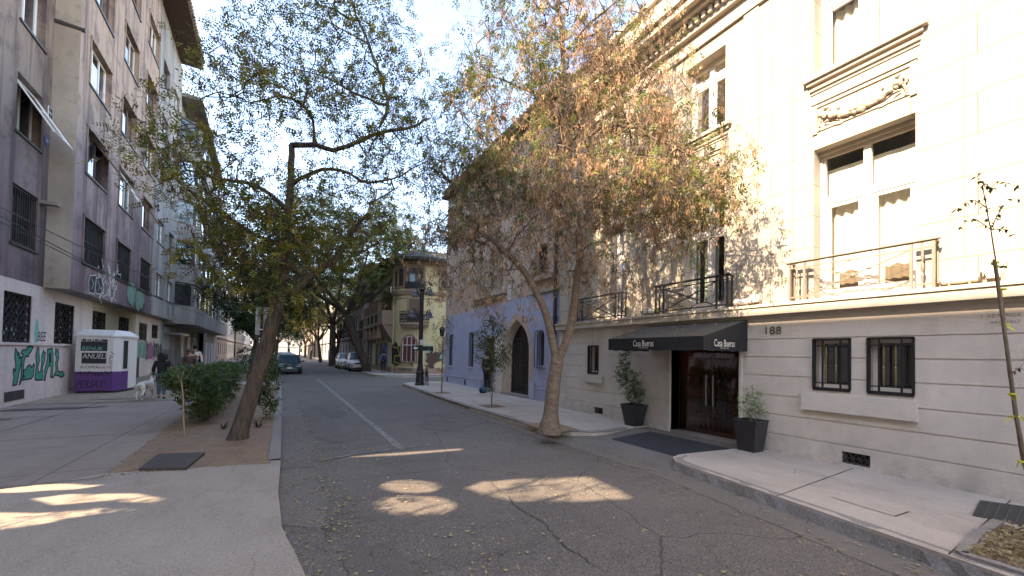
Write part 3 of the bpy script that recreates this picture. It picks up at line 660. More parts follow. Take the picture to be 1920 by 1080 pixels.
# floor vent in the low wall
m = MB(); u0, zt = lf(8, 733); u1, zb = lf(44, 742); m.box(LF, u0, u1, .22, .48, -.42, -.405); m.build('basement_vent', M['metal_dark'], lw)
# graffiti on the overhang
def scrib(name, box, mats, seed, fr=LF, d=.006, n=9, parent=None, wd=.03):
    """bubble letters: filled blobs with outlines inside a photo-px box"""
    r = random.Random(seed); x0, x1, y0, y1 = box
    c0 = fr.hit(x0, y0, d); c1 = fr.hit(x1, y1, d); c2 = fr.hit(x0, y1, d); c3 = fr.hit(x1, y0, d)
    U0, U1 = c0[0], c1[0]; Zb, Zt = (c2[1] + c1[1]) / 2, (c0[1] + c3[1]) / 2
    f = MB(); o = MB(); h = MB(); w_ = (U1 - U0) / n
    for i in range(n):
        uc = U0 + w_ * (i + .5); zc = (Zb + Zt) / 2; pts = []
        for t in range(14):
            a = 2 * math.pi * t / 14; rr = 1 + .35 * math.sin(a * 3 + r.random() * 6) * r.random(); pts.append((uc + w_ * .62 * rr * math.cos(a), zc + (Zt - Zb) * .5 * rr * math.sin(a)))
        fillpoly(f, fr, pts, d + .0008 * (i % 2)); outline(o, fr, pts, wd * .6, d + .004)
        q = [(uc - w_ * .2, zc + (Zt - Zb) * .25), (uc + w_ * .15 * (1 if r.random() < .5 else -1), zc), (uc - w_ * .1, zc - (Zt - Zb) * .28)]; outline(h, fr, q, wd * .5, d + .005, False)
    f.build(name, mats[0], parent); o.build(name + '_outline', mats[1], parent); h.build(name + '_outline', mats[2], parent)
scrib('graffiti', (168, 190, 515, 553), (M['gr_black'], M['gr_white'], M['gr_white']), 5, n=2, parent=LB)
m = MB(); r_ = random.Random(8)
for i in range(40):
    a = LF.hit(185 + r_.random() * 34, 512 + r_.random() * 48, .006); pts = [a]
    for t in range(4): pts.append((pts[-1][0] + r_.uniform(-.25, .25), pts[-1][1] + r_.uniform(-.3, .3)))
    outline(m, LF, pts, .016, .006 + .0004 * (i % 3), False)
m.build('graffiti', M['gr_white'], LB)
scrib('graffiti', (240, 268, 536, 578), (M['gr_mint'], M['gr_black'], M['gr_white']), 6, n=2, parent=LB)
# lower graffiti panels further along on the ground floor
scrib('graffiti', (255, 276, 640, 672), (M['gr_mint'], M['gr_black'], M['gr_teal']), 21, d=-.59, n=3, parent=LB)
scrib('graffiti', (274, 289, 642, 674), (M['gr_purple'], M['gr_red'], M['gr_white']), 22, d=-.59, n=4, parent=LB)
scrib('graffiti', (288, 302, 643, 672), (M['gr_black'], M['gr_white'], M['gr_white']), 23, d=-.588, n=4, parent=LB)
m = MB(); u0 = LF.hit(239, 700, -.6)[0]; u1 = LF.hit(256, 700, -.6)[0]; m.box(LF, u0, u1, .05, 1.2, -.6, -.5); o = m.build('meter_box', M['metal_dark'], LB)
m = MB(); outline(m, LF, [(u0 + .2, 1.1), (u0 + .6, .9), (u0 + .3, .7), (u0 + .9, .6), (u0 + .5, .3), (u0 + 1.1, .15)], .03, -.495, False); m.build('graffiti', M['gr_white'], o)
# cable sagging along the front
for j, (A, B, sg) in enumerate((((-11.5, 5.2, -.45), (22, 4.55, 1.0), .5), ((-11.5, 4.95, -.45), (22, 4.4, 1.0), .35), ((-11.5, 5.05, -.4), (21, 6.0, 1.0), .5))):
    P = [LF.p(A[0] + (B[0] - A[0]) * t, A[1] + (B[1] - A[1]) * t - sg * 4 * t * (1 - t), A[2] + (B[2] - A[2]) * t + .35) for t in [i / 24 for i in range(25)]]
    m = MB(); m.tube(P, .012, 4); tag(m.build('overhead_cable', M['metal_black'], org=P[0]), ['upper slack black cable strung along the mauve apartment block', 'lowest slack black cable strung along the mauve apartment block', 'black cable rising towards the far end of the mauve block'][j], 'cable', 'cables along the apartment block')
# ---- block with angular bays beyond ----
BB = thing('bay_window_building', LF.p(24, 0, -2), 'grey concrete block with stacked angular bay windows beside the mauve block', 'building')
e2 = LF.hit(391, 600, .0)[0]; print('bay block', endu, e2)
ua, ub = endu + .15, e2
m = MB(); H2 = 19.5; m.box(LF, ua, ub + .2, 3.4, H2, -12, -.2); m.box(LF, ua, ub + .2, 0, 3.4, -12, -.9); m.build('wall', M['grey_plaster'], BB)
m = MB(); m.box(LF, ua, ub + .3, H2, H2 + .25, -12, 1.1); m.build('roof_slab', M['grey_plaster'], BB)
M['steel_grey'] = plain('grey_frame', (.12, .11, .13), .4)
for k in range(5):
    zb = 3.5 + k * 2.95
    prof = [(ua + .1, -.2), (ua + 1.1, 1.0), (ub - .1, 1.0), (ub + .1, .6), (ub + .1, -.2)]
    m = MB(); m.prism([LF.p(u, 0, d)[:2] for u, d in prof], zb, zb + 1.25); m.build('bay_parapet', M['grey_plaster'], BB)
    m = MB(); m.prism([LF.p(u, 0, d - .25)[:2] for u, d in prof], zb + 1.25, zb + 2.95); m.build('bay_glazing', M['mirror_sky'] if k % 2 else M['glass_dark'], BB)
    fr_ = MB()
    fr_.tube([LF.p(u, zb + 1.3, d - .18) for u, d in prof], .05, 4); fr_.tube([LF.p(u, zb + 2.85, d - .18) for u, d in prof], .05, 4)
    for t in (0, 1): u, d = prof[t]; fr_.bar(LF.p(u, zb + 1.25, d - .2), LF.p(u, zb + 2.95, d - .2), .12)
    for i in range(7):
        u = ua + 1.1 + (ub - ua - 1.3) * i / 6; fr_.bar(LF.p(u, zb + 1.25, .79), LF.p(u, zb + 2.95, .79), .09 if i % 2 else .16)
    fr_.build('bay_frame', M['steel_grey'] if k % 2 == 0 else M['metal_dark'], BB)
    for a_, b_ in ((ua + 2.4, ua + 3.6), (ub - 2, ub - 1.1)): c = MB(); c.box(LF, a_, b_, zb + 1.35, zb + 2.8, .755, .765); c.build('curtain', M['curtain_dim'], BB)
m = MB(); m.box(LF, ua + .6, ua + 3.4, 0, 2.6, -.9, -.84); m.build('entrance_gate', M['metal_black'], BB)
m = MB(); m.box(LF, ua + .2, ua + 4.2, 2.7, 2.85, -.9, .3); m.build('entrance_canopy', M['steel_grey'], BB)
for a in (.48, .66, .82):
    u = ua + (ub - ua) * a; win_part(BB, LF, u, u + 1.1, 1.0, 2.8, -.88, .0, M['white_frame'], M['glass_dark'], 2)
# ---- smooth pale building with one box bay, then rows to the far end ----
PB = thing('pale_building', LF.p(e2 + 8, 0, -2), 'pale plastered building with a box bay and white ground floor doors', 'building')
a0 = e2 + .25; a1 = LF.hit(421, 600, -.4)[0]; print('pale', a0, a1)
a1 = min(a1, a0 + 14)
wl = [(a0 + 2 + i * 3.4, a0 + 3.3 + i * 3.4, 5 + k * 3, 6.6 + k * 3) for i in range(int((a1 - a0 - 2) / 3.4)) for k in range(4)]
m = MB(); m.plate(LF, rect(a0, a1, 0, 18), [rect(*q) for q in wl], -.4, .2); m.box(LF, a0, a1, 0, 18, -12, -.8); m.build('wall', M['grey_plaster'], PB)
for q in wl: win_part(PB, LF, *q, -.4, .15, M['white_frame'], M['glass_dark'], 2)
m = MB(); m.box(LF, a0 + 3, a1 - 2, 3.6, 17, -.38, .7); m.build('box_bay', M['grey_plaster'], PB)
for k in range(4):
    m = MB(); m.box(LF, a0 + 3.3, a1 - 2.3, 5 + k * 3, 6.5 + k * 3, .7, .73); w = m.build('window', M['glass_dark'], PB); m = MB()
    for t in range(5): u = a0 + 3.3 + (a1 - a0 - 5.6) * t / 4; m.bar(LF.p(u, 5 + k * 3, .74), LF.p(u, 6.5 + k * 3, .74), .08)
    m.build('window_frame', M['white_frame'], w)
for t in range(4):
    m = MB(); u = a0 + 1.5 + t * 2.6; m.box(LF, u, u + 1.6, 0, 2.5, -.4, -.36); m.build('door', M['pale_blue'] if t else M['far_white'], PB)
def row_building(fr, u0, u1, d, H, mt, name, label, floors_=4, bays=4, z0=1.0, gf=3.2, win=(1.2, 1.7), roof='soffit', side=-12, balc=False):
    b = thing(name, fr.p((u0 + u1) / 2, 0, d - 3), label, 'building')
    W_ = (u1 - u0) / bays; hs = []
    for k in range(floors_):
        zz_ = z0 if k == 0 else gf + .9 + (k - 1) * (H - gf) / max(1, floors_ - 1)
        for i in range(bays):
            uc = u0 + W_ * (i + .5); hs.append((uc - win[0] / 2, uc + win[0] / 2, zz_, zz_ + win[1]))
    m = MB(); m.plate(fr, rect(u0, u1, 0, H), [rect(*h) for h in hs], d, .22); m.box(fr, u0, u1, 0, H, d + side, d - .3); m.build('wall', M[mt], b)
    m = MB(); m.box(fr, u0 - .1, u1 + .1, H, H + .25, d + side, d + .5); m.box(fr, u0, u1, gf, gf + .18, d, d + .12); m.build('cornice', M[roof], b)
    for h in hs: win_part(b, fr, *h, d, .16, M['white_frame'] if rnd.random() < .4 else M['brown_frame'], M['glass_dark'], 2)
    if balc:
        for k in range(1, floors_):
            zz_ = gf + .9 + (k - 1) * (H - gf) / max(1, floors_ - 1)
            for i in range(0, bays, 2):
                uc = u0 + W_ * (i + .5); m = MB(); m.box(fr, uc - 1.2, uc + 1.2, zz_ - .35, zz_ - .2, d, d + .9)
                for t in range(13): u = uc - 1.15 + 2.3 * t / 12; m.bar(fr.p(u, zz_ - .2, d + .85), fr.p(u, zz_ + .7, d + .85), .025)
                m.bar(fr.p(uc - 1.2, zz_ + .7, d + .85), fr.p(uc + 1.2, zz_ + .7, d + .85), .04); m.build('balcony', M['metal_dark'], b)
    return b
row_building(LF, a1 + .2, a1 + 16, -.4, 14, 'tan', 'brown_building', 'brown plastered building behind the street trees on the left', 4, 5)
row_building(LF, a1 + 17, a1 + 36, -.6, 12, 'far_white', 'white_building', 'white building far down the left side of the street', 4, 6)
row_building(LF, a1 + 37, a1 + 70, -.4, 16, 'far_tan', 'tan_building', 'tan building farthest down the left side of the street', 5, 8)
row_building(LF, a1 + 71, a1 + 120, -.4, 13, 'far_white', 'white_building', 'low white row at the far left end of the street', 4, 8)
# added off-frame wall before the mauve block; its holes shape the sun patches
SH = thing('sun_patch_wall', (-6.6, 0, 0), 'unseen added wall with holes cut to shape the sun patches', 'building')
SF = Fr((-6.6, 0), R(90)); SF.n = Vector((1, 0, 0))
HS = []
def sun_hole(gx0, gx1, gy0, gy1, z=0.0):
    """hole in the shell wall that the sun reaches ground rectangle gx, gy through"""
    k = -SUN_TO.z / SUN_TO.x; s_ = SUN_TO.y / SUN_TO.x
    zc0 = z + (gx0 + 6.6) * k; zc1 = z + (gx1 + 6.6) * k; yc0 = gy0 - s_ * (gx0 + 6.6); yc1 = gy1 - s_ * (gx0 + 6.6); return (yc0, yc1, zc0, zc1)
def sun_poly(px, wob=0.0, seed=1):
    """hole outline whose sunlight lands on the ground inside the given outline"""
    r = random.Random(seed); out = []; G = [gnd(*p) for p in px]
    for (ax, ay), (bx_, by_) in zip(G, G[1:] + G[:1]):
        n = 3 if wob else 1
        for i in range(n):
            gx, gy = ax + (bx_ - ax) * i / n + r.uniform(-wob, wob), ay + (by_ - ay) * i / n + r.uniform(-wob, wob)
            out.append((gy - SUN_TO.y / SUN_TO.x * (gx + 6.6), (gx + 6.6) * -SUN_TO.z / SUN_TO.x))
    return out
def ov(cx, cy, rx, ry): return [(cx + rx * math.cos(t * math.pi / 9), cy + ry * math.sin(t * math.pi / 9)) for t in range(18)]
HS = [sun_poly([(868, 916), (900, 902), (1000, 896), (1110, 893), (1150, 910), (1195, 936), (1100, 939), (960, 940), (900, 928)], .03, 3),
      sun_poly(ov(770, 912, 62, 13)), sun_poly(ov(778, 948, 86, 21)),
      sun_poly([(640, 858), (720, 850), (870, 840), (872, 843), (740, 854)]),
      sun_poly([(8, 924), (81, 919), (150, 915), (232, 918), (160, 928), (8, 937)], .02, 5), sun_poly([(70, 947), (165, 936), (290, 934), (342, 943), (318, 956), (220, 950), (120, 960)], .02, 6), sun_poly([(8, 968), (120, 971), (230, 962), (295, 965), (222, 973), (160, 985), (60, 1002), (8, 1010)], .02, 7)]
SHT = 13.5
m = MB(); m.plate(SF, rect(-30, 6.36, 0, SHT), HS, .05, .12); m.plate(SF, rect(-30, 6.36, 0, SHT), HS, -.07, 0)
m.build('wall', M['tan'], SH)
# ---------------- right: hotel ----------------
HX = 7.6
HF = Fr((HX, 0), R(90)); HF.n = Vector((-1, 0, 0))
HT = thing('hotel', (HX + 2, 4, 0), 'cream stone hotel with rusticated ground floor, tall windows and black entrance awning', 'building')
HY0, HY1 = -8.0, 10.35
ZL0, ZL1 = 2.5, 2.74
door = (4.55, 6.12, .08, 2.15)
gw = [(2.82, 3.32, 1.30, 2.10), (2.10, 2.61, 1.30, 2.10), (8.52, 8.95, 1.28, 2.05)]
gw_off = [(-1.2, -.7, 1.3, 2.1), (-1.95, -1.45, 1.3, 2.1)]
vents = [(2.57, 2.92, .18, .36), (8.28, 8.62, .18, .35)]
m = MB(); m.plate(HF, rect(HY0, HY1, 0, ZL0), [rect(*q) for q in [door] + gw + gw_off + vents], -.014, .32); m.build('ground_floor_wall', M['hotel_rough'], HT)
# rusticated courses standing proud with open joints
grooves = [0.0, .45, .79, 1.12, 1.47, 1.80, 2.12, 2.5]
holes = [door] + gw + gw_off + vents
m = MB(); jt = .009
for a, b in zip(grooves, grooves[1:]):
    zs = sorted({a + (jt if a > 0 else 0), b - (jt if b < 2.4 else 0)} | {z for h in holes for z in h[2:] if a + jt < z < b - jt})
    for z0, z1 in zip(zs, zs[1:]):
        cuts = sorted((h[0] - (.05 if h is door else 0), h[1] + (.05 if h is door else 0)) for h in holes if h[2] < (z0 + z1) / 2 < h[3]); u = HY0
        for c0, c1 in cuts + [(HY1, HY1)]:
            if c0 - u > .01: m.box(HF, u, c0, z0, z1, -.03, 0 if a > .1 else .035)
            u = c1
m.build('rusticated_course', M['hotel_rough'], HT)
# ledge mouldings
m = MB(); m.box(HF, HY0, HY1, ZL0, ZL0 + .05, -.02, .05); m.box(HF, HY0, HY1, ZL0 + .05, ZL1 - .05, -.02, .16); m.box(HF, HY0, HY1, ZL1 - .05, ZL1, -.02, .19); m.build('string_course', M['hotel_trim'], HT)
# upper wall
U = HF
RV = .30
wmain = [(2.08, 3.32), (4.88, 5.81), (7.60, 8.50), (-1.4, -.16)]
ztop1 = 5.25; zup0, zup1 = 6.48, 8.1
hs = [rect(a, b, 2.745, ztop1) for a, b in wmain] + [rect(a, b, zup0, zup1) for a, b in wmain]
m = MB(); m.plate(HF, rect(HY0, HY1, ZL1, 8.75), hs, 0, RV); m.build('upper_wall', M['hotel_ashlar'], HT)
# pilaster strips and recessed framing lines
m = MB()
for (a, b) in ((3.62, 3.92), (4.22, 4.5), (6.15, 6.5), (6.95, 7.25), (8.95, 9.25), (1.15, 1.45), (1.62, 1.72), (-.0 + .1, .3), (9.9, 10.3)):
    m.box(HF, a, b, 2.745, 8.4, -.01, .03)
m.build('pilaster_strip', M['hotel_ashlar'], HT)
# cornice: stacked mouldings and dentils
m = MB()
for (z0, z1, d) in ((8.4, 8.5, .06), (8.5, 8.72, .03), (8.72, 8.8, .14), (8.98, 9.06, .34), (9.06, 9.22, .5), (9.22, 9.32, .58)): m.box(HF, HY0, HY1 + min(.2, d), z0, z1, -.02, d)
m.box(HF, HY0, HY1, 8.8, 8.98, -.02, .14); m.build('cornice', M['hotel_trim'], HT)
m = MB(); u = HY0
while u < HY1: m.box(HF, u, u + .075, 8.82, 8.96, .14, .23); u += .15
m.build('dentils', M['hotel_trim'], HT)
m = MB(); m.box(HF, HY0, HY1, 9.32, 10.4, -1.2, -.1); m.box(HF, HY0, HY1, 10.4, 10.5, -1.3, 0); m.box(HF, HY0, HY1, 9.0, 9.3, -9, -.02); m.build('parapet', M['hotel_trim'], HT)
m = MB(); m.quad(HF.p(HY1, 0, -.02), HF.p(HY1, 0, -9), HF.p(HY1, 9.3, -9), HF.p(HY1, 9.3, -.02)); m.quad(HF.p(HY0, 0, -.02), HF.p(HY0, 0, -9), HF.p(HY0, 9.3, -9), HF.p(HY0, 9.3, -.02)); m.quad(HF.p(HY0, 0, -9), HF.p(HY1, 0, -9), HF.p(HY1, 9.3, -9), HF.p(HY0, 9.3, -9))
m.build('side_wall', M['beige_wall'], HT)
# inside: back wall and floor of the rooms so the glass shows depth
m = MB(); m.box(HF, HY0 + .1, HY1 - .1, 2.3, 8.9, -3, -2.9); m.box(HF, HY0 + .1, HY1 - .1, 5.4, 5.5, -2.9, -.35); m.box(HF, HY0 + .1, HY1 - .1, 2.55, 2.65, -2.9, -.35); m.build('interior_wall', M['room_grey'], HT)
def curtain(parent, u0, u1, z0, z1, d, mt, wave=.03, per=.13, scal=False):
    c = MB(); n = max(8, int((u1 - u0) / .02)); P = [(u0 + (u1 - u0) * i / n, d + wave * math.sin(2 * math.pi * (u1 - u0) * i / n / per)) for i in range(n + 1)]
    for i in range(n):
        za = z0 + (.05 * abs(math.sin(P[i][0] * 14)) if scal else 0); zb = z0 + (.05 * abs(math.sin(P[i + 1][0] * 14)) if scal else 0)
        c.quad(HF.p(P[i][0], za, P[i][1]), HF.p(P[i + 1][0], zb, P[i + 1][1]), HF.p(P[i + 1][0], z1, P[i + 1][1]), HF.p(P[i][0], z1, P[i][1]))
    return c.build('curtain', mt, parent, smooth=True)
M['curtain_teal'] = plain('pale_teal_curtain', (.42, .50, .46), .9, sc=3)
def french(u0, u1, z0, z1, ztr, cur, label=None):
    w = MB(); d = -RV + .0; f = .07 if u1 - u0 > 1.1 else .028; uc = (u0 + u1) / 2
    w.box(HF, u0, u0 + .06, z0, z1, d - .02, d + .05); w.box(HF, u1 - .06, u1, z0, z1, d - .02, d + .05); w.box(HF, u0 + .06, u1 - .06, z1 - .08, z1, d - .02, d + .05); w.box(HF, u0 + .06, u1 - .06, z0, z0 + .06, d - .02, d + .05)
    w.box(HF, uc - .045, uc + .045, z0 + .06, z1 - .08, d - .02, d + .055); w.box(HF, u0 + .06, u1 - .06, ztr - .06, ztr + .06, d - .02, d + .048)
    for a, b in ((u0 + .06, uc - .05), (uc + .05, u1 - .06)):
        w.box(HF, a, a + f, z0 + .06, ztr - .06, d - .015, d + .03); w.box(HF, b - f, b, z0 + .06, ztr - .06, d - .015, d + .03)
        w.box(HF, a + f, b - f, z0 + .06, z0 + .2, d - .015, d + .03); w.box(HF, a + f, b - f, ztr - .12, ztr - .06, d - .015, d + .03)
    o = w.build('window', M['white_frame'], HT)
    if label: o['label'] = label
    p = MB(); p.add([HF.p(u0, z0, d + .01), HF.p(u1, z0, d + .01), HF.p(u1, z1, d + .01), HF.p(u0, z1, d + .01)], [(0, 1, 2, 3)]); p.build('pane', M['glass'], o)
    if cur == 'white':
        curtain(o, u0 - .25, u1 + .25, z0 + .05, ztr - .08, d - .13, M['curtain']); curtain(o, u0 - .25, u1 + .25, ztr + .07, z1 - .26, d - .12, M['curtain'], .004, .3)
    else:
        for t0, t1_ in ((-.2, .28), (.42, .80), (.9, 1.2)): curtain(o, u0 + (u1 - u0) * t0, u0 + (u1 - u0) * t1_, z0 + .05, z1, d - .13, M['curtain_teal'])
    return o
for i, (a, b) in enumerate(wmain):
    french(a, b, 2.745, ztop1, 4.42, 'white' if i in (0, 3) else 'part'); french(a, b, zup0, zup1, 7.75, 'white')
M['chair_cloth'] = plain('brown_chair_cloth', (.20, .15, .11), .9, sc=6, var=.3)
for (ya, yb, lab) in ((2.72, 3.10, 'brown draped chair back behind the left leaf of the sunlit window'), (2.16, 2.52, 'brown draped chair back behind the right leaf of the sunlit window')):
    T = thing('chair', HF.p((ya + yb) / 2, 2.66, -RV - .09), lab, 'chair', 'chairs behind the sunlit balcony window'); m = MB(); P = []; n = 14
    for i in range(n + 1): u = ya + (yb - ya) * i / n; w_ = .012 * math.sin(i * 1.4); P.append((u, w_, 3.22 + .02 * math.sin(i * .9)))
    for (a, w0, t0), (b, w1, t1_) in zip(P, P[1:]): m.quad(HF.p(a, 2.9, -RV - .06 + w0), HF.p(b, 2.9, -RV - .06 + w1), HF.p(b, t1_, -RV - .06 + w1), HF.p(a, t0, -RV - .06 + w0)); m.quad(HF.p(a, t0, -RV - .06 + w0), HF.p(b, t1_, -RV - .06 + w1), HF.p(b, t1_ - .02, -RV - .11), HF.p(a, t0 - .02, -RV - .11))
    m.build('backrest', M['chair_cloth'], T); m = MB(); m.box(HF, ya, yb, 2.86, 2.9, -RV - .13, -RV - .05); m.build('seat', M['chair_cloth'], T)
    for u in (ya + .03, yb - .03): m = MB(); m.bar(HF.p(u, 2.66, -RV - .1), HF.p(u, 2.86, -RV - .1), .025); m.build('leg', M['wood_dark'], T)
# architrave round each big window: stepped lintel soffit, festoon panel and sill
def festoon(parent, uc, zc, w):
    m = MB(); r = random.Random(2); n = 26
    for i in range(n):
        t = i / (n - 1) * 2 - 1; u = uc + t * w * .40; z = zc - .11 + .17 * t * t; rr = .045 + .018 * (1 - abs(t))
        for k in range(3): m.ball(HF.p(u + r.uniform(-.02, .02), z + r.uniform(-.035, .035), .02 + r.random() * .03), rr * r.uniform(.6, 1), 7)
    for sg in (-1, 1):
        for i in range(9): m.ball(HF.p(uc + sg * (w * .42 + r.uniform(-.015, .015)), zc + .1 - i * .035, .02), .03 - i * .0015, 7)
        for i in range(8): t = i / 7; m.ball(HF.p(uc + sg * w * (.40 - .17 * t), zc + .12 - .1 * t + .05 * math.sin(t * 7), .015), .028, 7, (1, 1.3, .7))
        for j in range(3): m.tube([HF.p(uc + sg * w * (.38 - .2 * q), zc - .09 - .035 * j + .05 * math.sin(q * 3 + j), .012) for q in [x / 6 for x in range(7)]], .012, 5)
    return m.build('festoon_relief', M['hotel_trim'], parent, smooth=True)
for i, (a, b) in enumerate(wmain):
    m = MB(); uc = (a + b) / 2
    for (x0, x1, z0, z1, d) in ((a - .03, b + .03, 5.99, 6.05, .05), (a - .0, b + .0, 5.53, 5.56, .02), (a - .02, a + .05, 5.5, 5.99, .03), (b - .05, b + .02, 5.5, 5.99, .03), (a + .05, b - .05, 5.93, 5.99, .025)): m.box(HF, x0, x1, z0, z1, -.005, d)
    o = m.build('relief_panel', M['hotel_trim'], HT); festoon(o, uc, 5.73, b - a)
    m = MB()
    for (z0, z1, d, e) in ((6.40, 6.47, .10, .14), (6.34, 6.40, .055, .09), (6.24, 6.27, .035, .06), (6.18, 6.2, .02, .05)): m.box(HF, a - e, b + e, z0, z1, -.005, d)
    m.build('sill', M['hotel_trim'], HT)
    m = MB(); m.box(HF, a, b, 5.13, 5.249, -.28, -.22); m.box(HF, a, b, 5.19, 5.248, -.22, -.18); m.box(HF, a, a + .03, 2.75, 5.13, -.28, -.22); m.box(HF, b - .03, b, 2.75, 5.13, -.28, -.22); m.build('architrave', M['hotel_trim'], HT)
# balconettes
def balcony(u0, u1, mt, lab=None):
    d0, d1 = .165, .06; m = MB(); z0, z1 = 2.80, 3.38; D = .17
    m.bar(HF.p(u0 - .04, z1, D), HF.p(u1 + .04, z1, D), .032); m.box(HF, u0 - .06, u1 + .06, z1 + .0, z1 + .018, D - .035, D + .035)
    m.bar(HF.p(u0, z1 - .09, D), HF.p(u1, z1 - .09, D), .02); m.bar(HF.p(u0, z0, D), HF.p(u1, z0, D), .024)
    for u in (u0, u0 + .22, u1 - .22, u1): m.bar(HF.p(u, ZL1 - .01, D), HF.p(u, z1, D), .032)
    for u in (u0, u1): m.bar(HF.p(u, z1, D), HF.p(u, z1, .0), .028); m.bar(HF.p(u, z0, D), HF.p(u, z0, .0), .022); m.bar(HF.p(u, z1, .02), HF.p(u, z0, .02), .022)
    a, b = u0 + .22, u1 - .22; zt = z1 - .09; uc = (a + b) / 2; zc = (z0 + zt) / 2
    m.bar(HF.p(a, z0, D), HF.p(b, zt, D), .02); m.bar(HF.p(a, zt, D), HF.p(b, z0, D), .02)
    m.tube([HF.p(uc, zt, D), HF.p(a, zc, D), HF.p(uc, z0, D), HF.p(b, zc, D), HF.p(uc, zt, D)], .008, 4)
    for s_ in (.35, .65): u = a + (b - a) * s_; m.ball(HF.p(u, z0 + (zt - z0) * s_, D), .025, 8, (1.2, 1.2, .8)); m.ball(HF.p(u, z0 + (zt - z0) * (1 - s_), D), .025, 8, (1.2, 1.2, .8))
    m.ball(HF.p(uc, zc, D), .04, 10)
    for u in (u0 + .11, u1 - .11): m.lathe(HF.p(u, z0, D), [(.008, 0), (.016, .12), (.008, .16), (.02, .22), (.02, .26), (.008, .3), (.016, .38), (.008, .58)], 8)
    return m.build('balcony_railing', mt, HT)
balcony(1.86, 3.60, M['iron_pale']); balcony(4.7, 6.42, M['metal_dark']); balcony(7.5, 9.25, M['metal_dark']); balcony(-1.6, .05, M['iron_pale'])
# ground floor windows with grilles and brass spindles
for j, (a, b, z0, z1) in enumerate(gw + gw_off):
    w = win_part(HT, HF, a, b, z0, z1, 0, .24, M['white_frame'], M['glass_dark'], 1, fw=.07)
    g = MB(); fw = .022
    for (x0, x1, y0, y1) in ((a - .01, a + fw, z0, z1), (b - fw, b + .01, z0, z1), (a, b, z0 - .03, z0 + fw), (a, b, z1 - fw, z1 + .01)): g.box(HF, x0, x1, y0, y1, -.04, .022)
    for u in (a + .13, b - .13): g.bar(HF.p(u, z0, -.0), HF.p(u, z1, -.0), .022)
    for z in (z0 + .09, z1 - .11): g.bar(HF.p(a, z, .005), HF.p(b, z, .005), .018)
    gr = g.build('grille', M['metal_black'], w)
    if j != 2:
        s = MB()
        for t in (.38, .64): s.lathe(HF.p(a + (b - a) * t, z0 + .09, -.0), [(.008, 0), (.013, .1), (.013, .24), (.007, .26), (.016, .28), (.007, .30), (.012, .33), (.014, .5), (.007, .6)], 8)
        s.build('brass_spindle', M['brass'], w)
for (a, b) in ((2.06, 3.47), (8.3, 9.05), (-2.0, -.6)): m = MB(); m.box(HF, a, b, .94 if a < 5 else 1.02, 1.22, 0, .075); m.build('window_apron', M['hotel_rough'], HT)
for q in vents:
    m = MB(); a, b, z0, z1 = q; m.box(HF, a, b, z0, z1, -.2, -.12); v = m.build('basement_vent', M['dark_void'], HT); m = MB(); n = 4
    for i in range(n):
        x0 = a + (b - a) * i / n; x1 = a + (b - a) * (i + 1) / n
        m.bar(HF.p(x0, z0, .01), HF.p(x1, z1, .01), .012); m.bar(HF.p(x0, z1, .0), HF.p(x1, z0, .0), .012)
    for zz_ in (z0, z1, (z0 + z1) / 2): m.bar(HF.p(a, zz_, .005), HF.p(b, zz_, .005), .014)
    m.build('vent_grille', M['metal_dark'], v)
# entrance: reveals, glass doors, lobby
a, b, z0, z1 = door
m = MB(); m.box(HF, a - .05, a, z0, z1, -.55, .03); m.box(HF, b, b + .05, z0, z1, -.55, .03); m.build('door_jamb', M['hotel_stone'], HT)
m = MB(); m.box(HF, a - .02, b + .02, 0, .14, -.5, .02); m.build('threshold', M['kerb'], HT)
LBm = MB(); LBm.box(HF, a - .8, b + .8, .05, .12, -3.6, -.5); LBm.box(HF, a - .8, b + .8, 2.3, 2.36, -3.6, -.5); LBm.box(HF, a - .8, b + .8, .12, 2.3, -3.7, -3.6); LBm.box(HF, a - .85, a - .8, .1, 2.3, -3.6, -.5); LBm.box(HF, b + .8, b + .85, .1, 2.3, -3.6, -.5)
M['lobby'] = plain('lobby_walls', (.42, .24, .13), .6); LBm.build('lobby', M['lobby'], HT)
m = MB()
for i in range(6): u = b - .12 - i * .12; m.lathe(HF.p(u, .12, -.9), [(.02, 0), (.035, .3), (.02, .35), (.045, .6), (.025, .9), (.04, 1.2), (.02, 1.5), (.03, 1.9)], 8)
m.bar(HF.p(b, 1.75, -.9), HF.p(b - .8, 1.75, -.9), .04); m.bar(HF.p(b, .5, -.9), HF.p(b - .8, .5, -.9), .04); m.build('iron_gate', M['metal_dark'], HT)
for k_, (x0, x1) in enumerate(((a + .0, (a + b) / 2 - .01), ((a + b) / 2 + .01, b))):
    m = MB(); m.box(HF, x0, x1, .145, z1 - .02, -.30, -.285); dd = m.build('glass_door', M['glass_smoke'], HT)
    m = MB(); u = x1 - .07 if k_ == 0 else x0 + .07; m.tube([HF.p(u, .75, -.24), HF.p(u, 1.4, -.24)], .015, 8); m.tube([HF.p(u, .85, -.24), HF.p(u, .85, -.29)], .008, 6); m.tube([HF.p(u, 1.3, -.24), HF.p(u, 1.3, -.29)], .008, 6); m.build('handle', M['steel'], dd)
    m = MB(); uc = (x0 + x1) / 2; outline(m, HF, [(uc + .3 * math.cos(t * math.pi / 16), 1.12 + .3 * math.sin(t * math.pi / 16)) for t in range(32)], .006, -.281)
    M['etched'] = M.get('etched') or plain('etched_letters', (.055, .048, .045), .7)
    text(m, HF, 'Casa Bueras', uc, 1.12, .42, .09, -.281, mirror=True); m.build('door_emblem', M['etched'], dd)
m = MB(); m.box(HF, a, a + .012, .145, z1 - .02, -.32, -.27); m.box(HF, b - .03, b, .145, z1 - .02, -.32, -.27); m.box(HF, a, b, z1 - .03, z1, -.33, -.26); m.build('door_frame', M['metal_black'], HT)
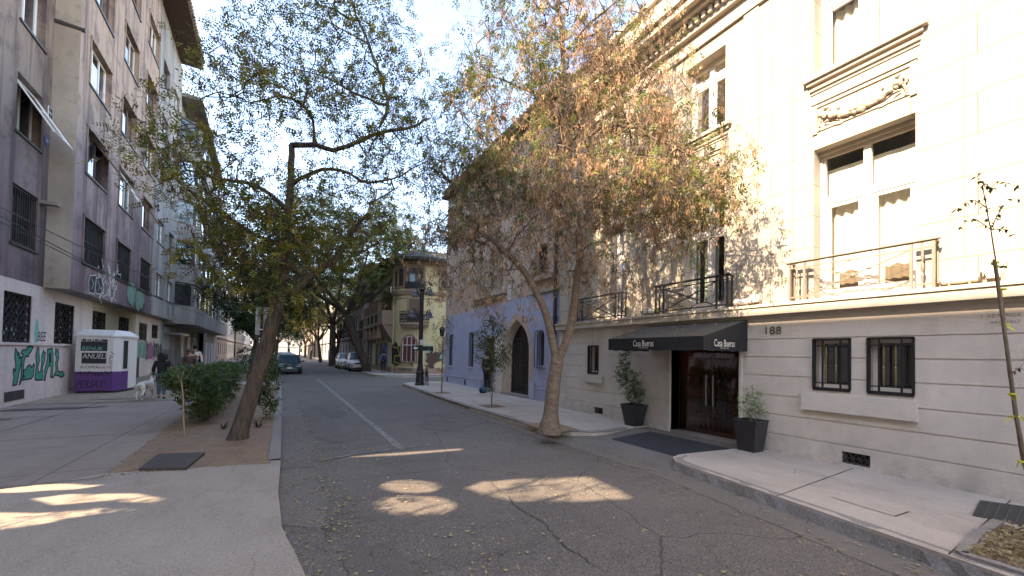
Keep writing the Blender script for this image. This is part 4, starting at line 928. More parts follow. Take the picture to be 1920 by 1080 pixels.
# chandelier glint: lit lamp inside
k = N('lit_bulb'); k.b.inputs['Emission Color'].default_value = (1, .62, .28, 1); k.b.inputs['Emission Strength'].default_value = 9; k.done((.9, .7, .4), .5); M['bulb'] = k.m
m = MB()
for i in range(5): m.ball(HF.p(4.95 + .05 * math.cos(i * 1.3), 1.92 + .02 * (i % 2), -1.5 + .06 * math.sin(i * 1.3)), .014, 6)
ch = thing('chandelier', HF.p(4.95, 1.9, -1.5), 'small lit chandelier glowing behind the glass hotel doors', 'lamp'); m.build('bulb', M['bulb'], ch)
m = MB(); m.tube([HF.p(4.95, 2.3, -1.5), HF.p(4.95, 1.88, -1.5)], .006, 5); m.tube([HF.p(4.88, 1.89, -1.5), HF.p(5.02, 1.89, -1.5)], .006, 5); m.build('stem', M['brass'], ch)
# numerals and architect's inscription
m = MB(); text(m, HF, '188', 3.94, 2.27, .27, .135, .012, True); text(m, HF, '188', 3.937, 2.273, .27, .135, .016, True); m.build('house_number', M['bronze'], HT)
u0, z0_ = HF.hit(1838, 593); u1, _ = HF.hit(1916, 590); m = MB(); text(m, HF, 'J. ARTEAGA', (u0 + u1) / 2, z0_ - .01, abs(u0 - u1), .055, .004, True); u0, zb = HF.hit(1856, 605); u1, _ = HF.hit(1913, 603); text(m, HF, 'ARQ 1927', (u0 + u1) / 2, zb, abs(u0 - u1), .04, .004, True); m.build('inscription', M['engraved'], HT)
# floodlights and cylinder lamps on the ledge
def flood(u, lab):
    t = thing('floodlight', HF.p(u, ZL1, .1), lab, 'lamp', 'lights on the hotel ledge'); m = MB()
    m.hexa([HF.p(u - .05, ZL1 + .06, .02), HF.p(u + .05, ZL1 + .06, .02), HF.p(u + .05, ZL1 + .06, .12), HF.p(u - .05, ZL1 + .06, .12), HF.p(u - .085, ZL1 + .19, .0), HF.p(u + .085, ZL1 + .19, .0), HF.p(u + .085, ZL1 + .19, .14), HF.p(u - .085, ZL1 + .19, .14)]); m.build('lamp_head', M['white_frame'], t)
    m = MB(); m.box(HF, u - .07, u - .055, ZL1, ZL1 + .1, .05, .09); m.box(HF, u + .055, u + .07, ZL1, ZL1 + .1, .05, .09); m.box(HF, u - .07, u + .07, ZL1, ZL1 + .012, .05, .09); m.build('bracket', M['iron_pale'], t)
flood(1.36, 'white floodlight on the ledge right of the sunlit balcony'); flood(6.75, 'floodlight on the ledge above the awning between two balconies'); flood(4.2, 'small floodlight on the ledge right of the shaded double window')
def cyl(u, lab, l=.32):
    t = thing('cylinder_lamp', HF.p(u, ZL1, .1), lab, 'lamp', 'lights on the hotel ledge'); m = MB(); m.tube([HF.p(u - l / 2, ZL1 + .09, .1), HF.p(u + l / 2, ZL1 + .09, .1)], .055, 14); m.build('tube_body', M['white_frame'], t)
    m = MB(); m.tube([HF.p(u + l / 2, ZL1 + .09, .1), HF.p(u + l / 2 + .02, ZL1 + .09, .1)], .062, 14); m.tube([HF.p(u - l / 2 - .02, ZL1 + .09, .1), HF.p(u - l / 2, ZL1 + .09, .1)], .062, 14); m.build('end_cap', M['iron_pale'], t)
    m = MB(); m.box(HF, u - .1, u - .08, ZL1, ZL1 + .05, .06, .14); m.box(HF, u + .08, u + .1, ZL1, ZL1 + .05, .06, .14); m.build('foot', M['iron_pale'], t)
cyl(1.64, 'white cylinder lamp lying on the ledge by the sunlit balcony'); cyl(4.42, 'cylinder lamp lying on the ledge right of the shaded double balcony'); cyl(6.55, 'cylinder lamp on the ledge left of the shaded double balcony', .24); cyl(9.45, 'cylinder lamp on the ledge at the far end of the hotel', .24)
# awning
AW = thing('awning', HF.p(6.0, 1.9, .3), 'black fabric entrance awning with white Casa Bueras lettering', 'awning')
ay0, ay1, adx = 4.39, 7.95, None
fc = onx(1319, 657, HX)   # front corner found from its depth: valence foot is at z 1.9
# front edge distance from the wall
AX = 6.28; AZ0, AZ1 = 1.89, 2.14; BZ = 2.49
c0 = ony(1319, 657, 4.7)
ua, ub = 4.39, 6.72
def AP(x, y, z): return (x, y, z)
m = MB(); n = 10
top = []
for i in range(n + 1):
    y = ua + (ub - ua) * i / n
    for j in range(5):
        t = j / 4; sag = -.02 * math.sin(math.pi * t) * (1 if i % 2 else .3); top.append((AX + (HX - .03 - AX) * t, y, AZ1 + (BZ - AZ1) * t + sag))
m.add(top, [(i * 5 + j, i * 5 + j + 1, i * 5 + j + 6, i * 5 + j + 5) for i in range(n) for j in range(4)]); m.build('top_panel', M['awning_top'], AW)
for y in (ua, ub):
    m = MB(); m.add([(AX, y, AZ1), (HX - .03, y, AZ1 - .02), (HX - .03, y, BZ)], [(0, 1, 2)]); m.build('side_panel', M['fabric_black'], AW)
m = MB(); n = 24
def val(P0, P1):
    V = []
    for i in range(n + 1):
        t = i / n; q = Vector(P0).lerp(Vector(P1), t); V += [(q.x - .004, q.y, AZ1), (q.x + .008 * math.sin(i * 1.7), q.y + .006 * math.sin(i * 2.1), AZ0 + .006 * math.sin(i * 1.1))]
    return V
V = val((AX, ua, 0), (AX, ub, 0)); m.add(V, [(2 * i, 2 * i + 1, 2 * i + 3, 2 * i + 2) for i in range(n)]); 
V = val((AX, ua, 0), (HX - .03, ua - .003, 0)); m.add(V, [(2 * i, 2 * i + 1, 2 * i + 3, 2 * i + 2) for i in range(n)]); V = val((AX, ub, 0), (HX - .03, ub + .003, 0)); m.add(V, [(2 * i, 2 * i + 1, 2 * i + 3, 2 * i + 2) for i in range(n)])
vl = m.build('valence', M['fabric_black'], AW)
VF = Fr((AX - .014, 0), R(90)); VF.n = Vector((-1, 0, 0)); VS = Fr((0, ua - .016), 0); VS.n = Vector((0, -1, 0))
m = MB(); yc = 6.0
AWTXT = (VF, VS)
text(m, VF, 'Casa Bueras', 5.72, 2.03, .52, .125, 0, True); text(m, VF, 'BOUTIQUE HOTEL', 5.72, 1.94, .25, .022, 0, True)
text(m, VS, 'Casa Bueras', 6.85, 2.03, .60, .125, 0); text(m, VS, 'BOUTIQUE HOTEL', 6.85, 1.94, .25, .022, 0); m.build('lettering', M['white_letter'], vl)
m = MB()
for y in (ua + .02, ub - .02, 5.6): m.bar((AX + .02, y, AZ1 - .02), (HX, y, AZ1 - .02), .025)
m.bar((AX + .02, ua, AZ1 - .02), (AX + .02, ub, AZ1 - .02), .025); m.build('frame', M['metal_black'], AW)
# door mat
m = MB(); m.add([(5.98, 4.48, .062), (5.98, 6.25, .058), (7.12, 6.28, .112), (7.18, 4.5, .114)] + [(5.96, 4.46, .03), (5.96, 6.27, .03), (7.14, 6.3, .08), (7.2, 4.48, .08)], [(0, 3, 2, 1), (0, 1, 5, 4), (1, 2, 6, 5), (2, 3, 7, 6), (3, 0, 4, 7)])
tag(m.build('door_mat', M['rubber'], org=(6.5, 5.4, .06)), 'long black rubber mat in front of the glass hotel doors', 'mat')
# ---------------- blue and beige building ----------------
BX = 8.05
BF = Fr((BX, 0), R(90)); BF.n = Vector((-1, 0, 0))
BL = thing('blue_building', (BX + 3, 16, 0), 'beige stucco building with blue painted ground floor and pointed arch gateway', 'building')
y0, y1 = 10.36, 21.9
def bt(y): return 4.02 - (y - 11) * .018
def parch(u0, u1, z0, zs, za, n=7):
    """pointed arch outline"""
    uc = (u0 + u1) / 2; L = [(u0, z0), (u0, zs)]
    for i in range(1, n): t = i / n * R(58); L.append((u0 + (uc - u0) * (1 - math.cos(t)) / (1 - math.cos(R(58))), zs + (za - zs) * math.sin(t) / math.sin(R(58))))
    L.append((uc, za)); Rr = [(2 * uc - a, b) for a, b in reversed(L[:-1])]; return L + Rr
def rarch(u0, u1, z0, zs, n=8):
    uc, r = (u0 + u1) / 2, (u1 - u0) / 2; return [(u0, z0), (u0, zs)] + [(uc - r * math.cos(math.pi * i / n), zs + r * math.sin(math.pi * i / n)) for i in range(1, n)] + [(u1, zs), (u1, z0)]
gate = parch(12.85, 14.75, .14, 1.95, 3.15)
sl = [rarch(11.86, 12.28, 1.38, 2.45), rarch(17.95, 18.45, 1.12, 2.6), rarch(20.75, 21.15, 1.1, 2.62)]
niche = rect(15.75, 16.85, .14, 2.5)
m = MB(); m.plate(BF, [(y0, 0), (y1, 0), (y1, bt(y1)), (y0, bt(y0))], [gate, niche] + sl, 0, .3); m.build('blue_wall', M['blue'], BL)
up = [rarch(14.95, 15.55, 4.5, 6.1), rarch(15.75, 16.35, 4.5, 6.1), rarch(17.0, 17.6, 4.5, 6.1), rect(11.75, 12.6, 4.7, 5.75), rect(21.0, 21.5, 4.2, 5.9), rect(13.2, 13.9, 7.4, 8.8), rect(18.6, 19.3, 7.4, 8.8)]
m = MB(); m.plate(BF, [(y0, bt(y0)), (y1, bt(y1)), (y1, 10.6), (y0, 10.6)], up, .0, .3); m.build('upper_wall', M['beige_wall'], BL)
m = MB(); m.box(BF, y0, y1, 0, 10.4, -9, -.45); m.quad(BF.p(y1, 0, 0), BF.p(y1, 0, -.5), BF.p(y1, 10.6, -.5), BF.p(y1, 10.6, 0)); m.quad(BF.p(y0, 0, 0), BF.p(y0, 0, -.5), BF.p(y0, 10.6, -.5), BF.p(y0, 10.6, 0)); m.build('side_wall', M['beige_wall'], BL)
m = MB(); m.box(BF, y0, y1 + .2, 10.6, 10.75, -9.2, .35)
for i in range(int((y1 - y0) / .24)): m.tube([BF.p(y0 + .1 + i * .24, 10.82, .42), BF.p(y0 + .1 + i * .24, 11.5, -1.5)], .08, 6)
m.build('roof', M['roof_tile'], BL)
m = MB(); m.box(BF, y0, 12.8, 4.0, 4.12, .0, .08); m.box(BF, 11.3, 13.1, 4.45, 4.6, 0, .14); m.box(BF, 14.7, 17.9, 4.3, 4.48, 0, .2); m.box(BF, 14.8, 17.8, 4.14, 4.3, 0, .1)
for u in (14.86, 15.65, 16.45, 16.9, 17.7): m.lathe(BF.p(u, 4.48, .03), [(.11, 0), (.11, .06), (.08, .12), (.075, 1.3), (.11, 1.42), (.12, 1.55)], 10)
m.build('stone_trim', M['beige_wall'], BL)
for k_, q in enumerate(up):
    us_ = [p[0] for p in q]; zs_ = [p[1] for p in q]; win_part(BL, BF, min(us_), max(us_), min(zs_), max(zs_), 0, .28, M['brown_frame'], M['glass_dark'], 2)
# plinth with white line
for a, b in ((y0, 12.5), (15.1, 15.7), (16.9, y1)): m = MB(); m.box(BF, a, b, 0, .55, .0, .05); m.build('plinth', M['blue'], BL)
M['blue_pale'] = stucco('pale_blue_line', (.42, .46, .62), .85, 2)
for a, b, c, d in ((y0, 12.3, .55, .59), (16.95, y1, .55, .59), (16.95, y1, .12, .17)): m = MB(); m.box(BF, a, b, c, d, .045, .07); m.build('plinth_cap', M['blue_pale'], BL)
for u in (18.7, 21.2): m = MB(); m.box(BF, u, u + .16, .2, .46, .05, .062); m.build('vent_hole', M['dark_void'], BL)
# gateway: chamfered surround, iron gate, steps
m = MB(); m.plate(BF, parch(12.6, 15.0, .14, 1.95, 3.42), [gate], .015, .0); 
g2 = parch(12.98, 14.62, .14, 1.95, 3.0); 
for a, b, c_, d_ in zip(gate, gate[1:], g2, g2[1:]): m.quad(BF.p(*a, .015), BF.p(*b, .015), BF.p(*d_, -.26), BF.p(*c_, -.26))
m.build('arch_surround', M['beige_wall'], BL)
m = MB(); m.box(BF, 14.95, 15.6, .14, 2.6, -.0, .035); m.box(BF, 15.05, 15.5, .14, .9, .035, .09); m.build('white_pilaster', M['far_white'], BL)
m = MB(); m.box(BF, 12.3, 12.6, 0, .75, .05, .14); m.box(BF, 15.62, 15.78, 0, .9, .03, .12); m.build('bumper_block', M['blue'], BL)
def arch_z(u): 
    t = abs(u - 13.8) / .95; return 1.95 + 1.2 * max(0, 1 - t ** 1.7)
m = MB(); n = 12
for i in range(n + 1): u = 12.9 + 1.8 * i / n; m.bar(BF.p(u, .16, -.27), BF.p(u, arch_z(u) - .04, -.27), .03 if i not in (6,) else .05)
for z in (.25, .55, .9, 1.3, 1.7, 2.05, 2.4):
    hw = .92 if z < 1.95 else .92 * (1 - (z - 1.95) / 1.2) ** .62
    m.bar(BF.p(13.8 - hw, z, -.26), BF.p(13.8 + hw, z, -.26), .03)
m.build('iron_gate', M['metal_dark'], BL)
m = MB(); m.box(BF, 12.8, 14.8, .1, 3.2, -.45, -.40); m.build('gate_backing', M['wood_dark'], BL)
m = MB(); m.box(BF, 12.7, 14.9, .1, .2, -.3, .12); m.build('doorstep', M['kerb'], BL)
m = MB(); m.box(BF, 15.75, 16.85, .14, 2.5, -.32, -.29); m.build('side_door', M['wood_dark'], BL)
for j, q in enumerate(sl):
    us_ = [p[0] for p in q]; a, b = min(us_), max(us_); z0 = q[0][1]; z1 = max(p[1] for p in q)
    w_ = win_part(BL, BF, a, b, z0, z1, 0, .2, M['wood_dark'], M['glass_dark'], 1); g = MB(); dd = .10 if j == 0 else .01
    for i in range(4): u = a - (.04 if j == 0 else 0) + (b - a + (.08 if j == 0 else 0)) * i / 3; g.bar(BF.p(u, z0 - .05, dd), BF.p(u, z1 - .03, dd), .022)
    if j == 0: g.bar(BF.p(a - .05, z0 - .05, dd), BF.p(b + .05, z0 - .05, dd), .025); g.bar(BF.p(a - .05, z1 - .03, dd), BF.p(b + .05, z1 - .03, dd), .025)
    g.build('grille', M['metal_dark'], w_)
    s = MB(); s.box(BF, a - .05, b + .05, z0 - .07, z0 - .01, 0, .05); s.build('sill', M['blue_pale'], w_)
m = MB(); m.tube([BF.p(11.1, .5, .1), BF.p(11.1, 10.3, .1)], .06, 10)
for z in (1.2, 3.0, 4.6, 6.5, 8.5): m.tube([BF.p(11.1, z, .1), BF.p(11.1, z + .08, .1)], .08, 10)
m.build('downpipe', M['metal_dark'], BL)
m = MB(); m.box(BF, 14.3, 14.62, 4.0, 4.6, .005, .02)
m.build('poster', M['gr_white'], BL)
# wall lantern at its far corner
wl_ = thing('wall_lantern', BF.p(21.6, 2.9, .25), 'black wall lantern on the far corner of the blue building', 'lantern')
m = MB(); m.lathe(BF.p(21.6, 2.7, .3), [(.05, 0), (.12, .05), (.16, .4), (.2, .42), (.05, .56)], 8); m.build('lamp_head', M['metal_black'], wl_); m = MB(); m.bar(BF.p(21.6, 3.2, 0), BF.p(21.6, 3.2, .3), .03); m.build('bracket', M['metal_black'], wl_)

# ---------------- yellow corner building ----------------
YB = thing('yellow_corner_building', (10, 36, 0), 'pale yellow house with rounded corner, iron balcony, dark overhanging roof and street murals', 'building')
XR, YR, RR = 9.9, 33.0, 2.1
def foot(e=0, n=10): return [(XR - RR - e, 42.0)] + [(XR - (RR + e) * math.cos(math.pi / 2 * i / n), YR - (RR + e) * math.sin(math.pi / 2 * i / n)) for i in range(n + 1)] + [(22, YR - RR - e)]
def band(name, e, z0, z1, mt, e2=None):
    A, B = foot(e), foot(e if e2 is None else e2); m = MB(); n = len(A)
    m.add([(p[0], p[1], z0) for p in A] + [(p[0], p[1], z1) for p in B] + [(p[0], p[1], z0) for p in foot(-.05)] + [(p[0], p[1], z1) for p in foot(-.05)],
          [(i, i + 1, n + i + 1, n + i) for i in range(n - 1)] + [(i, i + 1, 2 * n + i + 1, 2 * n + i) for i in range(n - 1)] + [(n + i, n + i + 1, 3 * n + i + 1, 3 * n + i) for i in range(n - 1)])
    return m.build(name, mt, YB, smooth=False)
m = MB(); A = foot() + [(22, 42.0)]; m.prism([(p[0], p[1]) for p in A], 0, 8.9); m.build('wall', M['yellow_wall'], YB)
band('plinth', .06, 0, .55, M['brown_trim']); band('cornice', .16, 6.35, 6.6, M['brown_trim'], .22); band('frieze', .04, 6.0, 6.08, M['brown_trim']); band('eave_moulding', .12, 8.7, 8.9, M['brown_trim'], .3)
m = MB(); e1, e0 = foot(1.1), foot(-1.8); n = len(e1)
m.add([(p[0], p[1], 8.88) for p in e1] + [(p[0], p[1], 9.1) for p in e1] + [(max(p[0], 9.9), max(p[1], 35), 10.9) for p in e0] + [(p[0], p[1], 8.9) for p in foot(-.1)],
      [(i, i + 1, n + i + 1, n + i) for i in range(n - 1)] + [(n + i, n + i + 1, 2 * n + i + 1, 2 * n + i) for i in range(n - 1)] + [(i, i + 1, 3 * n + i + 1, 3 * n + i) for i in range(n - 1)])
m.build('roof', plain('dark_roof', (.045, .04, .038), .9, sc=3, var=.3), YB)
def cf(deg, e=0):  # frame tangent to the rounded corner, u=0 at the tangent point; deg 0 faces the street, 90 faces the side street
    a = R(deg); o = (XR - (RR + e) * math.cos(a), YR - (RR + e) * math.sin(a)); f = Fr(o, 0); f.n = Vector((-math.cos(a), -math.sin(a), 0)); f.u = Vector((math.sin(a), -math.cos(a), 0)); return f
C1 = cf(62)
def opening(fr, u0, u1, z0, z1, frame, pane, arch=False, sur=M['brown_trim'], label=None, nv=2):
    """opening with projecting surround, set on a curved wall"""
    m = MB(); e = .16
    if arch:
        o_ = rarch(u0 - e, u1 + e, z0, z1 - (u1 - u0) / 2 + .0); i_ = rarch(u0, u1, z0 + .01, z1 - (u1 - u0) / 2); m.plate(fr, o_, [i_], .1, .0)
        for a, b in zip(o_, o_[1:]): m.quad(fr.p(*a, .1), fr.p(*b, .1), fr.p(*b, -.3), fr.p(*a, -.3))
        for a, b in zip(i_, i_[1:]): m.quad(fr.p(*a, .1), fr.p(*b, .1), fr.p(*b, 0), fr.p(*a, 0))
    else:
        m.box(fr, u0 - e, u0, z0, z1, -.3, .08); m.box(fr, u1, u1 + e, z0, z1, -.3, .08); m.box(fr, u0 - e, u1 + e, z1, z1 + e * 1.3, -.3, .1); m.box(fr, u0 - e, u1 + e, z0 - .1, z0, -.3, .1)
    m.build('surround', sur, YB)
    w_ = win_part(YB, fr, u0, u1, z0, z1 - (.0 if not arch else .02), .05, .02, frame, pane, nv, 1, transom=(z0 + z1) / 2 + .3)
    return w_
opening(C1, -.48, .48, 4.15, 5.95, M['wood_door'], M['wood_door']); opening(C1, -.6, .6, 7.0, 8.4, M['wood_dark'], M['glass_dark'])
M['red_cloth'] = plain('red_shutter', (.15, .04, .03), .8)
wq = opening(cf(52), -.55, .55, 1.05, 3.05, M['white_frame'], M['red_cloth'], True, nv=3)
g = MB(); c5 = cf(52)
for i in range(9): u = -.6 + 1.2 * i / 8; g.bar(c5.p(u, 1.0, .14), c5.p(u, 2.4, .14), .02)
for z in (1.1, 1.7, 2.3): g.bar(c5.p(-.6, z, .14), c5.p(.6, z, .14), .02)
g.build('grille', M['metal_black'], wq)
C0 = cf(25); C2 = Fr((11.2, YR - RR), 0); C2.n = Vector((0, -1, 0))
opening(cf(28), -.25, .25, 7.0, 8.4, M['wood_dark'], M['glass_dark']); opening(cf(10), -.2, .2, 7.0, 8.3, M['wood_dark'], M['glass_dark']); opening(C2, -.3, .3, 7.0, 8.4, M['wood_dark'], M['glass_dark'])
opening(C2, .2, .7, 1.0, 2.9, M['wood_dark'], M['glass_dark'])
# corner balconies
def cbalc(deg0, deg1, e, z, h, nm=1):
    m = MB(); a = [deg0 + (deg1 - deg0) * i / 8 for i in range(9)]
    P = [cf(t, e).p(0, 0, 0)[:2] for t in a]; Q = [cf(t, -.1).p(0, 0, 0)[:2] for t in reversed(a)]
    m.prism(P + Q, z - .18, z); m.prism([cf(t, e - .12).p(0, 0, 0)[:2] for t in a] + Q, z - .34, z - .18); b = m.build('balcony', M['brown_trim'], YB)
    g = MB(); P3 = []
    k = 20
    for i in range(k + 1):
        t = deg0 + (deg1 - deg0) * i / k; p = cf(t, e - .05).p(0, 0, 0); g.bar((p[0], p[1], z), (p[0], p[1], z + h), .03); P3.append((p[0], p[1]))
        if i < k:
            q = cf(deg0 + (deg1 - deg0) * (i + .5) / k, e - .05).p(0, 0, 0)
            pts = [(q[0] + .0, q[1], z + h * .35 + .0)]; g.ball((q[0], q[1], z + h * .3), .05, 6); g.ball((q[0], q[1], z + h * .7), .05, 6)
            g.bar((p[0], p[1], z + h * .15), (q[0], q[1], z + h * .85), .018); g.bar((q[0], q[1], z + h * .15), (p[0], p[1], z + h * .85), .018)
    for t in (deg0, deg1): p = cf(t, e - .05).p(0, 0, 0); q = cf(t, 0).p(0, 0, 0); g.bar((p[0], p[1], z + h), (q[0], q[1], z + h), .04); g.bar((p[0], p[1], z + .05), (q[0], q[1], z + .05), .03)
    for zz_ in (z + .04, z + h * .5, z + h): g.tube([(x, y, zz_) for x, y in P3], .025, 4)
    g.build('railing', M['metal_black'], b)
cbalc(38, 88, .62, 4.1, .85); cbalc(42, 82, .25, 6.75, .55)
# street side: loggia with brackets and beams
SF_ = Fr((XR - RR, 0), R(90)); SF_.n = Vector((-1, 0, 0))
m = MB()
m.box(SF_, 33.2, 35.0, 4.0, 5.15, 0, .95); m.box(SF_, 35.0, 41.8, 4.0, 4.28, 0, .9); m.box(SF_, 35.0, 41.8, 5.0, 5.14, .7, .9)
for y in (35.0, 36.8, 38.6, 40.4, 41.6): m.box(SF_, y, y + .3, 2.9, 6.0, .62, .92); m.add([SF_.p(y, 2.6, 0), SF_.p(y + .3, 2.6, 0), SF_.p(y + .3, 4.0, .9), SF_.p(y, 4.0, .9), SF_.p(y + .3, 4.0, 0), SF_.p(y, 4.0, 0)], [(0, 1, 2, 3), (0, 3, 5), (1, 4, 2), (2, 4, 5, 3)])
m.add([SF_.p(33.3, 2.6, 0), SF_.p(34.9, 2.6, 0), SF_.p(34.9, 4.0, .9), SF_.p(33.3, 4.0, .9), SF_.p(34.9, 4, 0), SF_.p(33.3, 4, 0)], [(0, 1, 2, 3), (0, 3, 5), (1, 4, 2), (2, 4, 5, 3)])
m.build('loggia', M['brown_trim'], YB)
for a, b in ((35.4, 36.6), (37.2, 38.4), (39.0, 40.2)):
    m = MB(); m.box(SF_, a, b, 4.5, 5.9, .01, .03); m.build('window', M['glass_dark'], YB); m = MB(); m.box(SF_, a, b, .15, 2.6, .01, .03); m.build('doorway', M['wood_dark'], YB)
    m = MB()
    for i in range(6): m.bar(SF_.p(a + .1 + i * .2, 4.3, .85), SF_.p(a + .1 + i * .2, 5.0, .85), .025)
    m.build('railing', M['metal_black'], YB)
m = MB(); m.box(SF_, 34.0, 34.8, 5.3, 7.3, .0, .04); m.build('window', M['glass_dark'], YB); m = MB(); m.box(SF_, 33.85, 34.0, 5.2, 7.45, 0, .08); m.box(SF_, 34.8, 34.95, 5.2, 7.45, 0, .08); m.box(SF_, 34, 34.8, 7.3, 7.45, 0, .08); m.build('surround', M['brown_trim'], YB)
m = MB(); m.tube([SF_.p(33.05, 0, .08), SF_.p(33.05, 8.7, .08)], .06, 8); m.build('downpipe', M['yellow_wall'], YB)
# graffiti and mural on the corner
def ctext(s, deg, z, w_, h_, mt, e=.07): m = MB(); f = cf(deg, 0); text(m, f, s, 0, z, w_, h_, e); m.build('graffiti', mt, YB)
for q_ in (('CUMB', 50, .85, 1.0, .32, 'gr_black', .16), ('NOS', 36, .45, .5, .2, 'gr_black', .09), ('RESIS', 50, .45, .65, .2, 'gr_black', .13), ('OS', 71, .45, .3, .2, 'gr_black', .09)): ctext(q_[0], q_[1], q_[2], q_[3], q_[4], M[q_[5]], q_[6])
text_ = MB(); text(text_, C2, 'MUCH', -.1, .5, .95, .25, .08); text_.build('graffiti', M['gr_black'], YB); text_ = MB(); text(text_, C2, 'COMI', -.1, .2, .95, .28, .08); text_.build('graffiti', M['gr_red'], YB)
MFR = Fr((XR, YR - RR), 0); MFR.n = Vector((0, -1, 0))
M['mural_brown'] = plain('mural_brown', (.07, .03, .025), .7)
def mz(pts): return [MFR.hit(740 + x / 7.714, 620 + y / 7.714) for x, y in pts]
m = MB(); fillpoly(m, MFR, mz([(440, 230), (470, 205), (520, 215), (545, 240), (560, 300), (600, 330), (690, 310), (690, 400), (640, 410), (560, 340), (500, 330), (450, 300)]), .02); m.build('mural', M['gr_teal'], YB)
m = MB(); fillpoly(m, MFR, mz([(445, 320), (480, 330), (510, 320), (520, 260), (545, 240), (560, 270), (545, 330), (590, 300), (650, 320), (680, 290), (670, 330), (640, 400), (690, 420), (660, 440), (600, 460), (560, 500), (580, 560), (590, 620), (520, 625), (490, 560), (480, 470), (455, 450), (440, 410), (470, 420), (460, 360)]), .05); m.build('mural', M['mural_brown'], YB)
c3 = cf(22); m = MB(); fillpoly(m, c3, [(-.7, .9), (-.75, 2.3), (-.2, 2.6), (.1, 2.2), (.5, 2.3), (.5, 1.0), (0, .7)], .08); m.build('graffiti', M['gr_black'], YB); m = MB(); outline(m, c3, [(-.6, 2.2), (.1, 2.1), (.3, 1.5), (-.3, 1.5), (-.4, 1.0), (.3, .9)], .035, .085, False)
M['gr_yellow'] = plain('spray_yellow', (.5, .42, .04), .7); m.build('graffiti', M['gr_yellow'], YB)
M['gr_blue'] = plain('spray_blue', (.06, .14, .33), .7)
m = MB(); m.box(SF_, 35.3, 36.9, .5, 2.3, .0, .035); m.build('graffiti', M['gr_blue'], YB); m = MB(); m.box(SF_, 38.4, 39.0, .3, 2.2, .0, .035); m.build('graffiti', M['gr_mint'], YB)
# low graffitied wall in front (planter)
# ---------------- rows beyond on the right ----------------
RF = Fr((7.8, 0), R(90)); RF.n = Vector((-1, 0, 0))
row_building(RF, 42.3, 56, 0, 10.5, 'far_brick', 'brick_building', 'brown brick apartment house with white balconies past the yellow corner house', 3, 5, 1.3, 3.4, balc=True)
row_building(RF, 56.3, 72, 0, 8.5, 'far_grey', 'grey_building', 'grey two storey row with small balconies behind the far street trees', 3, 5, balc=True)
row_building(RF, 73, 110, 0, 11, 'far_white', 'white_building', 'white building far down the right side of the street', 3, 9)
row_building(RF, 112, 180, 1, 10, 'far_tan', 'tan_building', 'tan building at the far right end of the street', 3, 10)
# tall pale block seen over the yellow house
TF = Fr((12, 0), R(90)); TF.n = Vector((-1, 0, 0))
row_building(TF, 50, 66, 0, 12.5, 'far_tan', 'tower_block', 'pale block rising above the brick house roofs', 5, 5)
# building closing the vista and the far left tower
EF = Fr((-30, 215), 0); EF.n = Vector((0, -1, 0))
row_building(EF, 0, 70, 0, 12, 'far_white', 'end_building', 'white building closing the far end of the street', 3, 14)
# building across the side street, behind the yellow corner
GF = Fr((23, 31.2), 0); GF.n = Vector((0, -1, 0))
row_building(GF, 0, 16, 0, 9, 'far_tan', 'side_street_house', 'tan house along the side street behind the blue building', 3, 4)
# buildings behind the camera keep the street enclosed
KF = Fr((9.2, -9), R(90)); KF.n = Vector((-1, 0, 0))
row_building(KF, -40, -.5, 0, 11, 'far_tan', 'corner_house', 'tan house beyond the hotel behind the viewer', 3, 6)
# ---------------- trees ----------------
def mesh_np(name, V, F4, rnd_, mat, parent=None, org=None, smooth=False):
    """quad mesh from arrays with one random value per face"""
    me = bpy.data.meshes.new(name); n = len(V); nf = len(F4)
    off = OFF[parent.name] if parent else (Vector(org) if org is not None else Vector((0, 0, 0)))
    V = V - np.array(off)
    me.vertices.add(n); me.vertices.foreach_set('co', V.astype(np.float32).ravel()); me.loops.add(nf * 4); me.loops.foreach_set('vertex_index', F4.astype(np.int32).ravel())
    me.polygons.add(nf); me.polygons.foreach_set('loop_start', np.arange(nf, dtype=np.int32) * 4)
    try: me.polygons.foreach_set('loop_total', np.full(nf, 4, dtype=np.int32))
    except Exception: pass
    at = me.attributes.new('rnd', 'FLOAT', 'FACE'); at.data.foreach_set('value', rnd_.astype(np.float32))
    me.update(calc_edges=True)
    me.materials.append(mat); 
    if smooth: me.polygons.foreach_set('use_smooth', np.ones(nf, dtype=bool))
    o = bpy.data.objects.new(name, me); col.objects.link(o)
    if parent: o.parent = parent
    elif org is not None: o.location = org
    OFF[o.name] = off
    return o
def leaf_quad(L, W, fold=.25):
    """one leaf: two quads folded along the midrib (base at origin, pointing +x)"""
    return np.array([[0, 0, 0], [.45 * L, W * .5, fold * W * .5], [L, 0, -.05 * L], [.45 * L, -W * .5, fold * W * .5]])
def tpl_single(L, W): return [leaf_quad(L, W)]
def rotz(a): c, s = math.cos(a), math.sin(a); return np.array([[c, -s, 0], [s, c, 0], [0, 0, 1]])
def tpl_pinnate(n, L, W, rach, droop=.25):
    """compound leaf: leaflets in pairs along a rachis"""
    out = []
    for i in range(n):
        t = (i // 2 + .6) / (n / 2 + .4); sg = 1 if i % 2 else -1; last = i == n - 1 and n % 2
        base = np.array([t * rach, 0, -droop * t * t * rach]); out.append(leaf_quad(L, W) @ rotz(0 if last else sg * 1.15).T + base)
    return out
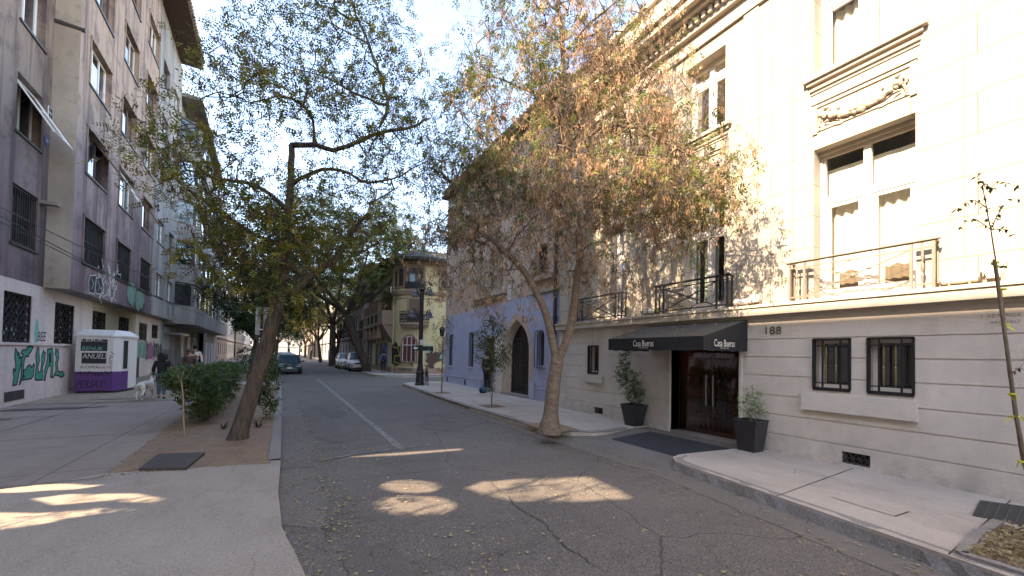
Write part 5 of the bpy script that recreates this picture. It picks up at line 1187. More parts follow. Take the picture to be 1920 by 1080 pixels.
def tpl_samara(n, L, W, seed):
    """dry hanging bunch of winged seeds"""
    r = random.Random(seed); out = []
    for i in range(n):
        q = leaf_quad(L * r.uniform(.8, 1.2), W, .1); a = r.uniform(0, 6.28); b = r.uniform(-.35, .35) - math.pi / 2
        Ry = np.array([[math.cos(b), 0, -math.sin(b)], [0, 1, 0], [math.sin(b), 0, math.cos(b)]]); q = q @ rotz(r.uniform(0, 6.28)).T if 0 else q
        Rx = np.array([[1, 0, 0], [0, math.cos(a), -math.sin(a)], [0, math.sin(a), math.cos(a)]])
        q = (q @ Rx.T) @ Ry.T; out.append(q @ rotz(a).T + np.array([r.gauss(0, .02), r.gauss(0, .02), -r.random() * .09]))
    return out
def scatter(rs, P, D, tpls, smin=.7, smax=1.25, upright=False, jit=.5):
    """place leaf templates at points P heading along D; returns V, F, per-face random"""
    VV = []; RR_ = []
    which = rs.randint(0, len(tpls), len(P))
    for k, t in enumerate(tpls):
        idx = np.where(which == k)[0]
        if not len(idx): continue
        T = np.array(t); nl = len(T); T = T.reshape(-1, 3); n = len(idx)
        if upright:
            a = rs.uniform(0, 6.283, n); c, s_ = np.cos(a), np.sin(a); Z0 = np.zeros(n); X = np.stack([c, s_, Z0], 1); Y = np.stack([-s_, c, Z0], 1); Z = np.tile([0, 0, 1.], (n, 1)) + rs.normal(0, .12, (n, 3))
        else:
            X = D[idx] + rs.normal(0, jit, (n, 3)); X /= np.linalg.norm(X, axis=1)[:, None] + 1e-9
            up = np.tile([0, 0, 1.], (n, 1)) + rs.normal(0, .45, (n, 3)); Y = np.cross(up, X); Y /= np.linalg.norm(Y, axis=1)[:, None] + 1e-9; Z = np.cross(X, Y)
        s = rs.uniform(smin, smax, n)[:, None, None]
        V = (T[None, :, 0:1] * X[:, None, :] + T[None, :, 1:2] * Y[:, None, :] + T[None, :, 2:3] * Z[:, None, :]) * s + P[idx][:, None, :]
        VV.append(V.reshape(-1, 3)); RR_.append(np.clip(np.repeat(rs.uniform(0, 1, n), nl) + rs.normal(0, .12, n * nl), 0, 1))
    V = np.concatenate(VV); return V, np.arange(len(V)).reshape(-1, 4), np.concatenate(RR_)
def clumpy(rs, P, D, lo=.15, f=2.3, seed=0.):
    """thin leaf points by a 3-D wave field so that foliage gathers in clumps with gaps"""
    q = np.sin(P[:, 0] * f + seed) * np.sin(P[:, 1] * f * 1.1 + seed * 2) + np.sin(P[:, 2] * f * 1.3 + P[:, 0] * f * .6 + seed * 3) * .8 + .5 * np.sin(P[:, 0] * f * 2.3 + P[:, 2] * f * 2.1)
    k = rs.uniform(0, 1, len(P)) < np.clip(.55 + .55 * q, lo, 1); return P[k], D[k]
class Tree:
    def __init__(s, seed): s.rs = np.random.RandomState(seed); s.P = []; s.par = []; s.r0 = []; s.tip = []
    def limb(s, pts, r0, r1, seg=.18, wob=.03):
        """explicit limb through pts; starts from the nearest existing node"""
        pts = [np.array(p, float) for p in pts]; last = None
        if s.P:
            A = np.array(s.P); last = int(np.argmin(((A - pts[0]) ** 2).sum(1))); pts[0] = A[last]
        else: s.P.append(pts[0]); s.par.append(-1); s.r0.append(r0); s.tip.append(False); last = 0
        # catmull-rom
        Q = [2 * pts[0] - pts[1]] + pts + [2 * pts[-1] - pts[-2]]; C = []
        for i in range(1, len(Q) - 2):
            n = max(1, int(np.linalg.norm(Q[i + 1] - Q[i]) / seg))
            for k in range(1, n + 1):
                t = k / n; C.append(.5 * (2 * Q[i] + (Q[i + 1] - Q[i - 1]) * t + (2 * Q[i - 1] - 5 * Q[i] + 4 * Q[i + 1] - Q[i + 2]) * t * t + (-Q[i - 1] + 3 * Q[i] - 3 * Q[i + 1] + Q[i + 2]) * t ** 3))
        for i, c in enumerate(C):
            t = (i + 1) / len(C); s.P.append(c + s.rs.normal(0, wob, 3) * (.3 if r0 > .08 else 1) * .5); s.par.append(last); s.r0.append(r0 + (r1 - r0) * t); s.tip.append(False); last = len(s.P) - 1
        return last
    def fill(s, targets, seg=.2, sag=.0, wob=.04, upb=0., maxlen=9):
        """connect each target to the skeleton, nearest first"""
        T = np.array(targets); A = np.array(s.P)
        d = np.sqrt(((T[:, None, :] - A[None, :, :]) ** 2).sum(2)).min(1)
        for k in np.argsort(d):
            A = np.array(s.P); t = T[k]; dd = np.sqrt(((A - t) ** 2).sum(1)); j = int(np.argmin(dd + .25 * np.maximum(0, A[:, 2] - t[2]))); L = dd[j]
            if L < .05 or L > maxlen: continue
            n = max(1, int(L / seg)); a = A[j]; pj = s.par[j]; dirp = (a - A[pj]) if pj >= 0 else np.array([0, 0, 1.]); dirp = dirp / (np.linalg.norm(dirp) + 1e-9)
            c1 = a + dirp * L * .3 + np.array([0, 0, upb * L]); last = j; off = s.rs.normal(0, wob, 3)
            for i in range(1, n + 1):
                u = i / n; p = (1 - u) ** 2 * a + 2 * u * (1 - u) * c1 + u * u * t + off * math.sin(u * 6) + s.rs.normal(0, wob * .35, 3); p[2] -= sag * u * u * L
                s.P.append(p); s.par.append(last); s.r0.append(0); s.tip.append(i == n); last = len(s.P) - 1
    def hang(s, n, L0, L1, seg=.12, spread=.25):
        """fine drooping twigs from thin nodes"""
        A = np.array(s.P); thin = np.where(np.array(s.r0) < .02)[0]; pick = s.rs.choice(thin, n)
        for j in pick:
            L = s.rs.uniform(L0, L1); m = max(2, int(L / seg)); v = np.array([s.rs.normal(0, spread), s.rs.normal(0, spread), .15]); p = A[j].copy(); last = j
            for i in range(m):
                v = v + np.array([0, 0, -.45]) * .8; v /= np.linalg.norm(v); p = p + v * seg + s.rs.normal(0, .012, 3); s.P.append(p.copy()); s.par.append(last); s.r0.append(0); s.tip.append(i == m - 1); last = len(s.P) - 1
    def radii(s, tipr=.004, e=2.3):
        n = len(s.P); acc = np.zeros(n)
        for i in range(n - 1, 0, -1):
            if acc[i] == 0: acc[i] = tipr ** e
            acc[s.par[i]] += acc[i]
        r = np.maximum(acc, tipr ** e) ** (1 / e); r0 = np.array(s.r0); s.R = np.where(r0 > 0, r0, np.minimum(r, .09)); 
        for i in range(1, n): s.R[i] = min(s.R[i], s.R[s.par[i]] * 1.0)
        return s
    def branches(s, name, mat, parent, minr=0, rough=.0):
        P = np.array(s.P); par = np.array(s.par); R_ = s.R; n = len(P); D = np.zeros((n, 3)); D[1:] = P[1:] - P[par[1:]]; D[0] = (P[1] - P[0]) if n > 1 else (0, 0, 1)
        D /= np.linalg.norm(D, axis=1)[:, None] + 1e-9
        VV = []; FF = []; k0 = 0
        for (lo, hi, ns) in ((.05, 9, 12), (.018, .05, 6), (0, .018, 3)):
            idx = np.where((R_ >= lo) & (R_ < hi) & (par >= 0) & (R_ >= minr))[0]
            if not len(idx): continue
            pa = par[idx]; d = D[idx]; dp = D[pa]; dp = np.where((dp * d).sum(1)[:, None] < .35, d, dp)
            def ring(C, d, r):
                ref = np.where(np.abs(d[:, 2:3]) < .9, np.array([[0, 0, 1.]]), np.array([[1., 0, 0]])); 
                a = np.cross(d, ref); a /= np.linalg.norm(a, axis=1)[:, None]; b = np.cross(d, a); t = np.arange(ns) * 2 * math.pi / ns
                return C[:, None, :] + (a[:, None, :] * np.cos(t)[None, :, None] + b[:, None, :] * np.sin(t)[None, :, None]) * r[:, None, None]
            rp = np.minimum(R_[pa], R_[idx] * 1.6 + .002)
            if rough and ns == 12: pass
            V = np.concatenate([ring(P[pa], dp, rp), ring(P[idx], d, R_[idx])], 1); VV.append(V.reshape(-1, 3))
            i = np.arange(ns); f = np.stack([i, (i + 1) % ns, (i + 1) % ns + ns, i + ns], 1); F = (np.arange(len(idx)) * 2 * ns)[:, None, None] + f[None]; FF.append(F.reshape(-1, 4) + k0); k0 += len(idx) * 2 * ns
        V = np.concatenate(VV); F = np.concatenate(FF); return mesh_np(name, V, F, np.zeros(len(F)), mat, parent, smooth=True)
    def leafpts(s, per, maxr=.012, spread=.08, tips_only=False):
        P = np.array(s.P); par = np.array(s.par); ok = (s.R < maxr) & (par >= 0)
        if tips_only: ok &= np.array(s.tip)
        idx = np.where(ok)[0]; m = int(len(idx) * per); idx = s.rs.choice(idx, m, replace=m > len(idx)) if len(idx) else idx
        d = P[idx] - P[par[idx]]; d /= np.linalg.norm(d, axis=1)[:, None] + 1e-9
        return P[idx] + s.rs.normal(0, spread, (len(idx), 3)), d
def inell(rs, n, c, r, hollow=0.):
    out = []
    while len(out) < n:
        v = rs.uniform(-1, 1, 3); q = (v ** 2).sum()
        if q < 1 and q > hollow: out.append(np.array(c) + v * np.array(r))
    return out
def tp(tree_xy, px, py, d): return atd(px, py, d)

# --- T1: leaning locust in the planting strip on the left ---
bx, by = gnd(445, 822, .075)
T1 = thing('locust_tree', (bx, by, .05), 'leaning furrowed locust tree in the left dirt strip with sparse small green leaves', 'tree')
D1 = np.dot(np.array(ray(445, 822)) * 1, 1); 
def q1(px, py, dd=0): return atd(px, py, 8.0 + dd)
d0 = 7.55
def at1(px, py, d): return atd(px, py, d)
t1 = Tree(5)
t1.limb([at1(443, 835, 7.5), at1(452, 800, 7.5), at1(474, 730, 7.55), at1(497, 655, 7.6), at1(515, 590, 7.65), at1(528, 545, 7.7)], .15, .11, .10, .006)
t1.r0[0] = .22; t1.r0[1] = .19; t1.r0[2] = .165
t1.limb([at1(528, 545, 7.7), at1(532, 480, 7.8), at1(541, 400, 7.9), at1(546, 330, 8.0), at1(546, 272, 8.05)], .085, .055)
t1.limb([at1(546, 276, 8.05), at1(590, 272, 8.0), at1(624, 281, 7.9), at1(667, 267, 7.8), at1(709, 250, 7.8), at1(773, 238, 8.0), at1(800, 222, 8.1)], .055, .022, .12, .015)
t1.limb([at1(709, 251, 7.8), at1(726, 196, 7.9), at1(714, 145, 8.1), at1(692, 81, 8.3), at1(667, 26, 8.4), at1(650, -40, 8.6)], .042, .018)
t1.limb([at1(590, 272, 8.0), at1(583, 213, 7.9), at1(569, 196, 7.7), at1(522, 179, 7.3), at1(470, 190, 7.0), at1(410, 170, 6.7)], .03, .012)
t1.limb([at1(726, 196, 7.9), at1(690, 185, 7.6), at1(640, 160, 7.3), at1(580, 135, 7.0), at1(520, 120, 6.6)], .025, .01)
t1.limb([at1(692, 81, 8.3), at1(640, 55, 8.0), at1(590, 30, 7.8), at1(520, 25, 7.5)], .018, .008)
t1.limb([at1(547, 345, 8.0), at1(560, 335, 7.9), at1(590, 322, 7.8), at1(624, 315, 7.7), at1(692, 341, 7.6), at1(752, 328, 7.6), at1(800, 300, 7.6)], .04, .012)
t1.limb([at1(541, 400, 7.9), at1(488, 353, 7.6), at1(440, 340, 7.2), at1(403, 336, 6.9), at1(350, 320, 6.6), at1(300, 345, 6.3)], .045, .012)
t1.limb([at1(535, 450, 7.8), at1(480, 440, 7.5), at1(420, 400, 7.2), at1(370, 370, 6.9), at1(320, 330, 6.6), at1(270, 250, 6.4)], .035, .008)
t1.limb([at1(525, 560, 7.7), at1(548, 552, 7.7), at1(572, 525, 7.8), at1(604, 503, 8.0), at1(625, 490, 8.1), at1(640, 470, 8.2), at1(655, 440, 8.4), at1(690, 400, 8.7)], .085, .03)
t1.limb([at1(640, 470, 8.2), at1(680, 470, 8.6), at1(730, 440, 9.0)], .03, .012)
t1.limb([at1(530, 520, 7.7), at1(500, 500, 7.4), at1(470, 520, 7.1), at1(420, 530, 6.8)], .03, .01)
tg = []
for (px, py, d, rx, ry, rd, n) in ((620, 90, 8.0, 190, 110, 1.3, 150), (470, 150, 7.0, 120, 90, 1.1, 95), (660, 200, 8.0, 150, 90, 1.2, 110), (380, 290, 6.7, 90, 80, .9, 80), (450, 380, 7.2, 110, 90, 1.0, 110), (580, 380, 7.9, 140, 80, 1.0, 100), (480, 480, 7.3, 120, 60, .8, 110), (620, 440, 8.2, 120, 55, .9, 110), (560, 560, 7.9, 60, 40, .5, 26), (430, 450, 7.0, 80, 60, .6, 50), (740, 260, 8.2, 80, 120, .9, 70),
                                  (700, 330, 8.2, 110, 80, 1.1, 60), (640, -60, 8.4, 200, 90, 1.3, 60), (300, 260, 6.4, 60, 60, .6, 18), (700, 430, 8.7, 90, 40, .8, 30), (420, 60, 7.2, 60, 50, .6, 10)):
    k_ = d / FPX
    for v in inell(t1.rs, n, (0, 0, 0), (1, 1, 1)): tg.append(atd(px + v[0] * rx, py + v[1] * ry, d + v[2] * rd))
t1.fill(tg, .16, .02, .035, .02); 
nn = len(t1.P); A = np.array(t1.P); tg2 = [A[j] + t1.rs.normal(0, .30, 3) for j in t1.rs.choice(np.arange(80, nn), 2600)]; t1.fill(tg2, .12, .0, .02)
t1.radii(.0035)
t1.branches('trunk', M['bark_locust'], T1)
P_, D_ = t1.leafpts(3.4, .011, .06); P_, D_ = clumpy(t1.rs, P_, D_, .32, 3.4, 1.)
keep = t1.rs.uniform(0, 1, len(P_)) < np.where(P_[:, 2] < 4.6, .95, .75); P_, D_ = P_[keep], D_[keep]
V, F, r_ = scatter(t1.rs, P_, D_, [tpl_pinnate(9, .056, .029, .2), tpl_pinnate(7, .054, .028, .17), tpl_pinnate(6, .052, .027, .12)], .75, 1.2)
print('T1 leaves', len(F)); mesh_np('crown', V, F, r_, M['leaf_locust'], T1)
P_, D_ = t1.leafpts(.3, .010, .06); V, F, r_ = scatter(t1.rs, P_, D_, [tpl_samara(6, .065, .018, 4)], .8, 1.3, True); mesh_np('seed_pods', V, F, r_, leafmat('dark_pods', [(.05, .03, .02), (.11, .07, .045)], .8, .1), T1)

# --- T2: forked ash on the right pavement ---
bx, by = gnd(1030, 803, .13)
T2 = thing('ash_tree', (bx, by, .1), 'forked ash tree on the right pavement laden with dry brown seed bunches', 'tree')
t2 = Tree(9); E0 = 8.05
t2.limb([atd(1030, 812, E0), atd(1032, 785, E0), atd(1036, 740, E0), atd(1041, 700, E0), atd(1044, 680, E0)], .155, .125, .10, .004)
t2.r0[0] = .24; t2.r0[1] = .21; t2.r0[2] = .175
t2.limb([atd(1044, 683, E0), atd(1036, 640, E0), atd(1024, 590, E0), atd(1004, 545, E0), atd(980, 505, E0 + .05), atd(950, 475, E0 + .1), atd(915, 440, E0 + .2), atd(890, 395, E0 + .2), atd(868, 360, E0 + .3), atd(832, 330, E0 + .4)], .085, .035, .12, .008)
t2.limb([atd(1044, 683, E0), atd(1060, 645, E0 - .05), atd(1072, 600, E0 - .1), atd(1080, 540, E0 - .15), atd(1088, 470, E0 - .2), atd(1080, 400, E0 - .15), atd(1068, 320, E0 - .1), atd(1060, 260, E0), atd(1052, 190, E0), atd(1056, 100, E0 + .1), atd(1048, 20, E0 + .2), atd(1040, -80, E0 + .3)], .085, .03, .12, .008)
t2.limb([atd(1068, 320, E0 - .1), atd(1090, 270, E0 - .3), atd(1130, 240, E0 - .6), atd(1180, 235, E0 - .9), atd(1230, 260, E0 - 1.1), atd(1290, 290, E0 - 1.3), atd(1350, 320, E0 - 1.5)], .04, .012)
t2.limb([atd(1060, 260, E0), atd(1030, 200, E0 + .2), atd(990, 170, E0 + .4), atd(940, 150, E0 + .5), atd(900, 142, E0 + .6), atd(860, 150, E0 + .6)], .035, .012)
t2.limb([atd(1056, 100, E0 + .1), atd(1100, 50, E0 - .1), atd(1150, 10, E0 - .3), atd(1210, -20, E0 - .5)], .028, .012)
t2.limb([atd(1052, 190, E0), atd(1110, 150, E0 - .2), atd(1170, 120, E0 - .4), atd(1230, 130, E0 - .6)], .026, .01)
t2.limb([atd(1048, 20, E0 + .2), atd(1000, -20, E0 + .3), atd(940, -50, E0 + .4)], .025, .012)
t2.limb([atd(890, 395, E0 + .2), atd(900, 330, E0 + .3), atd(930, 270, E0 + .3), atd(920, 220, E0 + .4)], .026, .01)
t2.limb([atd(950, 475, E0 + .1), atd(980, 430, E0 - .1), atd(1010, 400, E0 - .3)], .02, .01)
t2.limb([atd(1080, 400, E0 - .15), atd(1120, 370, E0 - .4), atd(1170, 350, E0 - .7), atd(1220, 370, E0 - .9)], .028, .01)
tg = []
for (px, py, d, rx, ry, rd, n) in ((1030, 60, 8.3, 150, 130, 1.1, 130), (1150, 80, 7.7, 110, 110, .8, 85), (1080, 220, 8.0, 170, 110, 1.0, 130), (900, 200, 8.6, 70, 130, .9, 85), (960, 330, 8.3, 140, 90, .9, 120), (1150, 330, 7.4, 150, 90, .8, 120), (1270, 300, 7.0, 100, 100, .5, 60),
                                  (1340, 340, 6.7, 60, 50, .35, 22), (880, 400, 8.5, 70, 70, .7, 50), (1200, 420, 7.2, 110, 70, .5, 60), (1030, 400, 8.0, 120, 70, .8, 70), (1000, -90, 8.4, 200, 80, 1.1, 60), (1230, 210, 7.2, 50, 60, .4, 25), (850, 450, 8.6, 60, 80, .5, 50), (930, 500, 8.3, 90, 50, .5, 40), (840, 300, 8.7, 50, 120, .6, 50), (1060, 480, 7.9, 120, 60, .5, 40)):
    for v in inell(t2.rs, n, (0, 0, 0), (1, 1, 1)):
        p = atd(px + v[0] * rx, py + v[1] * ry, d + v[2] * rd)
        if p[0] < 7.25: tg.append(p)
t2.fill(tg, .17, .03, .03, .05)
A = np.array(t2.P); nn = len(A); tg2 = [A[j] + t2.rs.normal(0, .28, 3) for j in t2.rs.choice(np.arange(100, nn), 2400)]; tg2 = [p for p in tg2 if p[0] < 7.35]; t2.fill(tg2, .13, .0, .02)
t2.hang(4200, .25, .8)
t2.radii(.0030)
t2.branches('trunk', M['bark_ash'], T2)
P_, D_ = t2.leafpts(.95, .008, .05); P_, D_ = clumpy(t2.rs, P_, D_, .12, 3.6, 2.); keep = t2.rs.uniform(0, 1, len(P_)) < np.where((P_[:, 0] < 4.15) & (P_[:, 2] > 4.6), .45, np.where(P_[:, 2] < 4.0, .6, .95)); P_, D_ = P_[keep], D_[keep]; sam = [tpl_samara(11, .055, .015, q) for q in range(4)]
V, F, r_ = scatter(t2.rs, P_, D_, sam, .8, 1.3, True); print('T2 samaras', len(F)); mesh_np('seed_bunches', V, F, r_, M['samara'], T2)
P_, D_ = t2.leafpts(.7, .008, .05); P_, D_ = clumpy(t2.rs, P_, D_, .1, 2.9, 4.)
hi = np.array([(.55 if (p[2] > 4.2) else .15) * (1.0 + 1.2 * (math.sin(p[0] * 2.1 + p[2] * 1.7) > .3)) + (1.6 if (p[0] < 4.15 and p[2] > 4.6) else 0) + (.9 if p[1] < 5.3 else 0) for p in P_]); keep = t2.rs.uniform(0, 2.2, len(P_)) < hi; P_, D_ = P_[keep], D_[keep]
V, F, r_ = scatter(t2.rs, P_, D_, [tpl_pinnate(7, .08, .026, .13, .4), tpl_pinnate(5, .075, .025, .1, .5)], .8, 1.2); print('T2 leaves', len(F)); mesh_np('crown', V, F, r_, M['leaf_ash'], T2)

# --- template trees for the avenue ---
def avenue_tree(name, seed, H, fork, spread, lean, nt, leaf, lm, bm, rb=.2, csz=(1, 1, 1), dens=1., lf=(.16, .085), zc=.68, org=(0, 0, 0)):
    """template at the origin: tapered trunk, limbs, clumped crown"""
    t = Tree(seed); rs = t.rs; top = np.array([lean[0], lean[1], fork])
    t.limb([(0, 0, -.1), (0, 0, .25), top * np.array([.5, .5, .5]), top], rb, rb * .75, .25, .01)
    limbs = []
    for i in range(5):
        a = i * 2 * math.pi / 5 + rs.uniform(-.4, .4); e = top + np.array([math.cos(a) * spread * .65, math.sin(a) * spread * .65, (H - fork) * rs.uniform(.45, .85)])
        mid = top + (e - top) * .5 + np.array([math.cos(a) * .3, math.sin(a) * .3, -.2 + rs.uniform(-.2, .3)]); t.limb([top, mid, e], rb * .5, rb * .12, .3, .05)
    tg = []
    clumps = [(top[0] + rs.uniform(-1, 1) * spread * .75, top[1] + rs.uniform(-1, 1) * spread * .75, fork + (H - fork) * (zc - .62 + rs.uniform(.15, 1.0))) for _ in range(11)]
    for c in clumps: tg += inell(rs, nt // 11, c, (spread * .38, spread * .38, (H - fork) * .2))
    t.fill(tg, .3, .03, .06, .05, 12)
    t.radii(.008); 
    return t
def finish_tree(t, T, leaf, bark, per, tpl, spread=.16, maxr=.02, s=(.8, 1.3), name='crown'):
    t.branches('trunk', bark, T); P_, D_ = t.leafpts(per * 1.25, maxr, spread); P_, D_ = clumpy(t.rs, P_, D_, .2, 1.3, 1.); V, F, r_ = scatter(t.rs, P_, D_, tpl, *s); mesh_np(name, V, F, r_, leaf, T); return len(F)
big_leaf = [tpl_pinnate(7, .15, .07, .34), tpl_pinnate(5, .16, .075, .25)]
def clone(src, loc, rz, sc=1., label=None, group=None, flip=False):
    r = src.copy(); col.objects.link(r); r.location = loc; r.rotation_euler = (0, 0, rz); r.scale = (sc, sc, sc)
    if label: r['label'] = label
    if group: r['group'] = group
    for ch in list(src.children):
        c = ch.copy(); col.objects.link(c); c.parent = r
        for g in ch.children: d = g.copy(); col.objects.link(d); d.parent = c
    return r
GT = 'street trees along the avenue'
# leaning tree by the parked white cars
def placed_tree(px, py, label, seed, H, fork, spread, topx, leaf, bark, per, rb, nt=330, cat='tree', z=.1, name='street_tree', tpl=big_leaf, sp=.16, mr=.022, extra=()):
    x, y = gnd(px, py, z); T = thing(name, (x, y, z), label, cat, GT, local=True)
    # lean so that the fork shows at pixel topx
    d_ = x * 0; r = ray(*topx); tt = y / r[1]; fx, fz = r[0] * tt, EYE + r[2] * tt
    t = avenue_tree(name, seed, H, fz, spread, (fx - x, 0), nt, leaf, None, bark, rb)
    if extra:
        tg = []
        for c in extra: tg += inell(t.rs, c[6], c[:3], c[3:6])
        t.fill(tg, .3, .03, .06, .05, 12); t.radii(.008)
    n = finish_tree(t, T, leaf, bark, per, tpl, sp, mr); return T, n
A1, n1_ = placed_tree(688, 697, 'dark leaning tree at the corner kerb in front of the white parked cars', 31, 13.6, 4, 8.0, (650, 592), M['leaf_mid'], M['bark_dark'], 6.5, .36, 900, extra=((1.5, -.5, 7.6, 3.4, 2.2, 1.6, 170), (4.2, -1.2, 9.0, 2.6, 2.4, 1.8, 150), (-3.2, -.5, 8.0, 2.6, 2.4, 1.6, 110), (3.4, -2.5, 6.6, 2.2, 1.6, 1.0, 80), (0, -2, 10.8, 4.5, 2.5, 1.5, 140)))
A2, n2_ = placed_tree(623, 685, 'straight thick trunked tree behind the white cars, forking low', 32, 14.5, 5, 6.0, (624, 612), M['leaf_mid'], M['bark_dark'], 6, .42, 600)
print('avenue', n1_, n2_)
# dense tree masses on the left strip behind the leaning locust
def strip_tree(x, y, label, seed, H, fork, spread, leaf, bark, per, rb, nt=400, name='street_tree', sp=.18, mr=.022, tpl=big_leaf):
    T = thing(name, (x, y, .07), label, 'tree', GT, local=True); t = avenue_tree(name, seed, H, fork, spread, (.2, .3), nt, leaf, None, bark, rb); n = finish_tree(t, T, leaf, bark, per, tpl, sp, mr); return T
B1 = strip_tree(-1.5, 26.5, 'dense dark evergreen tree in the left strip right behind the leaning locust', 41, 8.4, 2.2, 2.6, M['leaf_dark'], M['bark_dark'], 11, .18, 520)
B2 = strip_tree(-1.2, 38.0, 'bushy dark green tree in the left strip beside the parked cars', 42, 10.5, 2.6, 3.6, M['leaf_dark'], M['bark_dark'], 10, .22, 520)
B3 = strip_tree(-1.2, 56, 'mid green tree in the left strip past the parked cars', 43, 12, 3.2, 4.6, M['leaf_mid'], M['bark_dark'], 8, .26, 560)
B4 = strip_tree(-1.0, 80, 'yellowing autumn tree far down the left strip', 44, 11, 3.0, 4.6, M['leaf_yellow'], M['bark_dark'], 8, .26, 460)
T = thing('street_tree', (-4.9, 3.4, .08), 'small unseen tree added to dapple the light on the left paving', 'tree', GT, local=True); t = avenue_tree('street_tree', 48, 4.7, 1.6, 1.7, (0, 0), 200, None, None, None, .09); finish_tree(t, T, M['leaf_mid'], M['bark_dark'], 2.8, [tpl_pinnate(7, .09, .045, .25)], .2, .022)  # added out of view to break up the sun on the left paving
T = thing('street_tree', (-4.6, 2.9, .08), 'taller sparse unseen tree added to dapple the sun patches on the road', 'tree', GT, local=True); t = avenue_tree('street_tree', 49, 7.6, 4.2, 1.3, (0, 0), 130, None, None, None, .08); finish_tree(t, T, M['leaf_mid'], M['bark_dark'], .5, [tpl_pinnate(7, .09, .045, .25)], .12, .022)  # unseen leaves added in the path of the road sun patches
T = thing('street_tree', (-5.9, 4.3, .08), 'low bushy unseen tree added by the wall to dapple the left sun patch', 'tree', GT, local=True); t = avenue_tree('street_tree', 50, 3.9, .7, 1.15, (0, 0), 150, None, None, None, .06); finish_tree(t, T, M['leaf_mid'], M['bark_dark'], 2.2, [tpl_pinnate(7, .07, .035, .2)], .2, .022)  # off-frame foliage added to dapple the low sun reaching the left paving
rnd = random.Random(77)
for i, (src, x, y, s, lab) in enumerate(((B3, 6.3, 60, 1.0, 'broad green tree on the right pavement before the brick house'), (B3, 5.2, 70, 1.0, 'green tree on the right kerb past the straight thick trunked tree'), (B3, -1.2, 100, 1.0, 'second farthest green tree on the left strip'), (B4, 5.0, 92, .95, 'yellow green tree on the right kerb far down the street'),
        (B3, 5.2, 120, 1.1, 'green tree on the right kerb near the end of the street'), (B4, -1.2, 128, 1.0, 'yellowing tree near the left end of the street'), (B3, 2.2, 190, 1.3, 'green tree closing the view at the end of the street'), (B3, -9, 185, 1.3, 'tree at the far end left of the roadway'), (B3, 12, 185, 1.2, 'tree at the far end right of the roadway'), (B2, 4.8, 150, 1.1, 'dark tree on the right kerb near the end of the street'))):
    clone(src, (x, y, .07), rnd.uniform(0, 6.28), s, lab, GT)
# ---- saplings ----
def sapling(px, py, label, seed, H, crown, leafm, n, z=SW, r=.022, tpl=None, top=None, name='sapling', fork=.5):
    x, y = gnd(px, py, z); T = thing(name, (x, y, z), label, 'tree', 'young trees in pavement pits', local=True)
    t = Tree(seed); rs = t.rs; dx = (top or (0, 0)); t.limb([(0, 0, -.03), (dx[0] * .3, 0, H * .35), (dx[0] * .7, 0, H * .7), (dx[0], dx[1], H)], r, r * .35, .12, .012)
    tg = []
    for c in crown: tg += [np.array(c[:3]) + v for v in inell(rs, c[6], (0, 0, 0), c[3:6])]
    t.fill(tg, .1, .02, .02, .06); t.radii(.003); t.branches('trunk', M['bark_young'], T)
    P_, D_ = t.leafpts(n, .02, .05); V, F, r_ = scatter(t.rs, P_, D_, tpl or [tpl_single(.075, .035)], .7, 1.3); mesh_np('crown', V, F, r_, leafm, T); return T
sapling(922, 762, 'bushy young tree on the right pavement in front of the arched gateway', 51, 2.6, [(0, 0, 1.75, .62, .55, .55, 110), (0, 0, 2.4, .42, .4, .42, 60), (-.4, 0, 2.1, .3, .3, .35, 30), (.38, 0, 1.6, .34, .3, .34, 36), (0, 0, 1.25, .4, .4, .25, 30)], M['leaf_mid'], 9)
sapling(828, 737, 'thin young tree on the pavement between the street lamp and the blue wall', 52, 3.0, [(0, 0, 2.5, .5, .45, .75, 70), (-.25, 0, 1.7, .4, .35, .35, 26), (.3, 0, 2.2, .3, .3, .4, 20)], M['leaf_mid'], 4.5, r=.03)
# staked sapling at the right edge with yellow ties
st = np.array([atd(1936, 920, 4.75)])[0]; sx_, sy_ = gnd(1960, 1012, SW)
ST = thing('staked_sapling', (sx_, sy_, SW), 'tall bare sapling tied to a stake with yellow ribbons at the right edge', 'tree')
dS = (Vector((sx_, sy_, 0))); kk = dS.dot(Vector((-float(XW[2]), -float(YW[2]), 0)))
def sp_(px, py, dd=0): return atd(px, py, kk + dd)
t = Tree(61); t.limb([sp_(1960, 1012), sp_(1936, 930), sp_(1918, 860), sp_(1902, 760), sp_(1890, 680), sp_(1884, 600), sp_(1876, 540), sp_(1866, 480), sp_(1858, 430), sp_(1850, 390), sp_(1843, 350)], .017, .004, .1, .004)
for L in ([(1856, 420), (1880, 385), (1910, 372)], [(1850, 395), (1820, 375), (1785, 400)], [(1860, 440), (1885, 430), (1900, 440)], [(1846, 370), (1870, 340), (1905, 350)], [(1858, 430), (1825, 410), (1800, 425)], [(1896, 700), (1912, 690), (1925, 675)], [(1845, 360), (1838, 340), (1832, 330)], [(1870, 500), (1880, 498), (1886, 495)]):
    t.limb([sp_(*p, random.Random(L[1][0]).uniform(-.15, .15) if i else 0) for i, p in enumerate(L)], .005, .002, .06, .004)
t.radii(.002); t.branches('trunk', M['bark_ash'], ST)
ok = np.where((t.R < .0055))[0]; A = np.array(t.P)[ok]; A = np.repeat(A, 3, 0); V, F, r_ = scatter(t.rs, A, np.tile([0, 0, -.6], (len(A), 1)).astype(float), [tpl_single(.05, .024)], .7, 1.2, jit=.7); mesh_np('leaves', V, F, r_, M['leaf_dark'], ST)
m = MB(); m.tube([sp_(1950, 1010, -.05), sp_(1905, 780, -.04), sp_(1886, 640, -.04), sp_(1864, 486, -.04)], [.017, .016, .014, .012], 8); m.build('stake', M['bark_young'], ST)
M['ribbon'] = plain('yellow_ribbon', (.55, .52, .03), .5)
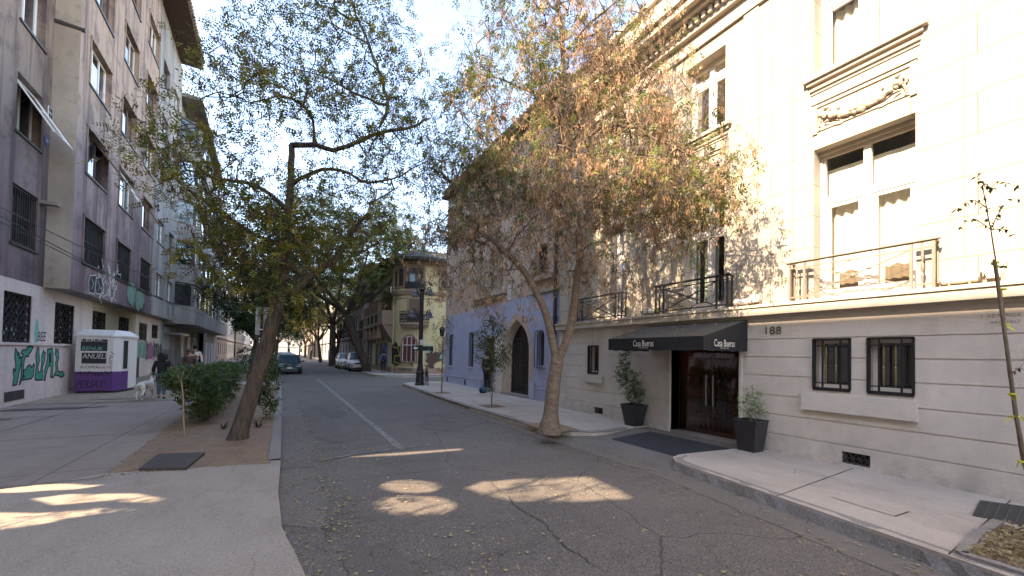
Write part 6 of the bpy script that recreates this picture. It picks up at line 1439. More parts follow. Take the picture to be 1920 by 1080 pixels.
for px, py in ((1866, 492), (1884, 608), (1897, 738), (1904, 780), (1915, 865), (1880, 542)):
    m = MB(); c = Vector(sp_(px, py, -.03)); m.lathe((c.x, c.y, c.z - .01), [(.026, 0), (.028, .008), (.026, .016)], 10)
    r = random.Random(px)
    for q in range(3): a = c + Vector((r.uniform(-.03, .03), r.uniform(-.03, .03), 0)); b = a + Vector((r.uniform(-.07, .07), r.uniform(-.07, .03), -.05)); m.quad(a, b, b + Vector((0, 0, -.015)), a + Vector((0, 0, -.02)))
    m.build('ribbon', M['ribbon'], ST)
# ---- shrubs ----
def shrub(name, label, x, y, z, ells, seed, leaf, n, tpl, group=None, cat='shrub', stems=6, bark='bark_young', r=.012, parent=None):
    T = thing(name, (x, y, z), label, cat, group, local=True); t = Tree(seed); rs = t.rs
    t.limb([(0, 0, -.02), (0, 0, .12)], r * 1.6, r * 1.3, .06, .004)
    tg = []
    for c in ells: tg += [np.array(c[:3]) + v for v in inell(rs, c[6], (0, 0, 0), c[3:6])]
    t.fill(tg, .1, .0, .02, .1); t.radii(.0025); t.branches('stems', M[bark], T)
    P_, D_ = t.leafpts(n, .02, .05); V, F, r_ = scatter(rs, P_, D_, tpl, .7, 1.3); print(name, len(F)); mesh_np('foliage', V, F, r_, leaf, T); return T
def hx(px, py, d): return atd(px, py, d)
s1 = gnd(352, 815, .08)
# hedge: leaning broad canopy over bare ground, from px 300-520
hb = [(-1.6, 11.3), (-1.55, 12.6), (-1.55, 14.1), (-1.55, 15.9)]
for i, (x, y) in enumerate(hb):
    shrub('hedge_shrub', ['nearest broad shrub of the hedge beside the thin pale stem', 'second shrub of the hedge in the left planting strip', 'third shrub of the hedge in the left planting strip', 'farthest shrub of the low hedge in the left strip'][i], x, y, .07,
          [(-.12, 0, 1.02, .62, .6, .27, 150), (-.3, -.2, .95, .3, .4, .2, 40), (.05, .0, .62, .42, .5, .38, 80), (.1, 0, .3, .32, .42, .25, 36)] if i == 0 else [(0, 0, 1.0, .5, .75, .27, 120), (0, 0, .55, .42, .65, .38, 80)], 71 + i, M['leaf_shrub'], 8, [tpl_pinnate(3, .07, .036, .05), tpl_single(.08, .04)], 'hedge shrubs in the left strip')
shrub('strip_shrub', 'upright shrub right of the leaning locust trunk', *gnd(499, 786, .08), .07, [(0, 0, .95, .26, .3, .45, 80), (.06, 0, .35, .2, .25, .3, 36), (0, 0, 1.45, .22, .25, .22, 34)], 81, M['leaf_shrub'], 9, [tpl_single(.08, .04)])
shrub('strip_shrub', 'round shrub beside the small concrete crossing in the left strip', -.75, 19.5, .07, [(0, 0, 1.0, .6, .7, .8, 110)], 82, M['leaf_shrub'], 6, [tpl_single(.09, .045)])
shrub('strip_shrub', 'dark shrub in the strip past the concrete crossing', -1.6, 29.0, .07, [(0, 0, 1.1, .9, 1.5, .9, 150)], 83, M['leaf_dark'], 6, [tpl_single(.11, .055)])
shrub('strip_shrub', 'dark shrub beside the parked green car', -1.3, 33.0, .07, [(0, 0, 1.0, .8, 1.2, .8, 100)], 84, M['leaf_dark'], 5, [tpl_single(.12, .06)])
# thin pale stem with a leafy top
t = Tree(90); x_, y_ = gnd(345, 822, .075); PS = thing('pale_sapling', (x_, y_, .07), 'thin pale bare stem with a tuft of leaves in front of the hedge', 'tree'); kd = Vector((x_, y_, 0)).dot(Vector((-float(XW[2]), -float(YW[2]), 0)))
t.limb([atd(346, 824, kd), atd(344, 780, kd), atd(343, 740, kd), atd(340, 715, kd)], .018, .012, .05, .004)
for q in ([(340, 716), (330, 700), (322, 694)], [(340, 716), (345, 695), (350, 685)], [(340, 716), (352, 705), (362, 690)], [(341, 720), (335, 705), (334, 690)]): t.limb([atd(*p, kd) for p in q], .007, .003, .05, .004)
t.radii(.003); t.branches('stem', plain('pale_bark', (.30, .25, .17), .9), PS); P_, D_ = t.leafpts(2.0, .008, .03); V, F, r_ = scatter(t.rs, P_, D_, [tpl_single(.08, .04)], .7, 1.2); mesh_np('leaves', V, F, r_, M['leaf_shrub'], PS)
# spiky little plants in the dirt
def spiky(px, py, lab, n=16, L=.28):
    x, y = gnd(px, py, .08); m = MB(); r = random.Random(px)
    for i in range(n):
        a = r.uniform(0, 6.28); e = r.uniform(.5, 1.3); l = L * r.uniform(.6, 1.1); d = Vector((math.cos(a) * math.cos(e), math.sin(a) * math.cos(e), math.sin(e))); s = Vector((-math.sin(a), math.cos(a), 0)) * .011; b = Vector((x, y, .07)); mid = b + d * l * .55; tip = b + d * l - Vector((0, 0, .25 * l * math.cos(e)))
        m.add([b - s, b + s, mid + s, mid - s, tip], [(0, 1, 2, 3), (3, 2, 4)])
    tag(m.build('spiky_plant', M['leaf_dark'], org=(x, y, .07)), lab, 'plant')
spiky(420, 805, 'small spiky plant left of the leaning locust trunk'); spiky(484, 802, 'small spiky plant right of the leaning locust trunk'); spiky(385, 786, 'small spiky plant under the hedge', 9, .2)
# low weeds by the kerb
for j, (px, py) in enumerate(((1020, 812), (1045, 800), (520, 742))): pass
# ---- potted plants at the hotel door ----
def pot(cx, cy, w0, w1, h, label, z, cat='planter'):
    T = thing('square_planter', (cx, cy, z), label, cat, 'black planters at the hotel door', local=True); m = MB()
    def sq(w, z): return [(-w, -w, z), (w, -w, z), (w, w, z), (-w, w, z)]
    L = [sq(w0 / 2, 0), sq(w1 / 2, h), sq(w1 / 2 + .008, h + .004), sq(w1 / 2 + .008, h + .03), sq(w1 / 2 - .03, h + .03), sq(w1 / 2 - .045, h - .06)]
    V = [p for q in L for p in q]; F = [(3, 2, 1, 0)]
    for i in range(len(L) - 1):
        for k in range(4): F.append((i * 4 + k, i * 4 + (k + 1) % 4, i * 4 + 4 + (k + 1) % 4, i * 4 + 4 + k))
    m.add(V, F); o = m.build('pot', M['planter_plastic'], T); bv = o.modifiers.new('b', 'BEVEL'); bv.width = .006; bv.segments = 2
    m = MB(); m.add(sq(w1 / 2 - .04, h - .03), [(0, 1, 2, 3)]); m.build('soil', M['soil'], T); return T
xa, ya = gnd(1413, 850, .13); print('pot', xa, ya)
pw = .36
P1 = pot(xa + .17, ya + .15, .29, .40, .52, 'black square planter right of the hotel entrance', SW)
xb, yb = gnd(1196, 802, .12); P2 = pot(xb + .12, yb + .24, .28, .44, .50, 'black square planter left of the hotel entrance', .1)
ssm = [tpl_single(.028, .014), tpl_pinnate(5, .024, .013, .05)]
shrub('potted_shrub', 'pale airy shrub growing in the right planter', xa + .17, ya + .15, SW + .49, [(0, 0, .30, .13, .13, .26, 30), (.02, -.08, .5, .12, .12, .10, 14), (0, .1, .38, .1, .14, .06, 12), (0, -.12, .34, .08, .16, .05, 14), (0, .13, .2, .08, .14, .05, 12), (0, -.1, .2, .08, .15, .05, 12)], 91, M['leaf_pale'], 9, ssm, cat='shrub', r=.008)
shrub('potted_shrub', 'tall dense dark shrub growing in the left planter against the wall', xb + .12, yb + .24, .58, [(0, 0, .25, .2, .22, .22, 60), (0, .15, .6, .18, .28, .25, 70), (.0, .38, .75, .16, .2, .3, 60), (.02, .32, 1.15, .12, .16, .2, 30), (.02, .25, 1.5, .10, .12, .16, 16), (0, -.12, .3, .1, .14, .1, 14)], 92, M['leaf_shrub'], 9, [tpl_single(.038, .022), tpl_pinnate(3, .036, .02, .03)], cat='shrub', r=.01)
# ---------------- vehicles ----------------
def carpaint(name, c): k = N(name); k.done(c, .28, .15); k.b.inputs['Coat Weight'].default_value = .6; k.b.inputs['Coat Roughness'].default_value = .08; return k.m
M['tyre'] = plain('tyre', (.02, .02, .02), .85); M['rim'] = plain('rim', (.35, .35, .36), .35, .7); M['trim_black'] = plain('black_trim', (.02, .02, .022), .5)
k = N('windscreen'); k.done((.05, .09, .13), .05); k.b.inputs['Coat Weight'].default_value = .8; M['windscreen'] = k.m
M['headlight'] = N('headlight').done((.55, .56, .56), .12, .3); M['plate'] = plain('licence_plate', (.65, .65, .62), .5)
def car(loc, rz, label, paint, L=4.3, W=1.68, H=1.42, hood=1.05, trunk=.7, suv=False, cat='car', name='parked_car'):
    T = thing(name, (loc[0], loc[1], 0), label, cat, 'cars parked along the kerbs', rz, local=True)
    hz = .80 if not suv else .98; gl = .30 if not suv else .36; hw = W / 2
    # stations along y: front at y=0 going back
    st = [(0, .80, .34, .52, hz - .30), (.10, .92, .26, .60, hz - .20), (.35, .98, .22, .64, hz - .10), (.9, 1.0, .2, .66, hz + .0), (hood + .15, 1.0, .2, .66, hz + .08), (L * .55, 1.0, .2, .66, hz + .10), (L - trunk - .1, 1.0, .2, .66, hz + .10), (L - .3, .97, .24, .64, hz + .06), (L - .05, .9, .3, .6, hz - .1), (L, .84, .36, .55, hz - .25)]
    V = []; n = 12
    for y, ws, zb, zm, zt in st:
        a = hw * ws; V += [(-a * .88, y, zb), (-a * .98, y, zb + .1), (-a, y, zm), (-a * .98, y, zt - .07), (-a * .90, y, zt), (-a * .4, y, zt + .03), (a * .4, y, zt + .03), (a * .90, y, zt), (a * .98, y, zt - .07), (a, y, zm), (a * .98, y, zb + .1), (a * .88, y, zb)]
    F = [(i * n + k, i * n + (k + 1) % n, (i + 1) * n + (k + 1) % n, (i + 1) * n + k) for i in range(len(st) - 1) for k in range(n)] + [tuple(range(n)), tuple(range(len(V) - 1, len(V) - 1 - n, -1))]
    m = MB(); m.add(V, F); body = m.build('body', paint, T, smooth=True); sb = body.modifiers.new('s', 'SUBSURF'); sb.levels = 1; sb.render_levels = 2
    # cabin
    y0, y1, y2, y3 = hood, hood + .75, L - trunk - (.55 if not suv else .15), L - trunk * (.6 if not suv else .15); zc = hz + .06
    def ring(y, a, z): return [(-a, y, z), (a, y, z)]
    cab = [(-hw * .88, y0, zc), (hw * .88, y0, zc), (hw * .90, y3, zc + .02), (-hw * .90, y3, zc + .02), (-hw * .70, y1, H - .03), (hw * .70, y1, H - .03), (hw * .70, y2, H - .02), (-hw * .70, y2, H - .02)]
    g = MB(); g.hexa(cab); gl_ = g.build('cabin_glass', M['windscreen'], T)
    r = MB(); r.hexa([(-hw * .72, y1 - .04, H - .06), (hw * .72, y1 - .04, H - .06), (hw * .72, y2 + .04, H - .05), (-hw * .72, y2 + .04, H - .05), (-hw * .60, y1 + .12, H), (hw * .60, y1 + .12, H), (hw * .60, y2 - .1, H), (-hw * .60, y2 - .1, H)])
    for sg in (-1, 1):
        for a, b in (((sg * hw * .89, y0 - .02, zc - .02), (sg * hw * .71, y1 - .02, H - .04)), ((sg * hw * .90, (y1 + y2) / 2, zc), (sg * hw * .71, (y1 + y2) / 2, H - .03)), ((sg * hw * .91, y3, zc), (sg * hw * .71, y2, H - .03))): r.bar(a, b, .07)
    r.build('roof', paint, T)
    if suv: m = MB(); [m.tube([(sg * hw * .62, y1 + .2, H), (sg * hw * .62, y1 + .3, H + .06), (sg * hw * .62, y2 - .2, H + .06), (sg * hw * .62, y2 - .1, H)], .018, 6) for sg in (-1, 1)]; m.build('roof_rails', M['trim_black'], T)
    for sg in (-1, 1):
        for y in (.78, L - .82):
            m = MB(); x = sg * (hw - .19); R0 = .31 if not suv else .35; m.tube([(x, y, R0), (x + sg * .2, y, R0)], R0, 20); wh = m.build('wheel', M['tyre'], T)
            m = MB(); m.tube([(x + sg * .19, y, R0), (x + sg * .212, y, R0)], R0 * .62, 14); m.build('rim', M['rim'], wh)
        m = MB(); zl = hz - .25; m.hexa([(sg * hw * .50, .03, zl - .07), (sg * hw * .86, .12, zl - .07), (sg * hw * .90, .35, zl - .05), (sg * hw * .5, .3, zl - .07), (sg * hw * .48, .05, zl + .06), (sg * hw * .86, .15, zl + .07), (sg * hw * .90, .42, zl + .09), (sg * hw * .5, .3, zl + .08)]); m.build('headlight', M['headlight'], T)
        m = MB(); m.ball((sg * (hw + .08), hood + .28, hz + .14), .085, 8, (1.1, .6, .8)); m.bar((sg * hw * .9, hood + .3, hz + .1), (sg * (hw + .06), hood + .28, hz + .12), .03); m.build('wing_mirror', M['trim_black'], T)
    m = MB(); m.box(WORLD, -hw * .42, hw * .42, hz - .32, hz - .2, -.02, .06); m.build('grille', M['trim_black'], T)
    m = MB(); m.box(WORLD, -hw * .62, hw * .62, .26, .36, -.03, .1); m.build('air_intake', M['trim_black'], T)
    m = MB(); m.box(WORLD, -.18, .18, .42, .52, -.045, -.03); m.build('licence_plate', M['plate'], T)
    m = MB(); m.tube([(0, -.03, hz - .17), (0, .0, hz - .17)], .045, 10); m.build('emblem', M['rim'], T)
    return T
car((.48, 33.8), 0, 'dark green car parked nearest on the left kerb facing the viewer', carpaint('green_paint', (.012, .05, .045)))
car((.38, 39.6), 0, 'dark car parked right behind the green car', carpaint('dark_paint', (.03, .03, .035)), H=1.46)
car((.3, 45.2), 0, 'silver car third in the row on the left kerb', carpaint('silver_paint', (.42, .44, .47)), H=1.5)
car((.25, 51), 0, 'silver car last in the row on the left kerb', carpaint('silver_blue_paint', (.35, .38, .42)), H=1.55, suv=True)
wp = carpaint('white_paint', (.68, .68, .67))
car((6.0, 37.9), R(-2), 'white off-road car half hidden by the dark leaning trunk', wp, L=4.4, W=1.75, H=1.68, suv=True)
car((5.7, 43.2), R(-1), 'white car parked behind the white off-road car', wp, H=1.6, suv=True)
# ---------------- figures ----------------
dg = lambda: bpy.context.evaluated_depsgraph_get()
def skin(name, verts, edges, radii, mat, parent=None, org=None, sub=2, root=0):
    me = bpy.data.meshes.new(name); me.from_pydata([tuple(v) for v in verts], edges, []); o = bpy.data.objects.new(name, me); col.objects.link(o)
    md = o.modifiers.new('k', 'SKIN'); assert me.skin_vertices
    for i, r in enumerate(radii):
        sv = me.skin_vertices[0].data[i]; sv.radius = (r, r) if not hasattr(r, '__len__') else r; sv.use_root = (i == root)
    s_ = o.modifiers.new('s', 'SUBSURF'); s_.levels = sub
    bpy.context.view_layer.update(); nm = bpy.data.meshes.new_from_object(o.evaluated_get(dg())); o.modifiers.clear(); o.data = nm; bpy.data.meshes.remove(me); nm.name = name; nm.materials.clear(); nm.materials.append(mat)
    nm.polygons.foreach_set('use_smooth', [True] * len(nm.polygons))
    if parent: o.parent = parent
    OFF[o.name] = Vector((0, 0, 0)); return o
M['skin'] = plain('skin', (.42, .25, .17), .6, var=.06); M['hair_dark'] = plain('dark_hair', (.018, .012, .010), .8, sc=30, var=.5, bump=.6); M['coat_black'] = plain('black_coat', (.016, .015, .018), .95, var=.3, sc=12, bump=.3)
M['jeans'] = plain('blue_jeans', (.075, .12, .20), .9, var=.25, sc=14); M['boot_brown'] = plain('brown_boots', (.075, .045, .035), .7); M['trouser_black'] = plain('black_trousers', (.016, .016, .02), .9)
M['jacket_blue'] = plain('blue_jacket', (.11, .165, .30), .85, var=.2); M['pack_dark'] = plain('dark_backpack', (.02, .022, .045), .8); M['shirt_white'] = plain('white_shirt', (.6, .6, .6), .9); M['vest_orange'] = plain('orange_vest', (.5, .14, .03), .8); M['teal_bag'] = plain('teal_bag', (.015, .09, .13), .7, var=.25)
def person(x, y, z, rz, label, h, top, legs, shoes, hair, stride=.16, coat=0, arms=((.10, .0), (.10, .0)), longhair=False, cap=None, hold=None):
    """figure facing +y before rotation; body is one continuous surface"""
    T = thing('person', (x, y, z), label, 'person', None, rz, local=True); s = h / 1.72
    def v(a, b, c): return (a * s, b * s, c * s)
    hipL, hipR = v(-.09, 0, .90), v(.09, 0, .90); kL, kR = v(-.10, stride * .55 + .03, .49), v(.09, -stride * .35 + .05, .49); aL, aR = v(-.10, stride, .09), v(.10, -stride, .11)
    V = [v(0, 0, .96), v(0, 0, 1.12), v(0, .0, 1.30), v(0, -.01, 1.43), v(0, .0, 1.50), v(0, .02, 1.58), v(0, .02, 1.66), hipL, kL, aL, v(-.11, stride + .13, .03), hipR, kR, aR, v(.11, -stride + .13, .04)]
    E = [(0, 1), (1, 2), (2, 3), (3, 4), (4, 5), (5, 6), (0, 7), (7, 8), (8, 9), (9, 10), (0, 11), (11, 12), (12, 13), (13, 14)]
    Rr = [.13, .12, .14, .085, .05, .085, .075, .085, .058, .04, .032, .085, .058, .04, .032]
    for sg, (fw, out) in ((-1, arms[0]), (1, arms[1])):
        b = len(V); V += [v(sg * .17, -.01, 1.40), v(sg * (.22 + out), fw * .2 - .03, 1.13), v(sg * (.22 + out * 1.3), fw + .03, .90), v(sg * (.22 + out * 1.3), fw + .06, .83)]
        E += [(3, b), (b, b + 1), (b + 1, b + 2), (b + 2, b + 3)]; Rr += [.06, .042, .028, (.034, .018)]
        hx_, hy_, hz_ = V[b + 3]
        for f in range(4): E.append((b + 3, len(V))); V.append((hx_, hy_ - .028 * s + .019 * f * s, hz_ - .05 * s)); Rr.append(.008); E.append((len(V) - 1, len(V))); V.append((hx_ - sg * .012, hy_ - .03 * s + .019 * f * s + .01, hz_ - (.085 - .006 * abs(f - 1)) * s)); Rr.append(.007)
        E.append((b + 2, len(V))); V.append((hx_ - sg * .01, hy_ + .045 * s, hz_ - .01)); Rr.append(.009)
    Rr = [tuple(q * s for q in r) if hasattr(r, '__len__') else r * s for r in Rr]
    skin('body', V, E, Rr, M['skin'], T)
    # face
    m = MB(); m.ball(v(0, .10, 1.60), .014 * s, 6, (1, 1.2, 1.4)); m.build('nose', M['skin'], T); m = MB(); m.ball(v(-.03, .092, 1.625), .009, 6); m.ball(v(.03, .092, 1.625), .009, 6); m.build('eyes', M['trouser_black'], T)
    m = MB(); m.ball(v(-.085, .02, 1.61), .02 * s, 6, (.5, .8, 1.3)); m.ball(v(.085, .02, 1.61), .02 * s, 6, (.5, .8, 1.3)); m.build('ears', M['skin'], T)
    g = 1.16
    # trousers
    tv = [V[0], V[7], V[8], (V[9][0], V[9][1], V[9][2] + .05), V[11], V[12], (V[13][0], V[13][1], V[13][2] + .05)]
    skin('trousers', tv, [(0, 1), (1, 2), (2, 3), (0, 4), (4, 5), (5, 6)], [q * s for q in (.145, .105, .075, .058, .105, .075, .058)], legs, T)
    for a in (9, 13): f = V[a + 1]; skin('shoe', [(V[a][0], V[a][1] - .02, .07 * s), (f[0], f[1], .045 * s)], [(0, 1)], [(.05 * s, .06 * s), (.045 * s, .035 * s)], shoes, T, sub=1)
    # top
    b1, b2 = 15, 15 + 4 + 8 + 1
    uv = [v(0, 0, .98 - coat * .3), v(0, 0, 1.12), V[2], V[3], V[b1], V[b1 + 1], V[b1 + 2], V[b2], V[b2 + 1], V[b2 + 2]]
    skin('coat' if coat else 'jacket', uv, [(0, 1), (1, 2), (2, 3), (3, 4), (4, 5), (5, 6), (3, 7), (7, 8), (8, 9)], [q * s for q in ((.20 if coat else .15), .155, .175, .105, .085, .064, .05, .085, .064, .05)], top, T)
    # hair
    m = MB(); m.ball(v(0, -.005, 1.655), .118 * s, 12, (1, 1.08, 1.0)); r = random.Random(int(h * 100))
    if longhair:
        for q in range(26): a = r.uniform(math.pi * .9, 2.1 * math.pi); m.ball(v(math.cos(a) * .10, math.sin(a) * .09 - .01, r.uniform(1.46, 1.68)), r.uniform(.045, .07) * s, 7)
    m.build('hair', hair, T, smooth=True)
    if cap: m = MB(); m.lathe(v(0, .0, 1.69), [(.105 * s, 0), (.11 * s, .05 * s), (.06 * s, .10 * s), (.0, .105 * s)], 12); m.hexa([v(-.07, .09, 1.70), v(.07, .09, 1.70), v(.05, .18, 1.69), v(-.05, .18, 1.69), v(-.07, .09, 1.715), v(.07, .09, 1.715), v(.05, .18, 1.70), v(-.05, .18, 1.70)]); m.build('cap', cap, T)
    return T, V, s
wx, wy = gnd(302, 748, .09)
W1, WV, ws_ = person(wx, wy, .09, R(2), 'person with dark curly hair, black coat and rolled jeans walking a dog', 1.48, M['coat_black'], M['jeans'], M['boot_brown'], M['hair_dark'], .17, 1, ((.06, .03), (.0, .05)), True)
px_, py_, pz_ = ond_ = atd(357, 660, 17.5); person(px_, py_, .09, R(170), 'person with brown hair and brown top half hidden behind the hedge', 1.62, M['boot_brown'], M['jeans'], M['boot_brown'], plain('brown_hair', (.09, .05, .035), .8), .08, 0, ((.05, .03), (.05, .03)), True)
px_, py_, pz_ = atd(367, 655, 22.5); P3, _, _ = person(px_, py_, .09, R(185), 'person in a dark cap with orange vest and white sleeves beyond the hedge', 1.78, M['shirt_white'], M['trouser_black'], M['boot_brown'], M['hair_dark'], .1, 0, ((.05, .05), (.05, .05)), cap=M['trouser_black'])
skin('vest', [(0, 0, 1.05), (0, 0, 1.3), (0, -.01, 1.47)], [(0, 1), (1, 2)], [.17, .195, .12], M['vest_orange'], P3)
mx_, my_ = gnd(719, 699, SW); MN, _, s_ = person(mx_, my_, SW, R(-6), 'man in a blue jacket with a dark backpack walking past the yellow house', 1.70, M['jacket_blue'], M['trouser_black'], M['trouser_black'], M['hair_dark'], .12, 0, ((.05, .06), (-.03, .06)))
m = MB(); m.ball((0, -.24, 1.22), .17, 12, (1.0, .65, 1.45)); bp = m.build('backpack', M['pack_dark'], None, smooth=True); bp.parent = MN; m = MB(); m.ball((0, -.34, 1.12), .10, 10, (1.1, .5, 1.1)); q = m.build('pocket', M['pack_dark'], None, smooth=True); q.parent = bp
lx, ly = gnd(915, 735, SW); person(lx + .0, ly + .12, SW, R(-60), 'person in black standing at the blue wall behind the bushy young tree', 1.72, M['trouser_black'], M['trouser_black'], M['trouser_black'], M['hair_dark'], .04)
bx_, by_ = gnd(906, 737, SW); BG = thing('duffel_bag', (bx_, by_, SW), 'teal and black bag on the pavement at the feet of the person in black', 'bag'); m = MB(); m.ball((bx_, by_, SW + .13), .17, 12, (1.1, 1.0, .8)); m.build('bag_body', M['teal_bag'], BG, smooth=True)
m = MB(); m.ball((bx_ - .12, by_ - .03, SW + .12), .11, 10, (.7, 1, 1)); m.build('side_pocket', M['pack_dark'], BG, smooth=True); m = MB(); m.tube([(bx_ - .1, by_, SW + .24), (bx_, by_, SW + .32), (bx_ + .1, by_, SW + .24)], .012, 6); m.build('handle', M['pack_dark'], BG)
# dog: lean white dog with grey saddle patches, seen from behind, nose by the woman's hand
dx_, dy_ = gnd(268, 750, .09); DG = thing('dog', (dx_, dy_, .09), 'lean white dog with a grey patch walking beside the person in the black coat', 'dog', None, R(-8), local=True)
k = N('dog_fur'); a = k.mix(k.ramp(k.noise(3.2, detail=3), [(.56, 0), (.62, 1)]), (.62, .59, .55), (.20, .19, .19)); M['dog'] = k.done(a, .9)
V = [(0, 0, .50), (0, .16, .50), (0, .34, .48), (0, .46, .50), (0, .56, .58), (0, .66, .66), (0, .76, .64), (0, .84, .60), (0, -.12, .50), (0, -.22, .50), (0, -.30, .54), (0, -.40, .46), (0, -.48, .44), (0, -.54, .50)]
E = [(0, 1), (1, 2), (2, 3), (3, 4), (4, 5), (5, 6), (6, 7), (0, 8), (8, 9), (9, 10), (10, 11), (11, 12), (12, 13)]; Rr = [.095, .115, .125, .10, .065, .068, .042, .028, .085, .09, .03, .02, .014, .008]
for sg, ph in ((-1, .06), (1, -.05)):
    b = len(V); V += [(sg * .08, -.20, .42), (sg * .085, -.14 + ph, .30), (sg * .085, -.27 + ph, .17), (sg * .085, -.24 + ph, .03), (sg * .085, -.20 + ph, .015)]; E += [(9, b), (b, b + 1), (b + 1, b + 2), (b + 2, b + 3), (b + 3, b + 4)]; Rr += [.075, .048, .024, .02, .022]
    b = len(V); V += [(sg * .075, .36, .38), (sg * .08, .34 - ph, .26), (sg * .08, .37 - ph, .16), (sg * .08, .37 - ph, .03), (sg * .08, .41 - ph, .015)]; E += [(2, b), (b, b + 1), (b + 1, b + 2), (b + 2, b + 3), (b + 3, b + 4)]; Rr += [.055, .034, .024, .018, .022]
skin('body', V, E, Rr, M['dog'], DG)
for sg in (-1, 1): m = MB(); m.ball((sg * .055, .63, .68), .045, 8, (.35, .7, 1.2)); m.build('ear', M['dog'], DG, smooth=True)
m = MB(); m.ball((0, .87, .605), .014, 6); m.build('nose', M['trim_black'], DG); m = MB(); m.tube([(math.cos(t) * .075, .575 + .03 * math.sin(t), .59 + .05 * math.sin(t)) for t in [i * .5236 for i in range(13)]], .010, 5); m.build('collar', M['trim_black'], DG)
# ---------------- kiosk ----------------
KP = [(-6.42, 19.95), (-5.42, 19.62), (-5.12, 19.75), (-4.98, 20.1)]
Lk = Vector(atd(133, 732, 14.2)[:2]); rr_ = ray(211, 690); Rk = Vector((rr_[0] / rr_[1] * (Lk.y - .12), Lk.y - .12)); u_ = (Rk - Lk); Wk = u_.length; u_.normalize(); nb = Vector((-u_.y, u_.x)); 
print('kiosk W', Wk, Lk, Rk, nb)
KK = thing('kiosk', (Lk.x + Wk / 2 * u_.x, Lk.y + Wk / 2 * u_.y, .09), 'closed white kiosk with purple base and graffitied shutters', 'kiosk')
cz = .16; Dk = 1.6
def kpt(a, b): return (Lk.x + u_.x * a + nb.x * b, Lk.y + u_.y * a + nb.y * b)
FP = lambda e=0: [kpt(-.0 - e * .2, cz - e), kpt(cz * .5 - e * .3, -e), kpt(Wk - .0, -e), kpt(Wk + cz + e, cz * 1.2), kpt(Wk + cz + e, Dk - cz), kpt(Wk, Dk + e), kpt(cz, Dk + e), kpt(0 - e, Dk - cz)]
zb_, zs_, zt_, zr_ = .17, .86, 2.12, 2.38
M['kiosk_white'] = plain('kiosk_white_paint', (.60, .58, .58), .6, var=.08, sc=3); M['kiosk_purple'] = plain('kiosk_purple_paint', (.095, .03, .165), .6, var=.15, sc=3)
m = MB(); m.prism(FP(-.06), .08, zb_); m.build('plinth', M['trim_black'], KK)
m = MB(); m.prism(FP(.0), zb_, zs_); lo = m.build('lower_body', M['kiosk_purple'], KK)
m = MB(); m.prism(FP(.0), zs_ + .002, zt_); up_ = m.build('upper_body', M['kiosk_white'], KK)
A, B = FP(.05), FP(-.22); m = MB(); n = 8; m.add([(p[0], p[1], zt_) for p in A] + [(p[0], p[1], zt_ + .06) for p in A] + [(p[0], p[1], zr_) for p in B], [tuple(range(n)), tuple(range(2 * n, 3 * n))] + [(i, (i + 1) % n, (i + 1) % n + n, i + n) for i in range(n)] + [(i + n, (i + 1) % n + n, (i + 1) % n + 2 * n, i + 2 * n) for i in range(n)]); m.build('roof', M['kiosk_white'], KK)
KFr = Fr(Lk, 0); KFr.u = Vector((u_.x, u_.y, 0)); KFr.n = Vector((-nb.x, -nb.y, 0))
def kz(x, y): return KFr.hit(120 + x / 6.352, 600 + y / 6.352)
a0, z1 = kz(205, 225); a1, z0 = kz(520, 372); m = MB(); m.box(KFr, a0, a1, z0, z1, 0, .012); p1 = m.build('window', M['trim_black'], KK)
a0b, z1b = kz(215, 388); a1b, z0b = kz(502, 520); m = MB(); m.box(KFr, a0b, a1b, z0b, z1b, 0, .012); p2 = m.build('window', M['trim_black'], KK)
m = MB()
for (x0, x1, y0_, y1_) in ((a0 - .05, a0, z0b - .04, z1 + .05), (a1, a1 + .05, z0b - .04, z1 + .05), (a0, a1, z1, z1 + .05), (a0, a1, z1b, z0), (a0, a1, z0b - .04, z0b)): m.box(KFr, x0, x1, y0_, y1_, 0, .03)
m.build('window_frame', M['kiosk_white'], KK)
def kt(s, x, y, w_, h_, mt, par, d=.016, sl=0):
    u, z = kz(x, y); m = MB(); ua_, _ = kz(x - w_ / 2, y); ub_, _ = kz(x + w_ / 2, y); text(m, KFr, s, (ua_ + ub_) / 2, z, ub_ - ua_, h_ / 6.352 / FPX * 14.3, d, slant=sl); m.build('graffiti', M[mt], par)
kt('LERA..', 360, 243, 300, 28, 'gr_white', p1); kt('RENUK', 345, 338, 250, 44, 'gr_teal', p1, sl=.2); kt('ANUELI', 365, 430, 280, 60, 'gr_white', p2, sl=.1)
kt('KOPER', 310, 563, 220, 30, 'gr_black', up_, .004, .2); kt('ARTE', 490, 567, 160, 30, 'gr_red', up_, .004, .2); kt('PERSAY!', 320, 762, 340, 90, 'gr_black', lo, .004, .2)
m = MB(); r = random.Random(5)
for i in range(10): a = kz(530 + r.random() * 50, 380 + i * 15); outline(m, KFr, [a, (a[0] + r.uniform(-.08, .08), a[1] - .06), (a[0] + r.uniform(-.08, .08), a[1] - .03)], .006, .004, False)
m.build('graffiti', M['gr_black'], up_)
m = MB(); r = random.Random(9)
for i in range(26):
    a = kz(160 + i * 16, 640 + r.uniform(-14, 14)); outline(m, KFr, [a, (a[0] + r.uniform(-.04, .06), a[1] + r.uniform(.03, .07)), (a[0] + r.uniform(.0, .07), a[1] - r.uniform(.02, .06))], .009, .004 + .0003 * (i % 3), False)
m.build('graffiti', M['gr_black'], lo)
